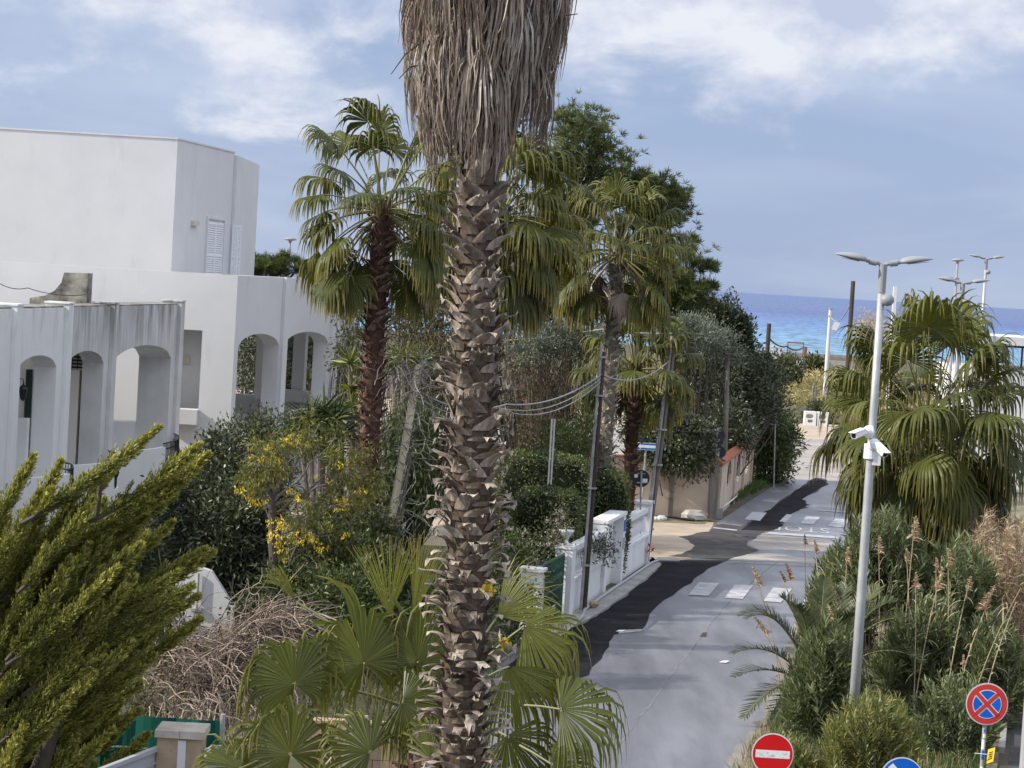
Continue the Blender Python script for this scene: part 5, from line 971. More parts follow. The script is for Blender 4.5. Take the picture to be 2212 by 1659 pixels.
M['agave'] = leafmat('bright_yucca_blade', [(0.0, (0.060, 0.085, 0.016)), (0.5, (0.120, 0.150, 0.030)), (1.0, (0.26, 0.27, 0.06))], rough=0.42, trans=0.25)
M['pink'] = leafmat('pink_bract', [(0.0, (0.40, 0.06, 0.16)), (1.0, (0.60, 0.16, 0.30))], rough=0.6, trans=0.3, tint=(1, 0.8, 0.9))
M['blossom'] = leafmat('pale_blossom', [(0.0, (0.34, 0.28, 0.24)), (1.0, (0.66, 0.60, 0.55))], rough=0.8, trans=0.2, tint=(1, 1, 1))
M['straw'] = leafmat('dry_reed', [(0.0, (0.30, 0.23, 0.13)), (0.5, (0.48, 0.39, 0.24)), (1.0, (0.64, 0.55, 0.38))], (0.40, 0.25, 0.14), rough=0.75, trans=0.25, spec=0.2, tint=(1.1, 1, 0.8))
M['plume'] = leafmat('reed_plume', [(0.0, (0.30, 0.20, 0.125)), (0.5, (0.50, 0.38, 0.26)), (1.0, (0.68, 0.56, 0.42))], rough=0.85, trans=0.3, spec=0.1, tint=(1.1, 1, 0.85))
M['scrub_leaf'] = leafmat('sunburnt_scrub', [(0.0, (0.15, 0.145, 0.05)), (0.5, (0.33, 0.28, 0.11)), (1.0, (0.52, 0.44, 0.23))], rough=0.8, trans=0.2, spec=0.1, tint=(1, 1, 0.8))
M['grass'] = leafmat('grass_blade', [(0.0, (0.030, 0.062, 0.012)), (0.5, (0.060, 0.115, 0.020)), (1.0, (0.12, 0.17, 0.04))], rough=0.55, trans=0.3)
M['dry_grass'] = leafmat('dry_grass_blade', [(0.0, (0.13, 0.115, 0.055)), (0.5, (0.24, 0.215, 0.12)), (1.0, (0.40, 0.36, 0.23))], rough=0.75, trans=0.25, spec=0.15, tint=(1, 1, 0.85))
M['twig_pale'] = leafmat('pale_dry_twig', [(0.0, (0.085, 0.062, 0.05)), (0.5, (0.19, 0.145, 0.115)), (1.0, (0.44, 0.36, 0.28))], rough=0.85, trans=0.0, spec=0.15)
M['twig_grey'] = leafmat('grey_twig', [(0.0, (0.11, 0.095, 0.08)), (0.5, (0.21, 0.19, 0.165)), (1.0, (0.38, 0.36, 0.32))], rough=0.85, trans=0.0, spec=0.15)
M['twig_mid'] = leafmat('brown_twig', [(0.0, (0.055, 0.046, 0.038)), (0.5, (0.11, 0.095, 0.08)), (1.0, (0.24, 0.215, 0.185))], rough=0.85, trans=0.0, spec=0.15)
M['twig_dark'] = leafmat('dark_twig', [(0.0, (0.030, 0.025, 0.020)), (0.5, (0.060, 0.050, 0.042)), (1.0, (0.12, 0.10, 0.085))], rough=0.85, trans=0.0, spec=0.15)
M['bark_dark'] = noisy('dark_bark', [(0.3, (0.035, 0.028, 0.022)), (0.7, (0.10, 0.082, 0.066))], 6, 0.95, 0.5, stretch=(1, 1, 0.25))
M['bark_grey'] = noisy('grey_brown_bark', [(0.3, (0.11, 0.085, 0.07)), (0.7, (0.28, 0.235, 0.20))], 7, 0.95, 0.6, stretch=(1, 1, 0.25))
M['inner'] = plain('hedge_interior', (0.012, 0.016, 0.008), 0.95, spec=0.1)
def bootmat(name, stops, tipc, dark):
    m, nt, N, L, b = newmat(name)
    a = N.new('ShaderNodeAttribute'); a.attribute_name = 'rnd'; t = N.new('ShaderNodeAttribute'); t.attribute_name = 'tip'
    cr = N.new('ShaderNodeValToRGB'); e = cr.color_ramp.elements
    while len(e) < len(stops): e.new(0.5)
    for k, (p, c) in enumerate(stops): e[k].position = p; e[k].color = (*c, 1)
    L.new(a.outputs['Fac'], cr.inputs[0])
    tc = N.new('ShaderNodeTexCoord'); mp = N.new('ShaderNodeMapping'); mp.inputs['Scale'].default_value = (1, 1, 0.3); L.new(tc.outputs['Object'], mp.inputs[0])
    n = N.new('ShaderNodeTexNoise'); n.inputs['Scale'].default_value = 22; n.inputs['Detail'].default_value = 7; n.inputs['Roughness'].default_value = 0.65; L.new(mp.outputs[0], n.inputs['Vector'])
    mx = N.new('ShaderNodeMixRGB'); L.new(t.outputs['Fac'], mx.inputs[0]); L.new(cr.outputs[0], mx.inputs[1]); mx.inputs[2].default_value = (*tipc, 1)
    mr = N.new('ShaderNodeMapRange'); mr.inputs[1].default_value = 0.35; mr.inputs[2].default_value = 0.7; mr.inputs[3].default_value = 0.55; mr.inputs[4].default_value = 1.3; L.new(n.outputs['Fac'], mr.inputs[0])
    mm = N.new('ShaderNodeMixRGB'); mm.blend_type = 'MULTIPLY'; mm.inputs[0].default_value = 1; L.new(mx.outputs[0], mm.inputs[1]); L.new(mr.outputs[0], mm.inputs[2])
    L.new(mm.outputs[0], b.inputs['Base Color']); b.inputs['Roughness'].default_value = 0.85; b.inputs['Specular IOR Level'].default_value = 0.2
    bp = N.new('ShaderNodeBump'); bp.inputs['Strength'].default_value = 0.5; bp.inputs['Distance'].default_value = 0.01; L.new(n.outputs['Fac'], bp.inputs['Height']); L.new(bp.outputs[0], b.inputs['Normal'])
    return m
M['boot_grey'] = bootmat('grey_leaf_bases', [(0.0, (0.100, 0.074, 0.054)), (0.5, (0.235, 0.186, 0.142)), (1.0, (0.42, 0.355, 0.285))], (0.50, 0.43, 0.35), 0)
M['boot_red'] = bootmat('reddish_leaf_bases', [(0.0, (0.085, 0.045, 0.032)), (0.5, (0.16, 0.092, 0.068)), (1.0, (0.26, 0.17, 0.13))], (0.36, 0.27, 0.21), 0)
M['boot_pale'] = bootmat('pale_leaf_bases', [(0.0, (0.18, 0.15, 0.115)), (0.5, (0.32, 0.28, 0.23)), (1.0, (0.46, 0.42, 0.36))], (0.58, 0.53, 0.46), 0)
M['boot_core'] = plain('palm_fibre', (0.045, 0.034, 0.026), 0.95, spec=0.1)

# ------------------------------------------------------------------ palms
UP = np.array([0, 0, 1.0])
def boots(mb, axis, r0, z0, z1, dz, w, h, stick, curl, rows=6, ragged=0.25):
    """old leaf bases in a spiral: axis(z) gives the trunk centre"""
    n = int((z1 - z0) / dz); z = z0 + np.arange(n) * dz + rng.normal(scale=dz * 0.4, size=n); ph = np.arange(n) * 2.39996 + rng.normal(scale=0.08, size=n)
    out = np.stack([np.cos(ph), np.sin(ph), np.zeros(n)], 1); side = np.stack([-np.sin(ph), np.cos(ph), np.zeros(n)], 1)
    cen = np.array([axis(k) for k in z]); k_ = rows; t = np.linspace(0, 1, k_)
    cu = np.clip(curl(z) + rng.normal(scale=0.25, size=n), 0, 1.7); st = stick(z) * rng.uniform(0.65, 1.4, n); hh = h * rng.uniform(0.55, 1.4, n); lean = np.where(rng.random(n) < 0.5, 1, -1) * hh * rng.uniform(0.35, 0.85, n); hh = hh * (1 - 0.35 * np.abs(lean) / hh)
    o = r0 + 0.008 + st[:, None] * (0.12 + 0.88 * t[None] ** 1.35); zz = hh[:, None] * (t[None] * 1.05 - cu[:, None] * 0.62 * t[None] ** 2.6)
    pts = cen[:, None] + out[:, None] * o[..., None] + UP * (z[:, None] + zz)[..., None] + side[:, None] * (lean[:, None] * t[None])[..., None]
    prof = np.interp(t, [0, 0.25, 0.55, 0.8, 1.0], [0.9, 1.0, 0.78, 0.56, 0.46]); wd = w * prof[None] * rng.uniform(0.65, 1.3, n)[:, None]; wd[:, -1] *= rng.uniform(1 - ragged * 2, 1 + ragged, n)
    sd = np.broadcast_to(side[:, None], pts.shape); rr = rng.random(n)
    cr = np.array([-1, -0.55, 0, 0.55, 1.0]); dep = np.array([-0.30, -0.08, 0.0, -0.08, -0.30])
    jag = np.zeros((n, k_, 5)); jag[:, -1] = rng.normal(scale=0.03, size=(n, 5))
    v = pts[:, :, None] + sd[:, :, None] * (wd[..., None] * 0.5 * cr)[..., None] + out[:, None, None] * (wd[..., None] * dep * 0.55)[..., None] + UP * jag[..., None]
    idx = np.arange(n * k_ * 5).reshape(n, k_, 5); q = np.stack([idx[:, :-1, :-1], idx[:, :-1, 1:], idx[:, 1:, 1:], idx[:, 1:, :-1]], -1).reshape(-1, 4)
    tip = np.clip((t[None, :, None] - 0.70) * 2.6, 0, 0.8) * np.ones((n, 1, 5)) * rng.uniform(0.3, 1, (n, 1, 1)); edge = np.array([0.18, 0.03, 0, 0.03, 0.18])[None, None] * (t[None, :, None] > 0.3)
    mb.add(v.reshape(-1, 3), q=q, r=np.repeat(rr, k_ * 5), tip=np.clip(tip + edge, 0, 1).ravel())
def fan_frond(mb, root, az, el, petL, R, nseg=30, sag=0.35, droop=1.0, r=0.5, tipamt=0.5, pr=0.018, dead=False, spread=115, roll=0.0, mpet=1, axis=None, nor=None):
    """one fan frond: petiole plus pleated blade whose segment tips hang down"""
    d0 = np.array([math.cos(az) * math.cos(el), math.sin(az) * math.cos(el), math.sin(el)])
    k = 6; path = [np.asarray(root, float)]; d = d0.copy()
    for i in range(k): d = nrm(d - UP * sag * 0.16); path.append(path[-1] + d * petL / k)
    path = np.array(path)
    if petL > 0.05: tubes(mb, [path], [np.linspace(pr * 1.6, pr * 0.7, k + 1)], 4, r=r, m=mpet, tip=0.15)
    a = nrm(d - UP * sag * 0.25); s = nrm(np.cross(a, UP) if abs(a[2]) < 0.98 else np.array([-math.sin(az), math.cos(az), 0])); n = np.cross(s, a)
    if axis is not None: a = nrm(axis); n = nrm(np.asarray(nor, float) - a * (np.asarray(nor, float) @ a)); s = np.cross(n, a)
    if roll: s, n = s * math.cos(roll) + n * math.sin(roll), n * math.cos(roll) - s * math.sin(roll)
    th = np.radians(np.linspace(-spread, spread, nseg)) + rng.normal(scale=0.012, size=nseg)
    L = R * (0.70 + 0.30 * np.cos(th * 0.75)) * rng.uniform(0.84, 1.06, nseg)
    dr = np.cos(th)[:, None] * a + np.sin(th)[:, None] * s - n * (0.10 + 0.10 * (1 - np.cos(th)))[:, None]; dr = nrm(dr)
    T = np.array([0.03, 0.27, 0.50, 0.62, 0.74, 0.87, 1.0]); K = len(T); pts = np.zeros((nseg, K, 3)); pts[:, 0] = path[-1] + dr * (L * T[0])[:, None]; tang = np.zeros((nseg, K, 3)); cur = dr.copy(); tang[:, 0] = cur
    bend = np.array([0, 0.03, 0.09, 0.60, 1.15, 1.2, 1.0]) * droop; jit = rng.uniform(0.3, 1.7, nseg)
    for j in range(1, K):
        cur = nrm(cur - UP * (bend[j] * jit)[:, None]); tang[:, j] = cur; pts[:, j] = pts[:, j - 1] + cur * (L * (T[j] - T[j - 1]))[:, None]
    sd0 = (-np.sin(th)[:, None] * a + np.cos(th)[:, None] * s)[:, None] * np.ones((1, K, 1)); sd = nrm(sd0 - tang * np.sum(sd0 * tang, -1, keepdims=True) + 1e-6); up = np.cross(sd, tang)
    dth = math.radians(2 * spread) / (nseg - 1); full = L[:, None] * T[None] * dth
    prof = np.array([1.1, 1.1, 1.06, 0.90, 0.66, 0.40, 0.06]); w = np.where(T[None] <= 0.51, full * prof[None], (L * 0.50 * dth)[:, None] * prof[None]); w = np.maximum(w, 0.004)
    sg = 1.0; fold = up * (w * 0.24)[..., None] * sg
    tip = np.array([0, 0, 0, 0.05, 0.2, 0.55, 0.9]) * tipamt
    rr = np.clip(r + rng.normal(scale=0.07, size=nseg), 0, 1)
    ribbons(mb, pts, sd, w, r=rr, tip=np.broadcast_to(tip, (nseg, K)), fold=fold)
def fan_palm(name, label, base, ztop, rad, nf, pet, R, rng_el, mat='fan_green', boot='boot_grey', nseg=26, droop=1.0, bdz=0.03, bw=0.24, bh=0.26, bstick=0.1, lean=(0, 0), sag=0.35, tipamt=0.5, dead=0, group=None, zlo=0.0, yellow=0, seed=0, gapf=None):
    base = np.asarray(base, float); t = thing(name, label, 'palm tree', (base[0], base[1], base[2]), group)
    H = ztop; ax = lambda z: np.array([base[0] + lean[0] * (z / H) ** 1.3, base[1] + lean[1] * z / H, 0.0])
    mb = MB(); zs = np.linspace(0, H + 0.25, 12); tubes(mb, [[ax(z) + UP * z for z in zs]], [np.linspace(rad * 1.15, rad * 0.9, 12)], 14, r=0.0); 
    one = lambda z: np.ones_like(z)
    mb2 = MB(); tubes(mb2, [[ax(z) + UP * z for z in zs]], [np.linspace(rad * 1.15, rad * 0.9, 12)], 14, r=0.0, tip=0)
    if H > 0.6: boots(mb2, ax, rad, max(0.05, zlo), H + 0.1, bdz, bw, bh, lambda z: bstick * one(z), lambda z: 0.35 * one(z), rows=5)
    mb2.build('trunk', M[boot], t)
    c = ax(H) + UP * H; rs = np.random.default_rng(seed + 11)
    e0, e1 = rng_el
    for i in range(nf):
        f = (i + 0.5) / nf; el = math.radians(e1 + (e0 - e1) * (1 - f) ** 0.85 + rs.uniform(-7, 7)); az = i * 2.39996 + rs.uniform(-0.25, 0.25)
        if gapf and el < math.radians(12): az = gapf(az)
        old = 1 - f; L = pet * rs.uniform(0.8, 1.15) * (0.8 + 0.3 * old + 0.35 * max(0, f - 0.7) / 0.3); mb = MB()
        rr = np.clip(0.25 + 0.5 * rs.random() + 0.15 * f, 0, 1)
        fan_frond(mb, c + UP * (0.25 * f - 0.25 * old) + np.array([math.cos(az), math.sin(az), 0]) * rad * 0.7, az, el, L, R * rs.uniform(0.88, 1.1), nseg, sag * (0.6 + 0.7 * old), droop * (0.75 + 0.5 * old), rr, tipamt * (0.6 + 0.8 * old), roll=rs.uniform(-0.35, 0.35))
        o = mb.build('frond', [M[mat], M['petiole']], t)
    for i in range(dead):
        az = i * 2.39996 + rs.uniform(-0.3, 0.3); mb = MB(); zz = H - 0.1 - rs.random() * 0.5
        fan_frond(mb, ax(zz) + UP * zz + np.array([math.cos(az), math.sin(az), 0]) * rad, az, math.radians(rs.uniform(-50, -15)), pet * rs.uniform(0.5, 0.9), R * 0.85, max(14, nseg - 8), 1.1, 1.6, rs.random(), 0.3, dead=True, spread=70)
        mb.build('dead_frond', [M['fan_dead'], M['fan_dead']], t)['label'] = 'dry brown frond'
    return t
def px(x, y, d): return P(x, y, d)
def part_front(az):
    # hanging fronds swept to either side by the wind off the sea, leaving the trunk bare on the land side
    d = (az + math.pi / 2 + math.pi) % (2 * math.pi) - math.pi
    return az if abs(d) > 0.75 else -math.pi / 2 + math.copysign(0.75 + abs(d) * 0.6, d)

def great_palm():
    D = 24.0; lo, hi = P(992, 1659, D), P(1040, 345, D)
    slope = (hi[0] - lo[0]) / (hi[2] - lo[2])
    # the trunk follows the photograph: nearly plumb, swelling a little towards the bottom
    ax = lambda z: np.array([np.interp(z, [0, lo[2], 5.0, 7.2, hi[2], 15], [lo[0] - 0.05, lo[0] + 0.01, P(1012, 1240, D)[0], P(1026, 800, D)[0], hi[0] - 0.02, hi[0] - 0.07]), D, 0.0])
    t = thing('fan_palm', 'very tall foreground fan palm with thick ragged trunk and huge skirt of dead fronds', 'palm tree', ax(0))
    mb = MB(); zs = np.linspace(0, 13.6, 24); tubes(mb, [[ax(z) + UP * z for z in zs]], [np.interp(zs, [0, 3, 9, 14], [0.27, 0.23, 0.195, 0.18])], 18, r=0.0, tip=0.0)
    boots(mb, ax, 0.205, 0.2, 10.9, 0.0150, 0.205, 0.28, lambda z: np.interp(z, [0, 3, 6.0, 7.5, 9, 10.6], [0.31, 0.27, 0.21, 0.155, 0.125, 0.115]), lambda z: np.interp(z, [0, 4, 6, 7.5, 9], [1.30, 1.2, 0.95, 0.65, 0.42]), rows=8)
    mb.build('trunk', M['boot_grey'], t)
    # lichen on two leaf bases
    for x, y in ((1054, 1272), (1090, 1388)):
        q = P(x, y, D - 0.36 if x < 1080 else D - 0.2); mb = MB(); n = 60; leaves(mb, q + rng.normal(scale=(0.022, 0.01, 0.026), size=(n, 3)), rand_dirs(n), nrm(rand_dirs(n) + (0, -1.5, 0)), 0.05, 0.04, r=rng.random(n)); lc_ = mb.build('lichen', M['yellow_leaf'], t)
    # skirt: every dead frond a fan of hanging straps
    nd = 110; rs = np.random.default_rng(5)
    for i in range(nd):
        az = i * 2.39996 + rs.uniform(-0.2, 0.2); f = i / nd; bottom = np.interp(math.cos(az - math.radians(200)), [-1, 1], [10.15, 9.62])
        zt = bottom + 0.85 + f * 2.5; ns = 54; dirh = np.array([math.cos(az), math.sin(az), 0]); sd = np.array([-math.sin(az), math.cos(az), 0])
        rad = np.interp(zt - 0.7, [9.7, 10.1, 10.6, 11.3, 12.3, 13.5], [0.44, 0.72, 0.86, 0.97, 1.03, 1.06]) * rs.uniform(0.66, 1.05)
        hub = ax(zt) + UP * zt + dirh * rad * 0.78; L = rs.uniform(0.55, 1.2, ns) * rs.uniform(0.8, 1.1); K = 7; T = np.linspace(0, 1, K)
        u = np.linspace(-1, 1, ns) + rs.normal(scale=0.05, size=ns); wide = rs.uniform(0.22, 0.40)
        spread_t = np.array([0.15, 0.55, 0.85, 1.0, 1.06, 1.1, 1.12]); outw = np.interp(T, [0, 0.25, 0.6, 1.0], [0, 0.10, 0.16, 0.10])
        pts = hub + sd * (u[:, None] * wide * spread_t[None])[..., None] + dirh * (outw[None] * rs.uniform(0.3, 1.5, ns)[:, None] - 0.12 * np.abs(u)[:, None] ** 2)[..., None] - UP * (L[:, None] * T[None])[..., None]
        pts += rs.normal(scale=0.004, size=pts.shape); pts[:, -1:] += (rs.normal(scale=0.02, size=(ns, 1, 3)) * np.array([1, 1, 0.2])); cv = rs.normal(scale=0.045, size=(ns, 1)) * T[None] ** 2; pts += sd * cv[..., None]
        sds = nrm(sd + rs.normal(scale=0.55, size=(ns, 1, 3)) * np.array([1, 1, 0.0])); sds = np.broadcast_to(sds, pts.shape)
        w = rs.uniform(0.014, 0.032, ns)[:, None] * np.interp(T, [0, 0.3, 0.8, 1], [0.8, 1.0, 0.7, 0.15])[None]; base_r = rs.uniform(0.2, 0.75)
        mb = MB(); ribbons(mb, pts, sds, w, r=np.clip(base_r + 0.05 + rs.normal(scale=0.30, size=ns), 0, 1), tip=np.broadcast_to(np.interp(T, [0, 0.6, 1], [0, 0, 0.5]), (ns, K)), fold=np.cross(sds, -UP) * (w * 0.35)[..., None])
        p = np.array([ax(zt + 0.3) + UP * (zt + 0.25), hub + UP * 0.16, hub]); tubes(mb, [p], 0.02, 4, r=0.4)
        mb.build('dead_frond', M['fan_dead'], t)
    # bare stalks poking out of the skirt
    for i, (x0, y0, x1, y1) in enumerate(((905, 95, 845, 160), (908, 140, 862, 170), (900, 250, 945, 345), (1180, 60, 1248, 30))):
        a_, b_ = P(x0, y0, D - 0.3), P(x1, y1, D - 0.5); mb = MB(); tubes(mb, [[a_, (a_ + b_) / 2 + (0, 0, 0.05), b_]], [[0.012, 0.009, 0.005]], 5, r=0.2); mb.build('stalk', M['twig_mid'], t)
    # stubs of cut leaf bases leaning out under the skirt on the right
    mb = MB(); ps = []
    for i in range(9):
        z = 10.0 + 0.09 * i; az = math.radians(-40 + 12 * (i % 4)); d = np.array([math.cos(az), math.sin(az), 0]); o = ax(z) + UP * z + d * 0.2; ps.append([o, o + d * 0.16 + UP * 0.12, o + d * 0.34 + UP * 0.30, o + d * 0.42 + UP * 0.42])
    ps = np.array(ps); sdv = np.broadcast_to(np.array([0.45, -0.85, 0.3])[None, None], ps.shape); ribbons(mb, ps, nrm(sdv), np.broadcast_to(np.array([0.2, 0.14, 0.1, 0.09]), (9, 4)), r=rng.random(9), tip=np.broadcast_to(np.array([0, 0, 0.3, 0.7]), (9, 4)), fold=np.zeros_like(ps) + np.array([0.03, -0.03, 0])); mb.build('leaf_base', M['boot_grey'], t)
    # living crown, above the frame
    c = ax(13.5) + UP * 13.7
    for i in range(24):
        f = (i + 0.5) / 24; az = i * 2.39996; mb = MB(); fan_frond(mb, c, az, math.radians(-5 + 80 * f), 1.1, 1.1, 22, 0.4, 1.0, rng.random(), 0.4); mb.build('frond', [M['fan_green'], M['petiole']], t)
great_palm()
q = P(826, 455, 50); fan_palm('fan_palm', 'fan palm with reddish trunk and open ragged crown, left of the foreground palm', (q[0], 50, 0), q[2], 0.215, 44, 1.5, 1.15, (-52, 87), boot='boot_red', bdz=0.024, bw=0.20, bh=0.24, bstick=0.16, sag=0.5, tipamt=0.7, droop=1.35, seed=1, dead=2, nseg=34, gapf=part_front)
q = P(1075, 470, 56); fan_palm('fan_palm', 'dense fan palm right behind the trunk of the great palm', (q[0], 56, 0), q[2], 0.24, 56, 1.55, 1.45, (-62, 87), bdz=0.05, sag=0.45, tipamt=0.8, droop=1.4, seed=2, dead=5, nseg=34)
q = P(1333, 545, 64); fan_palm('fan_palm', 'tall fan palm with a pale chequered trunk beside the near leaning pole', (q[0], 64, 0), q[2], 0.20, 42, 1.35, 1.2, (-50, 87), boot='boot_pale', bdz=0.034, bw=0.20, bh=0.24, bstick=0.13, sag=0.45, tipamt=0.7, droop=1.3, seed=3, dead=6, nseg=32, gapf=part_front)
q = P(1374, 800, 68.4); fan_palm('fan_palm', 'shorter fan palm with a dark brown trunk between the two leaning poles', (q[0], 68.4, 0), q[2], 0.19, 34, 1.3, 1.2, (-42, 86), boot='boot_red', bdz=0.045, bw=0.22, bh=0.22, bstick=0.12, tipamt=0.6, droop=1.6, seed=4, gapf=part_front)
def wide_palm():
    D = 52.0; q = P(2003, 910, D); base = (q[0] - 0.1, D, 0.0)
    t = fan_palm('fan_palm', 'broad squat fan palm in the median with a skirt of hanging green and brown fronds', (q[0], D, 0.0), q[2], 0.32, 54, 1.75, 1.5, (-38, 87), nseg=38, bdz=0.06, sag=0.38, tipamt=0.45, droop=1.35, seed=6)
    rs = np.random.default_rng(8)
    for i in range(84):
        az = i * 2.39996 + rs.uniform(-0.2, 0.2); f = i / 84; zz = q[2] - 0.1 - f * 2.9; dead = rs.random() < 0.22 + 0.45 * f; mb = MB(); rr = rs.uniform(0.1, 0.7)
        fan_frond(mb, np.array([q[0], D, zz]) + np.array([math.cos(az), math.sin(az), 0]) * 0.3, az, math.radians(rs.uniform(-35, 0) - 25 * f), rs.uniform(1.2, 1.75) * (1 - 0.25 * f), rs.uniform(1.25, 1.5), 30, 0.8, 1.6, rr, 0.5, roll=rs.uniform(-0.3, 0.3))
        o = mb.build('frond' if not dead else 'dead_frond', [M['fan_dead' if dead else 'fan_green'], M['petiole']], t)
    # two fronds turned to face the viewer, as seen on the near side
    for x, y, dd, el in ((2040, 1000, 49.9, -78), (1955, 890, 50.0, -40), (2045, 880, 50.1, -30)):
        p = P(x, y, dd); mb = MB(); fan_frond(mb, p, 0, 0, 0.0, 1.25, 36, 0.1, 0.35, 0.85, 0.3, spread=100, axis=(0.05, -0.15, -1 if el < -60 else -0.45), nor=(0.1, -1, 0.35)); mb.build('frond', [M['fan_green'], M['petiole']], t)
wide_palm()
def young_palm():
    D = 27.0; q = P(935, 1560, D); t = thing('fan_palm', 'young bright green fan palm low behind the base of the great palm', 'palm tree', (q[0], D, 0))
    mb = MB(); ax = lambda z: np.array([q[0], D, 0.0]); tubes(mb, [[(q[0], D, 0), (q[0], D, q[2] * 0.5), (q[0], D, q[2])]], [[0.3, 0.26, 0.2]], 14, r=0); boots(mb, ax, 0.24, 0.05, q[2], 0.05, 0.26, 0.3, lambda z: 0.15 + 0 * z, lambda z: 0.4 + 0 * z); mb.build('trunk', M['boot_red'], t)
    c = np.array([q[0], D, q[2]]); rs = np.random.default_rng(21)
    # blade hubs as seen: (x, y), depth, direction of the blade in degrees, tilt of its face, radius, droop, half spread, brightness
    L = [((636, 1478), 26.0, 118, 0.35, 0.86, 0.95, 150, .55), ((786, 1432), 26.2, 112, 0.30, 0.98, 0.75, 150, .6), ((902, 1430), 26.3, 98, 0.25, 0.92, 0.6, 140, .42), ((628, 1630), 25.6, 112, 0.4, 0.86, 0.9, 150, .6),
         ((841, 1330), 27.4, 98, 0.1, 1.05, 0.05, 26, .95), ((893, 1330), 27.2, 84, 0.1, 1.1, 0.05, 16, 1.0), ((640, 1300), 27.6, 128, 0.1, 0.55, 0.1, 14, .8), ((1075, 1330), 27.4, 42, 0.2, 0.95, 0.25, 48, .9), ((1133, 1352), 26.6, -20, 0.5, 0.95, 1.3, 75, .75), ((1100, 1440), 26.2, -62, 0.5, 1.0, 0.8, 70, .55),
         ((1210, 1532), 25.9, 12, 0.9, 1.0, 1.5, 95, .4), ((1095, 1590), 26.0, -50, 0.6, 0.95, 1.1, 90, .4), ((870, 1515), 26.0, -15, 0.3, 0.8, 0.9, 110, .28), 
         ((520, 1660), 25.5, 160, 0.8, 0.7, 1.2, 110, .5), ((800, 1625), 25.5, 150, 0.7, 0.8, 1.2, 110, .5), ((930, 1640), 25.6, 60, 0.6, 0.75, 1.0, 110, .35), ((1190, 1650), 25.7, 5, 0.8, 0.7, 1.4, 90, .4)]
    for (x, y), d, ang, tilt, R, dr, spr, b in L:
        h = P(x, y, d); v = h - c; L_ = np.linalg.norm(v); mb = MB(); mid = c + v * 0.5 + UP * 0.12 * L_ * (0.4 if b > .85 else 1.0)
        s = np.linspace(0, 1, 8)[:, None]; path = (1 - s) ** 2 * c + 2 * s * (1 - s) * mid + s ** 2 * h; tubes(mb, [path], [np.linspace(0.03, 0.013, 8)], 5, r=0.5, m=1)
        a_ = math.radians(ang - 3); ax = np.array([math.cos(a_), -0.12, math.sin(a_)]); fan_frond(mb, h, 0, 0, 0.0, R * (1.28 if dr > 0.5 else 0.95), 46, 0.1, dr * 1.4, b * 0.9, 0.6, spread=spr, axis=ax, nor=(0.05 * math.cos(a_), -1, tilt)); mb.build('frond', [M['fan_young'], M['petiole']], t)
young_palm()

# ------------------------------------------------------------------ shrubs and trees
def blob(x, y, d, rx, ry, rz=None):
    k = d / FV; return (P(x, y, d), np.array([rx * k, rz if rz else rx * k, ry * k]))
def foliage(mb, blobs, ncl, nl, L, W, spread, up=0.2, droop=0.0, r_by=0.5, shell=0.35, m=0, clump=True):
    """leaf clusters spread through ellipsoids, denser to the outside; returns the cluster centres"""
    vol = np.array([np.prod(b[1]) ** (2 / 3) for b in blobs]); pick = rng.choice(len(blobs), ncl, p=vol / vol.sum()); dirs = rand_dirs(ncl); rad = (shell + (1 - shell) * rng.random(ncl)) ** 0.6 * (1 + rng.normal(scale=0.09, size=ncl))
    C = np.array([b[0] for b in blobs])[pick]; Rr = np.array([b[1] for b in blobs])[pick]; cen = C + dirs * Rr * rad[:, None]; outd = nrm(dirs / Rr); cr = rng.random(ncl)
    if clump:                                            # boughs: clusters gather round a smaller number of centres
        ns_ = max(8, ncl // 8); par = rng.integers(0, ns_, ncl); own = rng.random(ncl) < 0.75; off_ = rng.normal(scale=0.17, size=(ncl, 3)) * np.minimum(Rr, 1.6)
        cen = np.where(own[:, None], cen[:ns_][par] * 1.0 + off_ + outd[:ns_][par] * rng.random((ncl, 1)) * 0.15, cen); outd = np.where(own[:, None], nrm(outd[:ns_][par] * 0.6 + nrm(off_)), outd); cr = np.where(own, np.clip(cr[:ns_][par] + rng.normal(scale=0.15, size=ncl), 0, 1), cr)
    cen[:, 2] = np.maximum(cen[:, 2], 0.08)
    pos = np.repeat(cen, nl, 0); n = ncl * nl
    off = rng.normal(scale=spread, size=(n, 3)); pos = pos + off; pos[:, 2] = np.maximum(pos[:, 2], 0.03)
    d = nrm(np.repeat(outd, nl, 0) * 0.7 + rand_dirs(n) * 0.9 + nrm(off) * 0.5 + UP * (up - droop)); nn = nrm(rand_dirs(n) + UP * 0.9 + np.repeat(outd, nl, 0) * 0.4)
    leaves(mb, pos, d, nn, L * rng.uniform(0.6, 1.3, n), W * rng.uniform(0.7, 1.2, n), r=np.clip(np.repeat(cr, nl) * 0.6 + rng.random(n) * 0.4, 0, 1), m=m)
    return cen
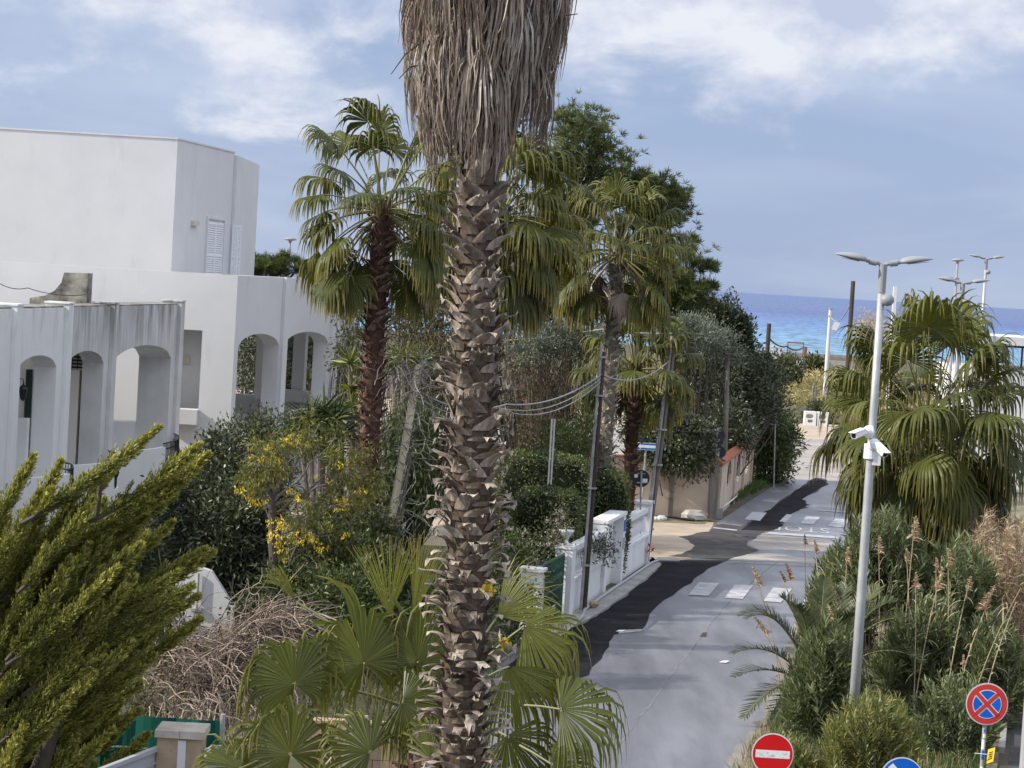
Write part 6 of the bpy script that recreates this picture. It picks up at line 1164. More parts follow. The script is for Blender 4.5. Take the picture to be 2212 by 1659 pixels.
def branchwork(mb, base, cen, n, r0, wob=0.12, k=7, r=None):
    """limbs from base to n of the cluster centres"""
    pick = cen[rng.choice(len(cen), min(n, len(cen)), replace=False)]; n = len(pick); base = np.asarray(base, float)
    b = base + rng.normal(scale=(0.08, 0.08, 0.02), size=(n, 3)) if base.ndim == 1 else base[rng.integers(0, len(base), n)]
    s = np.linspace(0, 1, k)[None, :, None]; mid = (b + pick) / 2 + rng.normal(scale=wob, size=(n, 3)) * np.linalg.norm(pick - b, axis=1)[:, None] + UP * 0.12 * np.linalg.norm(pick - b, axis=1)[:, None]
    path = (1 - s) ** 2 * b[:, None] + 2 * s * (1 - s) * mid[:, None] + s ** 2 * pick[:, None]; path[:, 1:-1] += rng.normal(scale=0.02, size=(n, k - 2, 3))
    ln = np.linspace(1, 0.15, k)[None] * r0 * rng.uniform(0.5, 1.1, n)[:, None]; tubes(mb, path, ln, 4, r=rng.random(n) if r is None else r)
def shrub(name, label, cat, blobs, ncl, nl, L, W, mat, spread=0.12, twig='twig_dark', nb=20, br=0.03, base=None, group=None, flowers=None, up=0.2, droop=0.0, part='foliage', shell=0.35, trunk=None):
    c = np.mean([b[0] for b in blobs], 0); base = np.array([c[0], c[1], 0.0]) if base is None else np.asarray(base, float)
    t = thing(name, label, cat, base, group); mb = MB(); cen = foliage(mb, blobs, ncl, nl, L, W, spread, up, droop, shell=shell); mb.build(part, M[mat], t)
    mb = MB(); branchwork(mb, base, cen, nb, br)
    if trunk: tubes(mb, [[base, base + (c - base) * 0.4 + (0.05, 0, 0), c]], [[trunk, trunk * 0.8, trunk * 0.4]], 8, r=0.3)
    mb.build('branches', M[twig], t)
    if flowers:
        fm, n, fl = flowers; mb = MB(); k = cen[rng.integers(0, len(cen), n)]; leaves(mb, np.repeat(k, 6, 0) + rng.normal(scale=fl, size=(n * 6, 3)), rand_dirs(n * 6), rand_dirs(n * 6), fl * 1.6, fl * 1.2); mb.build('flowers', M[fm], t)
    return t
def cypress():
    D = 29.0; b = P(-10, 1960, D); t = thing('golden_cypress', 'windswept golden cypress with feathery yellow-green plumes at the lower left', 'tree', (b[0], D, 0)); rs = np.random.default_rng(3)
    top = P(215, 1010, D); b0 = np.array([b[0], D, 0.0]); trunk = lambda u: b0 + (top - b0) * u + np.array([0.25 * math.sin(u * 3), 0, 0])
    mb = MB(); tubes(mb, [[trunk(u) for u in np.linspace(0, 1, 10)]], [np.linspace(0.16, 0.03, 10)], 8, r=0.3); mb.build('trunk', M['bark_dark'], t)
    # plume tips read off the photograph, plus fill between and behind them
    tips = [(340, 925), (300, 960), (245, 1015), (430, 1000), (425, 965), (400, 1040), (330, 1060), (70, 990), (130, 1000), (85, 1065), (20, 1075), (50, 1110), (445, 985), (370, 1075), (320, 1110), (370, 1130), (300, 1180), (440, 1190), (455, 1195), (380, 1240), (250, 1230), (330, 1310), (410, 1270), (425, 1290), (430, 1340), (350, 1350), (215, 1260), (150, 1100), (200, 1080), (20, 1160), (100, 1180), (150, 1210), (60, 1240), (10, 1300), (120, 1290), (200, 1330), (280, 1390), (330, 1420), (250, 1460), (170, 1400), (90, 1380), (30, 1420), (140, 1480), (220, 1530), (60, 1520), (170, 1580), (110, 1610), (30, 1620), (270, 1330), (190, 1180), (240, 1140), (290, 1250), (180, 1030), (160, 1320), (80, 1450), (225, 1400), (10, 1480), (130, 1540), (240, 1580), (50, 1570), (200, 1460), (300, 1480), (5, 1370), (110, 1060), (-30, 1200), (-40, 1350), (-40, 1500)]
    plumes = [(P(x, y, D + rs.uniform(-0.9, 0.5)), 1.0) for x, y in tips]
    for i in range(140): x, y = rs.uniform(-80, 340), rs.uniform(1080, 1730); plumes.append((P(x, y, D + rs.uniform(0.3, 1.7)), 1.0))
    V = []; br = MB()
    fol = MB()
    for tip, k in plumes:
        px_ = (tip[0] - P(60, 1300, D)[0]) / 2.4; th = math.radians(np.clip(66 - 36 * px_ - 6 * (tip[2] < 3.5), 26, 84) + rs.uniform(-7, 7)); ln = rs.uniform(1.5, 2.3)
        o = tip - np.array([math.cos(th) * ln, rs.uniform(-0.2, 0.1), math.sin(th) * ln]); o[2] = max(o[2], 0.1)
        s = np.linspace(0, 1, 9)[:, None]; mid = (o + tip) / 2 + np.array([0.10, 0, -0.12]); path = (1 - s) ** 2 * o + 2 * s * (1 - s) * mid + s ** 2 * tip
        tubes(br, [path], [np.linspace(0.03, 0.006, 9)], 4, r=rs.random(), cap=False)
        ns = 260; tt = 0.06 + 0.94 * rs.random(ns) ** 0.9; pos = np.stack([np.interp(tt, s[:, 0], path[:, j]) for j in range(3)], 1); axd = nrm(path[-1] - path[4]); dirs = nrm(axd * 1.0 + rand_dirs(ns) * 0.42 + UP * 0.10); slen = (0.12 + 0.34 * np.sin(np.pi * np.clip(tt, 0, 1) ** 1.3) ** 0.8) * (1.15 - 0.78 * tt) * rs.uniform(0.6, 1.25, ns)
        m_ = 13; f = np.linspace(0.08, 1, m_); P_ = pos[:, None] + dirs[:, None] * (slen[:, None] * f[None])[..., None]; sdv = nrm(np.cross(dirs, rand_dirs(ns))); sign = np.where(np.arange(m_) % 2, 1, -1)[None, :, None]; sec = np.cross(dirs, sdv); mix = np.where((np.arange(m_) // 2 % 2)[None, :, None] == 0, sdv[:, None], sec[:, None])
        ld = nrm(dirs[:, None] * 0.95 + mix * sign * (0.85 - 0.5 * f)[None, :, None] + 0 * P_); n = ns * m_
        golden = np.clip((f[None] - 0.25) * 1.3, 0, 1) * np.clip((tt[:, None] - 0.25) * 1.6, 0, 1) * rs.uniform(0.25, 1.0, (ns, 1))
        leaves(fol, P_.reshape(n, 3), ld.reshape(n, 3), rand_dirs(n), 0.066 * rs.uniform(0.6, 1.3, n), 0.021, r=np.repeat(rs.random(ns), m_), tip=golden.ravel())
    fol.build('foliage', M['cypress_gold'], t); br.build('branches', M['bark_dark'], t)
cypress()
def vine_heap():
    c = P(470, 1440, 34.0); t = thing('dry_vine', 'tangled heap of bare pale vine stems behind the green shade cloth', 'vine', (c[0], 34, 0)); mb = MB(); rs = np.random.default_rng(9); n = 950; K = 9
    bl = [blob(400, 1450, 34, 115, 75, 0.8), blob(480, 1430, 34, 120, 75, 0.8), blob(560, 1400, 34.3, 95, 70, 0.7), blob(440, 1510, 33.6, 140, 55, 0.8), blob(600, 1340, 34.5, 70, 30, 0.5)]
    pk = rs.integers(0, len(bl), n); C = np.array([b[0] for b in bl])[pk]; R = np.array([b[1] for b in bl])[pk]; p = C + nrm(rs.normal(size=(n, 3))) * R * (rs.random(n) ** 0.45)[:, None]
    d = nrm(rs.normal(size=(n, 3)) + np.array([0.55, 0, 0.15])); pts = np.zeros((n, K, 3)); pts[:, 0] = p; st = rs.uniform(0.06, 0.17, n)
    for k in range(1, K): d = nrm(d + rs.normal(scale=0.30, size=(n, 3)) - UP * 0.10); pts[:, k] = pts[:, k - 1] + d * st[:, None]
    pts[..., 2] = np.maximum(pts[..., 2], 0.05); tubes(mb, pts, np.linspace(1, 0.5, K)[None] * rs.uniform(0.006, 0.013, n)[:, None], 3, r=rs.random(n), cap=False)
    # long arching shoots
    n = 130; a = np.array([P(rs.uniform(330, 560), rs.uniform(1380, 1480), 34) for _ in range(n)]); d = nrm(np.array([0.8, 0, 0.55]) + rs.normal(scale=0.45, size=(n, 3))); K = 12; pts = np.zeros((n, K, 3)); pts[:, 0] = a; st = rs.uniform(0.08, 0.17, n)
    for k in range(1, K): d = nrm(d - UP * rs.uniform(0.05, 0.2, n)[:, None] + rs.normal(scale=0.10, size=(n, 3))); pts[:, k] = pts[:, k - 1] + d * st[:, None]
    tubes(mb, pts, np.linspace(1, 0.45, K)[None] * rs.uniform(0.007, 0.012, n)[:, None], 3, r=0.4 + 0.6 * rs.random(n), cap=False)
    n = 46; a = np.array([P(rs.uniform(330, 560), rs.uniform(1490, 1560), 32.5) for _ in range(n)]); d = nrm(np.array([0.1, -0.3, -0.2]) + rs.normal(scale=0.6, size=(n, 3))); K = 11; pts = np.zeros((n, K, 3)); pts[:, 0] = a
    for k in range(1, K): d = nrm(d - UP * 0.22 + rs.normal(scale=0.25, size=(n, 3))); pts[:, k] = pts[:, k - 1] + d * 0.07
    tubes(mb, pts, 0.008, 3, r=0.5 + 0.5 * rs.random(n), cap=False); mb.build('stems', M['twig_pale'], t)
    mb = MB(); foliage(mb, [blob(305, 1500, 33.5, 40, 40, 0.4), blob(330, 1560, 33.2, 60, 20, 0.4)], 110, 7, 0.09, 0.035, 0.06); mb.build('foliage', M['olive_leaf'], t)
vine_heap()
def yellow_tree():
    D = 45.0; base = np.array([P(604, 1330, D)[0], D, 0.0]); t = thing('yellow_flowering_tree', 'slender crooked tree with bright yellow clusters in front of the white house', 'tree', base)
    fork = P(588, 1065, D); mb = MB(); pts = [base, P(598, 1280, D), P(588, 1180, D), fork]; tubes(mb, [pts], [[0.12, 0.10, 0.085, 0.07]], 8, r=0.4)
    ends = []
    for x, y in ((690, 915), (655, 960), (560, 1000), (555, 1040), (740, 1000), (700, 1060), (630, 940), (600, 960), (780, 1090), (790, 1060), (730, 1180), (700, 1215), (660, 1130), (760, 1130), (640, 1160), (560, 960), (720, 950), (665, 1220), (620, 1100), (770, 1010)):
        o = P(588, np.clip(y + rng.uniform(70, 150), 1070, 1260), D); e = P(x, y, D + rng.uniform(-0.9, 0.9)); s = np.linspace(0, 1, 9)[:, None]; mid = (o + e) / 2 + np.array([rng.normal(scale=0.12), 0, -0.06]); path = (1 - s) ** 2 * o + 2 * s * (1 - s) * mid + s ** 2 * e; path[1:-1] += rng.normal(scale=0.035, size=(7, 3)); tubes(mb, [path], [np.linspace(0.034, 0.010, 9)], 5, r=rng.uniform(0.4, 1)); ends.append(e)
        for _ in range(6):
            q = path[rng.integers(4, 9)]; d = rand_dirs(1)[0] * np.array([1, 1, 0.6]); w = np.array([q, q + d * 0.14 + rng.normal(scale=0.03, size=3), q + d * 0.3 + UP * 0.05 + rng.normal(scale=0.05, size=3), q + d * 0.42 + rng.normal(scale=0.06, size=3)]); tubes(mb, [w], [[0.012, 0.01, 0.008, 0.005]], 4, r=rng.uniform(0.5, 1))
    mb.build('trunk', M['twig_mid'], t)
    ends = np.array(ends); bl = [(e, np.array([0.42, 0.42, 0.30])) for e in ends]; mb = MB(); foliage(mb, bl, 560, 11, 0.15, 0.032, 0.09, up=-0.1, droop=0.6, shell=0.1); mb.build('foliage', M['fern_leaf'], t)
    # yellow clusters where the photograph shows them
    mb = MB(); sp = [(625, 945, 9), (585, 975, 12), (560, 990, 8), (600, 990, 8), (540, 1060, 8), (610, 1130, 12), (600, 1165, 12), (640, 1155, 6), (660, 1165, 12), (690, 1180, 8), (735, 1075, 7), (745, 1090, 6), (780, 1062, 4), (640, 1070, 6), (628, 1060, 4), (690, 1030, 4), (660, 950, 5), (720, 1010, 4), (560, 1085, 6), (620, 1200, 6), (630, 1260, 4), (585, 1140, 4), (700, 1120, 3), (760, 1150, 3)]
    for x, y, k in sp:
        for _ in range(max(2, int(k * 0.7))): p = P(x + rng.normal(scale=10), y + rng.normal(scale=9), D + rng.uniform(-0.7, 0.2)); n = 12; leaves(mb, p + rng.normal(scale=0.04, size=(n, 3)), nrm(rand_dirs(n) * 0.7 + (0, 0, -0.8)), rand_dirs(n), 0.075, 0.024)
    mb.build('flowers', M['yellow_leaf'], t)
yellow_tree()
def planter_plant():
    q = F1.at(11.9, 1.55, 3.55); t = thing('succulent', 'succulent with dark rosettes and a yellow flower spike in the balcony planter box', 'plant', q); mb = MB(); n = 160; c = q + np.array([[-0.1, 0, 0.15], [0.18, 0, 0.12], [0.0, 0.1, 0.22]])[rng.integers(0, 3, n)]; leaves(mb, c + rng.normal(scale=0.04, size=(n, 3)), nrm(rand_dirs(n) + (0, 0, 0.4)), rand_dirs(n), 0.2, 0.09); mb.build('foliage', M['dark_leaf'], t)
    mb = MB(); z = rng.random(120) ** 0.8; leaves(mb, q + np.stack([0 * z - 0.05, 0 * z, 0.35 + z * 0.5], 1) + rng.normal(scale=0.03, size=(120, 3)), nrm(rand_dirs(120) + UP * 0.3), rand_dirs(120), 0.14 * (1.1 - z), 0.06); mb.build('flower_spike', M['yellow_leaf'], t)
planter_plant()
def yucca(label, heads, mat, base, n=70, L=0.62, W=0.045, group=None):
    t = thing('yucca', label, 'yucca', base, group); mb = MB(); tr = MB()
    for x, y, d, k in heads:
        h = P(x, y, d); dd = rand_dirs(n); dd[:, 2] = np.abs(dd[:, 2]) * 1.0 - 0.35; dd = nrm(dd); K = 4; T = np.array([0.05, 0.4, 0.75, 1.0]); ln = L * k * rng.uniform(0.75, 1.15, n); pts = h + dd[:, None] * (ln[:, None] * T[None])[..., None]; pts[..., 2] -= (T[None] ** 2.2) * 0.10 * ln[:, None]
        sd = nrm(np.cross(dd, rand_dirs(n)))[:, None] * np.ones((1, K, 1)); ribbons(mb, pts, sd, W * k * np.array([0.9, 1.0, 0.65, 0.06])[None] * np.ones((n, 1)), r=rng.random(n)); b = np.asarray(base, float)
        tubes(tr, [[b, b + (h - b) * 0.5 + (0.05, 0, 0), h]], [[0.09, 0.07, 0.06]], 7, r=0.3)
    mb.build('leaves', M[mat], t); tr.build('stem', M['bark_grey'], t)
k = P(700, 960, 51); yucca('dark spiky yucca with several heads in front of the white arches', [(668, 905, 50.8, 1), (700, 890, 51, 1), (725, 905, 50.8, 1.0), (690, 935, 50.6, 1.05), (735, 940, 50.8, 1.05), (650, 925, 51, 0.8), (712, 965, 50.8, 0.9)], 'yucca', (k[0], 51, 0), n=90, L=0.75)
k = P(762, 900, 58); yucca('bright yellow-green yucca between the white house and the reddish trunk', [(757, 785, 58, 1), (765, 840, 58, 1), (760, 880, 57.6, 0.9), (775, 900, 58, 0.9)], 'agave', (k[0], 58, 0), n=80, L=0.7)
k = P(880, 850, 57); yucca('bright yucca heads just right of the reddish trunk', [(872, 770, 57, 1), (905, 780, 57, 0.9), (850, 790, 57.2, 0.8)], 'agave', (k[0], 57, 0), n=80, L=0.7)
k = P(672, 830, 96); yucca('pale yucca glimpsed through the right arch of the white house', [(668, 822, 97, 1.2)], 'agave', (k[0], 97, 0), n=60, L=0.9)

# background trees
def pine(label, blobs, base, ntuft, trunk_r=0.25, mat='pine', size=0.34, group=None):
    base = np.asarray(base, float); t = thing('pine_tree', label, 'pine tree', base, group); vol = np.array([np.prod(b[1]) ** (2 / 3) for b in blobs]); pk = rng.choice(len(blobs), ntuft, p=vol / vol.sum()); dd = rand_dirs(ntuft)
    C = np.array([b[0] for b in blobs])[pk]; R = np.array([b[1] for b in blobs])[pk]; cen = C + dd * R * (0.30 + 0.85 * rng.random(ntuft)[:, None] ** 0.7); ns_ = max(10, ntuft // 14); par = rng.integers(0, ns_, ntuft); cen = cen[:ns_][par] + rng.normal(scale=(0.5, 0.5, 0.32), size=(ntuft, 3)) * np.clip(R[:ns_][par].min(1, keepdims=True) * 0.8, 0.3, 1.0); dd = nrm(dd[:ns_][par] * 0.5 + nrm(cen - cen[:ns_][par]) * 0.6 + 1e-3); ax = nrm(dd * 0.7 + UP * 0.8 + rand_dirs(ntuft) * 0.4); m_ = 19
    d = nrm(np.repeat(ax, m_, 0) * 0.75 + rand_dirs(ntuft * m_) * 0.8); mb = MB(); leaves(mb, np.repeat(cen, m_, 0), d, rand_dirs(ntuft * m_), size * rng.uniform(0.6, 1.2, ntuft * m_), 0.032, r=np.clip(np.repeat(rng.random(ntuft), m_) * 0.7 + 0.3 * rng.random(ntuft * m_), 0, 1)); mb.build('crown', M[mat], t)
    mb = MB(); top = np.mean([b[0] for b in blobs], 0); tubes(mb, [[base, base + (top - base) * 0.5, top]], [[trunk_r, trunk_r * 0.75, trunk_r * 0.4]], 9, r=0.3); br = [base + (top - base) * u for u in (0.45, 0.6, 0.75, 0.9)]; branchwork(mb, np.array(br), cen, 70, 0.07, 0.08); mb.build('trunk', M['bark_dark'], t)
def gb(x, d): return (P(x, 700, d)[0], d, 0.0)
pine('tallest rounded pine showing behind the right shoulder of the great palm', [blob(1255, 320, 95, 62, 70), blob(1225, 400, 95, 60, 70), blob(1290, 345, 95, 26, 50), blob(1240, 275, 95, 36, 30), blob(1210, 480, 95, 60, 70)], gb(1235, 95), 1500)
pine('open topped pine standing behind the palm with the chequered trunk', [blob(1360, 385, 97, 50, 42), blob(1420, 420, 97, 55, 45), blob(1450, 470, 97, 38, 50), blob(1390, 470, 97, 70, 60), blob(1330, 430, 97, 36, 60)], gb(1390, 97), 1300)
pine('dark layered pine reaching out to the right over the sea horizon', [blob(1465, 560, 92, 42, 40), blob(1510, 575, 92, 34, 14), blob(1500, 625, 92, 40, 12), blob(1450, 640, 92, 60, 50), blob(1400, 600, 92, 60, 60), blob(1490, 520, 92, 14, 14)], gb(1450, 92), 1100)
pine('low dark pine crown behind the white house terrace', [blob(570, 575, 108, 40, 16), blob(610, 562, 108, 26, 16), blob(640, 580, 108, 34, 14), blob(545, 582, 108, 26, 10)], gb(590, 108), 500)
S = shrub
S('thicket_tree', 'bare twiggy tree with thin olive foliage between the white house and the reddish trunk', 'tree', [blob(775, 660, 72, 35, 70), blob(765, 760, 71, 40, 70)], 190, 8, 0.16, 0.07, 'olive_leaf', 0.16, nb=110, br=0.035)
S('overgrown_thicket', 'brown half-dead thicket of creepers behind the cream pole', 'thicket', [blob(900, 700, 64, 70, 70), blob(930, 800, 63, 75, 80), blob(865, 640, 66, 45, 45), blob(960, 650, 66, 60, 70)], 900, 9, 0.13, 0.06, 'brown_leaf', 0.15, nb=240, br=0.03)
S('creeper_thicket', 'dark brown creeper thicket with a few pink flowers right of the great palm', 'thicket', [blob(1140, 820, 72, 70, 90), blob(1210, 860, 72, 70, 90), blob(1110, 720, 74, 60, 70), blob(1180, 940, 70, 90, 60), blob(1240, 940, 71, 60, 70)], 950, 9, 0.14, 0.055, 'brown_leaf', 0.16, nb=380, br=0.022, flowers=('pink', 26, 0.06), twig='twig_mid')
S('olive_tree', 'dull green tree filling the gap above the creepers behind the great palm', 'tree', [blob(1150, 640, 84, 80, 60), blob(1230, 640, 84, 80, 60), blob(1080, 620, 84, 60, 60), blob(960, 600, 84, 70, 50), blob(1280, 720, 84, 70, 60)], 1500, 9, 0.20, 0.08, 'olive_leaf', 0.2, nb=120, br=0.05, trunk=0.2)
S('silver_bush', 'silvery grey bush behind the sagging cables, right of the great palm', 'bush', [blob(1190, 735, 70, 60, 30), blob(1240, 720, 70, 40, 26), blob(1150, 765, 70, 50, 24), blob(1275, 745, 71, 40, 30)], 520, 14, 0.10, 0.05, 'grey_leaf', 0.10, nb=60, br=0.025, up=0.7)
S('silver_bush', 'larger silvery grey bush on the crest above the short palm by the road', 'bush', [blob(1440, 715, 84, 60, 34), blob(1500, 725, 84, 55, 32), blob(1550, 745, 86, 45, 30)], 620, 14, 0.13, 0.06, 'grey_leaf', 0.13, nb=60, br=0.03, up=0.7)
S('evergreen_tree', 'dark dense evergreen rising to a narrow tip against the sea', 'tree', [blob(1550, 700, 95, 44, 40), blob(1583, 658, 95, 10, 26), blob(1510, 700, 95, 46, 44), blob(1592, 740, 95, 30, 36), blob(1470, 690, 95, 46, 42), blob(1603, 712, 95, 12, 14)], 1500, 11, 0.20, 0.10, 'dark_leaf', 0.17, nb=70, br=0.05, trunk=0.18, up=0.5)
S('evergreen_tree', 'dark spreading tree overhanging the road end and the dusty ground beyond', 'tree', [blob(1575, 815, 94, 80, 50), blob(1640, 810, 96, 46, 46), blob(1610, 875, 94, 76, 48), blob(1530, 830, 92, 70, 70), blob(1678, 845, 98, 24, 34), blob(1560, 920, 90, 70, 50)], 1900, 11, 0.18, 0.09, 'dark_leaf', 0.17, twig='twig_mid', nb=260, br=0.06, trunk=0.2, base=gb(1580, 92), up=0.3)
S('roadside_bush', 'dense bush bulging over the verge at the far bend of the road', 'bush', [blob(1655, 940, 99, 55, 60), blob(1650, 1000, 98, 55, 42), blob(1690, 960, 100, 24, 60), blob(1630, 900, 98, 50, 40)], 1500, 11, 0.22, 0.075, 'hedge_leaf', 0.18, nb=50, br=0.04, base=gb(1655, 99))
S('ivy_bush', 'dark glossy bush spilling over the top of the tan wall', 'bush', [blob(1440, 945, 80.6, 75, 60), blob(1488, 960, 81.2, 52, 55), blob(1405, 930, 80.8, 50, 50), blob(1512, 990, 81.3, 16, 30), blob(1460, 990, 80.2, 60, 26)], 1500, 10, 0.17, 0.09, 'dark_leaf', 0.14, nb=40, br=0.03, base=gb(1460, 82), droop=0.5)
S('garden_bush', 'small-leaved green bush around the base of the short steel post', 'bush', [blob(1225, 960, 64, 50, 40), blob(1280, 950, 66, 40, 60)], 520, 9, 0.13, 0.05, 'hedge_leaf', 0.12, nb=30, br=0.02)
S('dark_shrub', 'large dark shrub in shade between the golden cypress and the yellow tree', 'shrub', [blob(470, 1020, 52, 85, 70), blob(420, 1100, 51, 90, 70), blob(500, 1150, 50, 90, 90), blob(380, 1180, 52, 70, 80), blob(560, 1230, 50, 60, 80), blob(540, 1060, 51, 70, 80)], 2300, 11, 0.15, 0.06, 'dark_leaf', 0.13, nb=160, br=0.03, trunk=0.12)
S('garden_shrub', 'grey-green shrub with bare twig tops in front of the white house corner', 'shrub', [blob(520, 950, 53, 60, 40), blob(590, 930, 53, 60, 40), blob(560, 1000, 52, 80, 50)], 620, 9, 0.12, 0.05, 'olive_leaf', 0.12, nb=170, br=0.02)
S('garden_shrub', 'rounded dark green bush low between the yellow tree and the cream pole', 'shrub', [blob(700, 1210, 46, 80, 80), blob(780, 1250, 47, 70, 80), blob(640, 1280, 45, 70, 60), blob(860, 1290, 47, 60, 60), blob(760, 1290, 44, 90, 50)], 1800, 10, 0.14, 0.055, 'hedge_leaf', 0.12, nb=120, br=0.02)
S('garden_shrub', 'mid green shrub at the foot of the reddish palm trunk', 'shrub', [blob(730, 1130, 48, 60, 46), blob(795, 1145, 48.6, 45, 40)], 700, 10, 0.12, 0.05, 'olive_leaf', 0.11, nb=60, br=0.02)
S('weeping_cypress', 'soft dark green column of drooping foliage behind the cream pole', 'tree', [blob(870, 960, 56, 48, 90), blob(900, 1040, 56, 46, 90), blob(850, 1060, 56, 40, 80), blob(920, 930, 57, 30, 70)], 1000, 12, 0.22, 0.03, 'hedge_leaf', 0.12, nb=40, br=0.03, droop=1.6, trunk=0.1)
S('garden_shrub', 'dark low shrub beside the small white gabled wall', 'shrub', [blob(330, 1330, 46, 50, 50), blob(560, 1330, 45, 50, 60), blob(330, 1250, 50, 70, 60)], 620, 10, 0.14, 0.06, 'dark_leaf', 0.12, nb=40, br=0.02)
def hedge(label, x0, x1, y0, d0, dep, zlow=0.0, group='clipped hedges'):
    a, b = P(x0, y0, d0), P(x1, y0, d0); zt = (a[2] + b[2]) / 2; t = thing('clipped_hedge', label, 'hedge', ((a[0] + b[0]) / 2, d0 + dep / 2, 0)); w = b[0] - a[0]; n = int((w * zt + dep * zt * 2 + w * dep) * 330); mb = MB()
    # rounded-box shell: superellipsoid directions
    u = rng.normal(size=(n, 3)); u = u / np.max(np.abs(u), axis=1)[:, None]; u = nrm(u) * 0.15 + u / (np.sum(np.abs(u) ** 7, 1) ** (1 / 7))[:, None] * 0.85
    half = np.array([w / 2, dep / 2, zt / 2]); c = np.array([(a[0] + b[0]) / 2, d0 + dep / 2, zt / 2]); bump = 1 + 0.025 * np.sin(u[:, :1] * 9 + u[:, 2:] * 7) + 0.02 * np.sin(u[:, 1:2] * 13 + u[:, :1] * 17); p = c + u * half * bump * (1 - 0.10 * rng.random((n, 1)) ** 2); p[:, 2] = np.maximum(p[:, 2], 0.05)
    nn = nrm(u / half); d = nrm(nn * 0.6 + rand_dirs(n) + UP * 0.3); leaves(mb, p, d, nrm(nn + rand_dirs(n) * 0.8), 0.085 * rng.uniform(0.7, 1.5, n), 0.045, r=np.clip(0.5 + 0.3 * np.sin(u[:, 0] * 6 + u[:, 2] * 5) + rng.normal(scale=0.22, size=n), 0, 1)); mb.build('foliage', M['hedge_leaf'], t)
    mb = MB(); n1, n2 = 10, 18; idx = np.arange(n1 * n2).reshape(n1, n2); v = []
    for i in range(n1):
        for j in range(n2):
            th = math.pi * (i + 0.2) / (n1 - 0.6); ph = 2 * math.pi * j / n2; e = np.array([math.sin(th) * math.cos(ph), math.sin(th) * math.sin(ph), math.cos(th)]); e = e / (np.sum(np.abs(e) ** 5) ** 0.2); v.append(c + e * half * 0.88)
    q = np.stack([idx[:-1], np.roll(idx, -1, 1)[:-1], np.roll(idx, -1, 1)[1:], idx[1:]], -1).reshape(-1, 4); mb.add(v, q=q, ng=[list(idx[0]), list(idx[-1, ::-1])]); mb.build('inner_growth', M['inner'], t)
hedge('long flat-topped clipped hedge behind the others, below the short steel post', 1075, 1285, 985, 61.0, 2.0)
hedge('rounded clipped hedge at the left, nearest to the white balustrade gate', 1108, 1262, 1062, 57.2, 1.8)
hedge('tall square clipped hedge at the right, against the balustrade and round sign', 1252, 1368, 1022, 62.5, 2.2)
S('flowering_shrub', 'wilted shrub with pale dry blossoms above the green iron gate', 'shrub', [blob(1195, 1150, 55.5, 36, 40, 0.4), blob(1150, 1200, 54.5, 45, 45, 0.5), blob(1120, 1250, 54, 40, 50, 0.5)], 420, 9, 0.08, 0.04, 'olive_leaf', 0.09, nb=60, br=0.012, flowers=('blossom', 240, 0.03), base=(P(1150, 1250, 55)[0], 55, 0))
S('garden_shrub', 'leafy green shrub filling the corner between the great palm and the iron gate', 'shrub', [blob(1110, 1330, 50, 50, 70, 0.6), blob(1150, 1290, 52, 40, 50, 0.6), blob(1080, 1220, 53, 50, 70, 0.6)], 620, 9, 0.11, 0.05, 'hedge_leaf', 0.1, nb=40, br=0.02)
S('arch_tree', 'dark silvery tree seen through the arches of the white house', 'tree', [blob(560, 790, 104, 70, 90), blob(650, 780, 106, 70, 80), blob(600, 720, 105, 60, 50)], 1100, 10, 0.2, 0.09, 'dark_leaf', 0.18, nb=120, br=0.06, trunk=0.2)
# creeper on the balustrade
def creeper():
    t = thing('creeper', 'sparse creeper hanging over the balustrade beside the near leaning pole', 'creeper', BAL.at(3.0, -0.05, 0.5)); mb = MB(); lv = MB(); ps = []
    for _ in range(34):
        s = rng.uniform(2.0, 5.2); z = rng.uniform(1.3, 2.0); q = BAL.at(s, -0.12, z); K = 7; p = [q]
        d = nrm(np.array([rng.normal(), -0.2, -1.0]))
        for k_ in range(1, K): d = nrm(d + rng.normal(scale=0.5, size=3) * (1, 0.15, 1) - UP * 0.2); p.append(p[-1] + d * 0.09)
        ps.append(p)
    ps = np.array(ps); tubes(mb, ps, 0.006, 3, cap=False); mb.build('stems', M['twig_grey'], t); c = ps.reshape(-1, 3); c = c[rng.random(len(c)) < 0.7]; n = len(c) * 3; leaves(lv, np.repeat(c, 3, 0) + rng.normal(scale=0.04, size=(n, 3)), rand_dirs(n), rand_dirs(n), 0.11, 0.045); lv.build('foliage', M['dark_leaf'], t)
creeper()
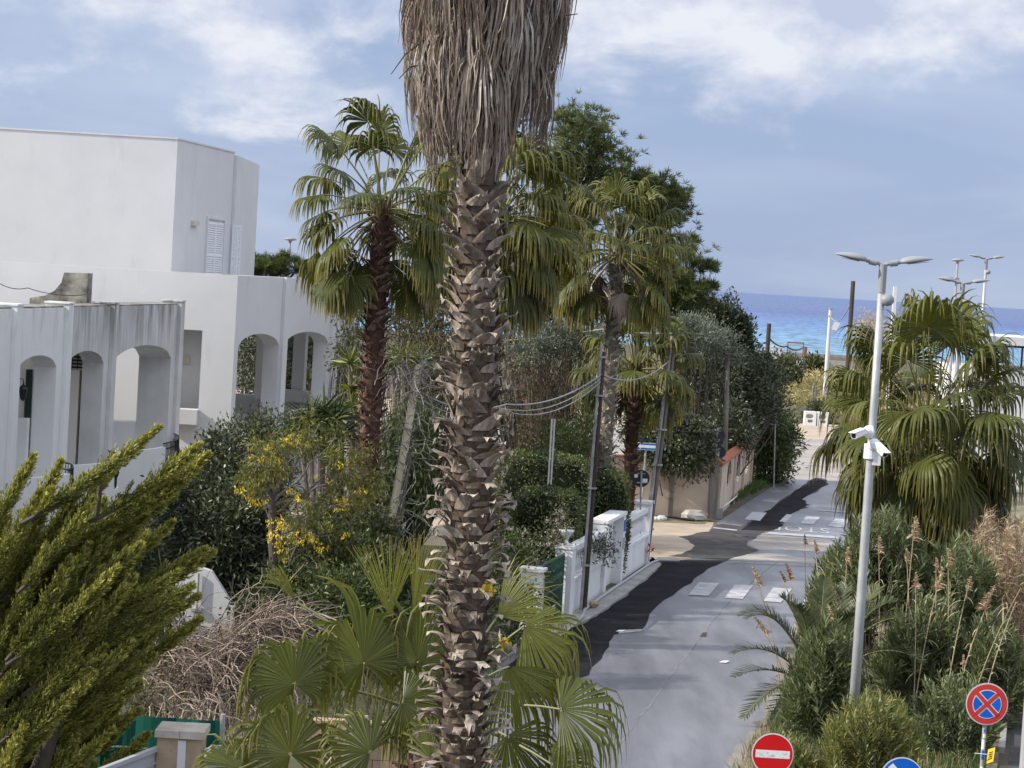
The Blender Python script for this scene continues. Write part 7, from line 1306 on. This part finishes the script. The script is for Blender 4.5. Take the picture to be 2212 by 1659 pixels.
def bare_vine():
    q = P(890, 950, 50); t = thing('bare_vine', 'leafless grey vine climbing and spreading around the cream pole', 'vine', (bC[0], 50, 0)); mb = MB(); n = 90; K = 10; pts = np.zeros((n, K, 3)); f = rng.random(n); y = 800 + f * 380; a = np.array([P(905 - 38 * (yy - 787) / 408 + rng.normal(scale=5), yy, 50) for yy in y]); pts[:, 0] = a; d = nrm(rng.normal(size=(n, 3)) * (1, 0.6, 0.8))
    st = rng.uniform(0.05, 0.15, n)
    for k_ in range(1, K): d = nrm(d + rng.normal(scale=0.38, size=(n, 3)) - UP * 0.05); pts[:, k_] = pts[:, k_ - 1] + d * st[:, None]
    tubes(mb, pts, np.linspace(1, 0.4, K)[None] * rng.uniform(0.006, 0.014, n)[:, None], 3, r=rng.random(n), cap=False)
    z = np.linspace(0.2, 4.4, 26)
    for k_ in range(5): p = [np.array([bC[0] + (tC[0] - bC[0]) * zz / tC[2] + 0.14 + 0.05 * math.cos(zz * 2 + k_ * 1.3), 50 - 0.05 + 0.06 * math.sin(zz * 2.3 + k_), zz]) for zz in z]; tubes(mb, [p], 0.016, 4, r=0.3)
    # crown of twigs over the pole head
    n = 90; pts = np.zeros((n, K, 3)); pts[:, 0] = P(895, 815, 50) + rng.normal(scale=(0.35, 0.3, 0.2), size=(n, 3)); d = nrm(rng.normal(size=(n, 3)) + (-0.3, 0, 0.1)); 
    for k_ in range(1, K): d = nrm(d + rng.normal(scale=0.3, size=(n, 3)) - UP * 0.08); pts[:, k_] = pts[:, k_ - 1] + d * 0.10
    tubes(mb, pts, 0.008, 3, r=rng.random(n), cap=False); mb.build('stems', M['twig_grey'], t)
bare_vine()

# ------------------------------------------------------------------ the median planting
def oleander(label, x0, x1, ytop, yb, d, nsh, mat='oleander', L=0.25, W=0.046, dep=1.2, shoot=0.8, nl=24):
    """upright shoots with whorled lance-shaped leaves; the crown outline is read between x0..x1 and ytop..yb"""
    a, b = P(x0, yb, d), P(x1, yb, d); c = P((x0 + x1) / 2, yb, d); zt = P((x0 + x1) / 2, ytop, d)[2]; zb = max(0.0, c[2]); t = thing('oleander', label, 'shrub', (c[0], d, 0))
    w = (b[0] - a[0]) / 2; u = rng.uniform(-1, 1, nsh); v = rng.uniform(-1, 1, nsh); dome = np.sqrt(np.clip(1 - 0.8 * u ** 2 - 0.2 * v ** 2, 0.05, 1)); tips = np.stack([c[0] + u * w, d + v * dep, zb + (zt - zb) * dome * rng.uniform(0.30, 1.0, nsh) ** 0.7], 1); tips[:, 2] = np.maximum(tips[:, 2], 0.25)
    dirs = nrm(np.stack([u * 0.45, v * 0.3 - 0.1, 0.9 + 0 * u], 1) + rng.normal(scale=0.22, size=(nsh, 3))); sl = shoot * rng.uniform(0.6, 1.2, nsh); n = nsh * nl
    f = np.tile(np.linspace(0.0, 1, nl), nsh); ph = np.tile(np.arange(nl) * 2.2, nsh) + np.repeat(rng.random(nsh) * 6, nl); D_ = np.repeat(dirs, nl, 0); s = nrm(np.cross(D_, rand_dirs(1)[0] + 0 * D_)); q = np.cross(D_, s); pos = np.repeat(tips, nl, 0) - D_ * ((1 - f) * np.repeat(sl, nl))[:, None]; pos[:, 2] = np.maximum(pos[:, 2], 0.03)
    out = s * np.cos(ph)[:, None] + q * np.sin(ph)[:, None]; ld = nrm(out * (1.0 - 0.5 * f)[:, None] + D_ * (0.5 + 0.6 * f)[:, None] + rng.normal(scale=0.15, size=(n, 3))); mb = MB(); leaves(mb, pos, ld, nrm(D_ + rand_dirs(n) * 0.4), L * rng.uniform(0.75, 1.2, n), W * rng.uniform(0.8, 1.2, n), r=np.clip(np.repeat(rng.random(nsh), nl) * 0.6 + rng.random(n) * 0.4, 0, 1), fold=0.25); mb.build('foliage', M[mat], t)
    mb = MB(); base = np.array([c[0], d, 0.0]); branchwork(mb, base, tips - dirs * sl[:, None] * 0.3, min(nsh, 60), 0.018); mb.build('stems', M['twig_grey'], t)
oleander('tall dark oleander behind the lamp post, in front of the broad palm', 1770, 2010, 1085, 1420, 47.5, 430, dep=1.0)
oleander('tall oleander at the right edge of the median among brown reeds', 1960, 2150, 1150, 1480, 47.0, 360, dep=1.2)
oleander('oleander at the left edge of the median leaning over the road', 1728, 1870, 1185, 1450, 48.5, 280, dep=1.0)
oleander('grey-green oleander right of the lamp post below the reeds', 1880, 2090, 1290, 1590, 45.3, 330, dep=0.8)
oleander('leafy oleander left of the lamp post beside the date palm', 1690, 1860, 1340, 1600, 41.5, 330, L=0.25, W=0.048, dep=0.7)
oleander('shaded oleander along the dark lane at the right of the median', 2060, 2205, 1330, 1590, 44.5, 260, dep=1.0)
oleander('low oleander patch between the reeds and the no-stopping sign', 1960, 2150, 1450, 1640, 41.0, 230, L=0.15, dep=0.8)
oleander('yellowing oleander at the foot of the lamp post', 1770, 1985, 1490, 1690, 37.4, 260, 'oleander_yellow', L=0.19, W=0.034, dep=0.6)
oleander('small oleander seedling at the road edge beside the no-entry sign', 1640, 1760, 1590, 1700, 37.8, 90, 'oleander_yellow', L=0.14, dep=0.5, shoot=0.45)
def date_palm():
    D = 44.0; c = P(1765, 1470, D); c[2] = 0.55; t = thing('date_palm', 'small date palm with feather fronds leaning over the road', 'palm tree', (c[0], D, 0)); mb = MB(); lathe(mb, (c[0], D, 0), [(0.3, 0), (0.34, 0.3), (0.2, 0.65)], 12); mb.build('trunk', M['boot_red'], t)
    for (x, y), dd, arch_ in (((1585, 1412), 43.2, 0.35), ((1615, 1335), 43.6, 0.5), ((1600, 1330), 44.2, 0.55), ((1588, 1462), 43.0, 0.25), ((1608, 1550), 42.6, 0.35), ((1690, 1290), 44.4, 0.3), ((1780, 1255), 44.6, 0.12), ((1830, 1265), 44.6, 0.12), ((1935, 1300), 44.2, 0.35), ((1960, 1340), 43.8, 0.4), ((1900, 1270), 45.0, 0.2), ((1720, 1310), 43.4, 0.3), ((1670, 1560), 42.4, 0.3), ((1990, 1430), 43.0, 0.4), ((1850, 1330), 43.0, 0.4)):
        e = P(x, y, dd); mid = c + (e - c) * 0.55 + UP * arch_ * np.linalg.norm(e - c); s = np.linspace(0, 1, 14)[:, None]; path = (1 - s) ** 2 * c + 2 * s * (1 - s) * mid + s ** 2 * e; mb = MB(); tubes(mb, [path], [np.linspace(0.028, 0.006, 14)], 5, r=0.6, m=1)
        n = 58; tt = np.linspace(0.16, 1.0, n); pos = np.stack([np.interp(tt, s[:, 0], path[:, j]) for j in range(3)], 1); tan = nrm(np.gradient(pos, axis=0)); sd = nrm(np.cross(tan, UP)); nu = np.cross(sd, tan); rr = rng.uniform(0.2, 0.8)
        for sg in (-1, 1):
            ld = nrm(tan * 0.75 + sd * sg * 0.75 + nu * 0.28 + rng.normal(scale=0.08, size=(n, 3))); ln = 0.46 * np.sin(np.pi * (0.12 + 0.83 * tt)) ** 0.6 * rng.uniform(0.85, 1.1, n); T = np.array([0, 0.4, 0.75, 1.0]); p = pos[:, None] + ld[:, None] * (ln[:, None] * T[None])[..., None] - UP * (0.05 * T[None] ** 2 * ln[:, None])[..., None]; wd = 0.027 * np.array([0.6, 1, 0.7, 0.08])[None] * np.ones((n, 1)); side = np.broadcast_to(nrm(np.cross(ld, nu))[:, None], p.shape); ribbons(mb, p, side, wd, r=np.clip(rr + rng.normal(scale=0.12, size=n), 0, 1), tip=np.broadcast_to(np.array([0, 0, 0.1, 0.5]), (n, 4)))
        mb.build('frond', [M['date_green'], M['petiole']], t)
date_palm()
def reed(label, base, top, plume, lean=0.1, group='dry reeds in the median', dark=0.0):
    base = np.asarray(base, float); top = np.asarray(top, float); t = thing('reed', label, 'reed', base, group); s = np.linspace(0, 1, 9)[:, None]; mid = (base + top) / 2 + np.array([-(top[0] - base[0]) * 0.25, 0, 0.1]); path = (1 - s) ** 2 * base + 2 * s * (1 - s) * mid + s ** 2 * top; mb = MB(); tubes(mb, [path], [np.linspace(0.014, 0.006, 9)], 5, r=rng.uniform(0.5, 1)); mb.build('stalk', M['straw'], t)
    n = 11; tt = rng.uniform(0.25, 0.92, n); pos = np.stack([np.interp(tt, s[:, 0], path[:, j]) for j in range(3)], 1); d = nrm(rng.normal(size=(n, 3)) * (1, 0.6, 0.2) + UP * 0.75); K = 6; T = np.linspace(0, 1, K); ln = rng.uniform(0.25, 0.5, n); p = np.zeros((n, K, 3)); p[:, 0] = pos; cur = d
    for k_ in range(1, K): cur = nrm(cur - UP * 0.35); p[:, k_] = p[:, k_ - 1] + cur * (ln / (K - 1))[:, None]
    mb = MB(); ribbons(mb, p, np.broadcast_to(nrm(np.cross(d, UP + 0 * d))[:, None], p.shape), 0.024 * np.array([0.7, 1, 0.9, 0.7, 0.4, 0.05])[None] * np.ones((n, 1)), r=rng.random(n)); mb.build('leaves', M['straw'], t)
    if plume:
        m_ = 130; u = rng.random(m_); pp = top + (path[-1] - path[-2]) / np.linalg.norm(path[-1] - path[-2]) * (u[:, None] - 0.55) * plume; dr = nrm(np.array([lean, -0.1, 0.75]) + rng.normal(scale=0.42, size=(m_, 3))); K = 4; T = np.array([0, 0.4, 0.75, 1.0]); ln = plume * 0.42 * (1.1 - 0.75 * u) * rng.uniform(0.6, 1.1, m_); p = pp[:, None] + dr[:, None] * (ln[:, None] * T[None])[..., None] - UP * (0.35 * T[None] ** 2 * ln[:, None])[..., None] + np.array([lean, 0, 0]) * (T[None] ** 2 * ln[:, None])[..., None]
        mb = MB(); ribbons(mb, p, nrm(rng.normal(size=(m_, 1, 3))) * np.ones((1, K, 1)), 0.020 * np.array([0.5, 1, 0.9, 0.2])[None] * np.ones((m_, 1)), r=np.clip(rng.random(m_) - dark, 0, 1)); mb.build('plume', M['plume'], t)
RD = [((1632, 1245), (1668, 1420), 45.5, 0.42, 'reed with a pale plume leaning out over the crosswalk'), ((1640, 1350), (1690, 1480), 43.5, 0.40, 'short pale-plumed reed above the date palm fronds by the road'), ((1702, 1235), (1716, 1330), 48, 0.40, 'dark brown plumed reed at the left edge of the oleanders'), ((1689, 1245), (1712, 1340), 48.3, 0.25, 'small dark reed plume just left of another dark one'), ((1738, 1165), (1738, 1260), 52, 0.25, 'thin far reed standing alone against the pale road patch'), ((1760, 1180), (1772, 1400), 46.6, 0.32, 'tall straight reed between the road and the lamp post'), ((1830, 1200), (1822, 1330), 46.2, 0.36, 'reed with a tufted head just left of the lamp post'), ((1808, 1290), (1812, 1340), 45.0, 0.34, 'reed with a rounded orange plume touching the lamp post on the left'), ((1791, 1320), (1796, 1345), 43.0, 0.26, 'short reed with an orange plume low left of the lamp post'),
      ((1898, 1175), (1897, 1290), 46.0, 0.36, 'slim reed just right of the lamp post'), ((1975, 1140), (1954, 1380), 45.4, 0.5, 'tallest reed standing in the middle of the oleanders'), ((1958, 1200), (1962, 1420), 45.1, 0.3, 'leafy reed beside the tallest one in the middle'), ((1978, 1255), (1975, 1420), 44.4, 0.35, 'reed with a dull plume under the tallest reed'), ((2030, 1250), (1998, 1420), 44.2, 0.50, 'reed with a thick drooping brown plume right of centre'), ((2022, 1215), (2020, 1300), 45.0, 0.2, 'reed with a small tuft above the thick drooping plume'), ((2048, 1205), (2045, 1430), 44.8, 0.4, 'straight reed with a ragged head between two thick plumes'), ((2093, 1260), (2060, 1440), 43.8, 0.30, 'bent reed with a thin head near the dark lane'), ((2140, 1290), (2085, 1470), 43.4, 0.55, 'reed with a big pale plume hanging to the left near the dark lane'), ((2080, 1425), (2078, 1500), 42, 0.22, 'small reed tuft above the no-stopping sign'), ((2205, 1270), (2085, 1590), 41.8, 0.0, 'long leaning bare reed stalk crossing towards the right edge'), ((2195, 1300), (2120, 1560), 42.4, 0.0, 'second leaning bare reed stalk beside the first')]
for (tx, ty), (bx, by), d, pl_, lab in RD:
    tp_ = P(tx, ty, d); k = P(bx, by, d); sl = (tp_[0] - k[0]) / max(0.3, tp_[2] - k[2]); reed(lab, (tp_[0] - sl * tp_[2], d, 0), tp_, pl_, lean=-0.15 if 'left' in lab and 'big' in lab else 0.15, dark=0.4 if 'dark brown' in lab or 'small dark' in lab else 0.0)
# brown reed bed between the oleanders and the broad palm
def reed_bed():
    a = P(2150, 1300, 49.5); t = thing('reed_bed', 'bank of brown dry reeds below the broad palm at the right edge', 'reeds', (a[0], 49.5, 0)); n = 240; x = rng.uniform(2085, 2225, n); b = np.array([P(xx, 1300, 49.5 + rng.uniform(-0.8, 0.9)) for xx in x]); b[:, 2] = 0; H = np.array([P(2140, yy, 49.5)[2] for yy in rng.uniform(1100, 1300, n)]); lean = rng.normal(scale=0.25, size=n) + 0.15; K = 6; T = np.linspace(0, 1, K); p = b[:, None] + UP * (H[:, None] * T[None])[..., None] + np.array([1, 0, 0]) * (lean[:, None] * T[None] ** 1.6)[..., None]; mb = MB(); tubes(mb, p, np.linspace(1, 0.5, K)[None] * 0.011 * np.ones((n, 1)), 3, r=rng.random(n), cap=False); mb.build('stalks', M['straw'], t)
    m_ = 26; top = np.repeat(p[:, -1], m_, 0) - UP * rng.random((n * m_, 1)) * 0.5; dr = nrm(np.array([0.3, 0, 0.3]) + rng.normal(scale=0.5, size=(n * m_, 3))); mb = MB(); leaves(mb, top, dr, rand_dirs(n * m_), 0.20 * rng.uniform(0.5, 1.2, n * m_), 0.022); mb.build('plumes', M['plume'], t)
    m_ = 8; q = p[:, 2:5][np.arange(n).repeat(m_), rng.integers(0, 3, n * m_)]; mb = MB(); leaves(mb, q, nrm(rng.normal(size=(n * m_, 3)) - UP * 0.3), rand_dirs(n * m_), 0.45, 0.03); mb.build('leaves', M['straw'], t); return tag(t, kind='stuff')
reed_bed()
def tufts(name, pts, H, W, mat, label, cat, nb=1, lean=0.35):
    n = len(pts); K = 3; T = np.array([0, 0.55, 1.0]); h = H * rng.uniform(0.5, 1.3, n); d = rng.normal(scale=lean, size=(n, 2)); p = pts[:, None] + UP * (h[:, None] * T[None])[..., None] + np.concatenate([d, np.zeros((n, 1))], 1)[:, None] * (h[:, None] * T[None] ** 2)[..., None]; a = rng.random(n) * 6.28; sd = np.stack([np.cos(a), np.sin(a), 0 * a], 1); mb = MB(); ribbons(mb, p, np.broadcast_to(sd[:, None], p.shape), W * np.array([1, 0.8, 0.08])[None] * np.ones((n, 1)), r=rng.random(n)); o = mb.build(name, M[mat]); return tag(o, label, cat, kind='stuff')
def scatter(quad, n):
    q = np.array(quad, float); u, v = rng.random((2, n)); p = (q[0] * (1 - u)[:, None] + q[1] * u[:, None]) * (1 - v)[:, None] + (q[3] * (1 - u)[:, None] + q[2] * u[:, None]) * v[:, None]; cl = np.sin(p[:, 0] * 2.3) * np.sin(p[:, 1] * 1.7 + p[:, 0]) + rng.normal(scale=0.7, size=n); p = p[cl > -0.35]; return np.concatenate([p, np.zeros((len(p), 1)) + 0.02], 1)
tufts('median_grass', scatter([(3.6, 35.5), (7.6, 35.5), (10.6, 46), (6.1, 46)], 9000), 0.26, 0.016, 'dry_grass', 'dry pale grass covering the near end of the median', 'grass')
tufts('median_green_grass', scatter([(4.6, 38), (8.4, 37), (11.3, 49), (6.7, 49)], 6500), 0.3, 0.022, 'grass', 'green weeds growing under the oleanders', 'weeds')
tufts('verge_grass', scatter([G(1565, 1098)[:2], G(1660, 1052)[:2], G(1650, 1042)[:2], G(1553, 1088)[:2]], 3500), 0.28, 0.03, 'grass', 'bright green grass along the foot of the oval window wall', 'grass')
tufts('garden_weeds', np.concatenate([scatter([(-8, 30), (0.5, 46), (-2, 54), (-13, 44)], 9000), scatter([(-6, 52), (1.3, 54), (3.6, 66), (-6, 62)], 6000)]), 0.32, 0.035, 'olive_leaf', 'low weeds covering the garden ground', 'weeds')
def scrub():
    n = 9000; x = rng.uniform(8, 75, n); y = rng.uniform(147.6, 247, n); k = np.sin(x * 0.35) * np.sin(y * 0.13 + x * 0.2) + rng.normal(scale=0.6, size=n); s = k > -0.5; x, y = x[s], y[s]; n = len(x); c = np.stack([x, y, 0 * x + rng.uniform(0, 0.9, n) * rng.random(n)], 1); m_ = 9; mb = MB(); pos = np.repeat(c, m_, 0) + rng.normal(scale=(0.55, 0.55, 0.18), size=(n * m_, 3)); pos[:, 2] = np.maximum(pos[:, 2], 0.02); leaves(mb, pos, nrm(rand_dirs(n * m_) + UP * 0.8), nrm(rand_dirs(n * m_) + UP * 0.7), 0.40 * rng.uniform(0.5, 1.3, n * m_), 0.11, r=np.clip(np.repeat(0.5 + 0.45 * np.sin(x * 0.21 + 1) * np.sin(y * 0.09), m_) + rng.normal(scale=0.22, size=n * m_), 0, 1)); tag(mb.build('dry_scrub', M['scrub_leaf']), 'sunburnt yellow scrub between the cross road and the sea wall', 'scrub', kind='stuff')
    for x_, y_, d, rx, ry, lab in ((1690, 800, 200, 45, 30, 'dull green bush at the left of the yellow scrub'), (1760, 795, 235, 14, 12, 'small green bush against the pale rubble wall'), (1840, 850, 170, 40, 30, 'olive bush in the scrub right of the floodlight pole'), (1770, 893, 148, 16, 7, 'low dark bush behind the hollow concrete block')):
        S('scrub_bush', lab, 'bush', [blob(x_, y_, d, rx, ry)], 240, 9, 0.45 * d / 200, 0.18 * d / 200, 'olive_leaf', 0.3, nb=12, br=0.04, base=gb(x_, d))
    S('bare_orange_tree', 'leafless orange-tinted tree beside the tall dark pole before the sea', 'tree', [blob(1880, 715, 190, 30, 30)], 240, 8, 0.3, 0.08, 'plume', 0.4, nb=60, br=0.06, base=gb(1880, 190))
scrub()
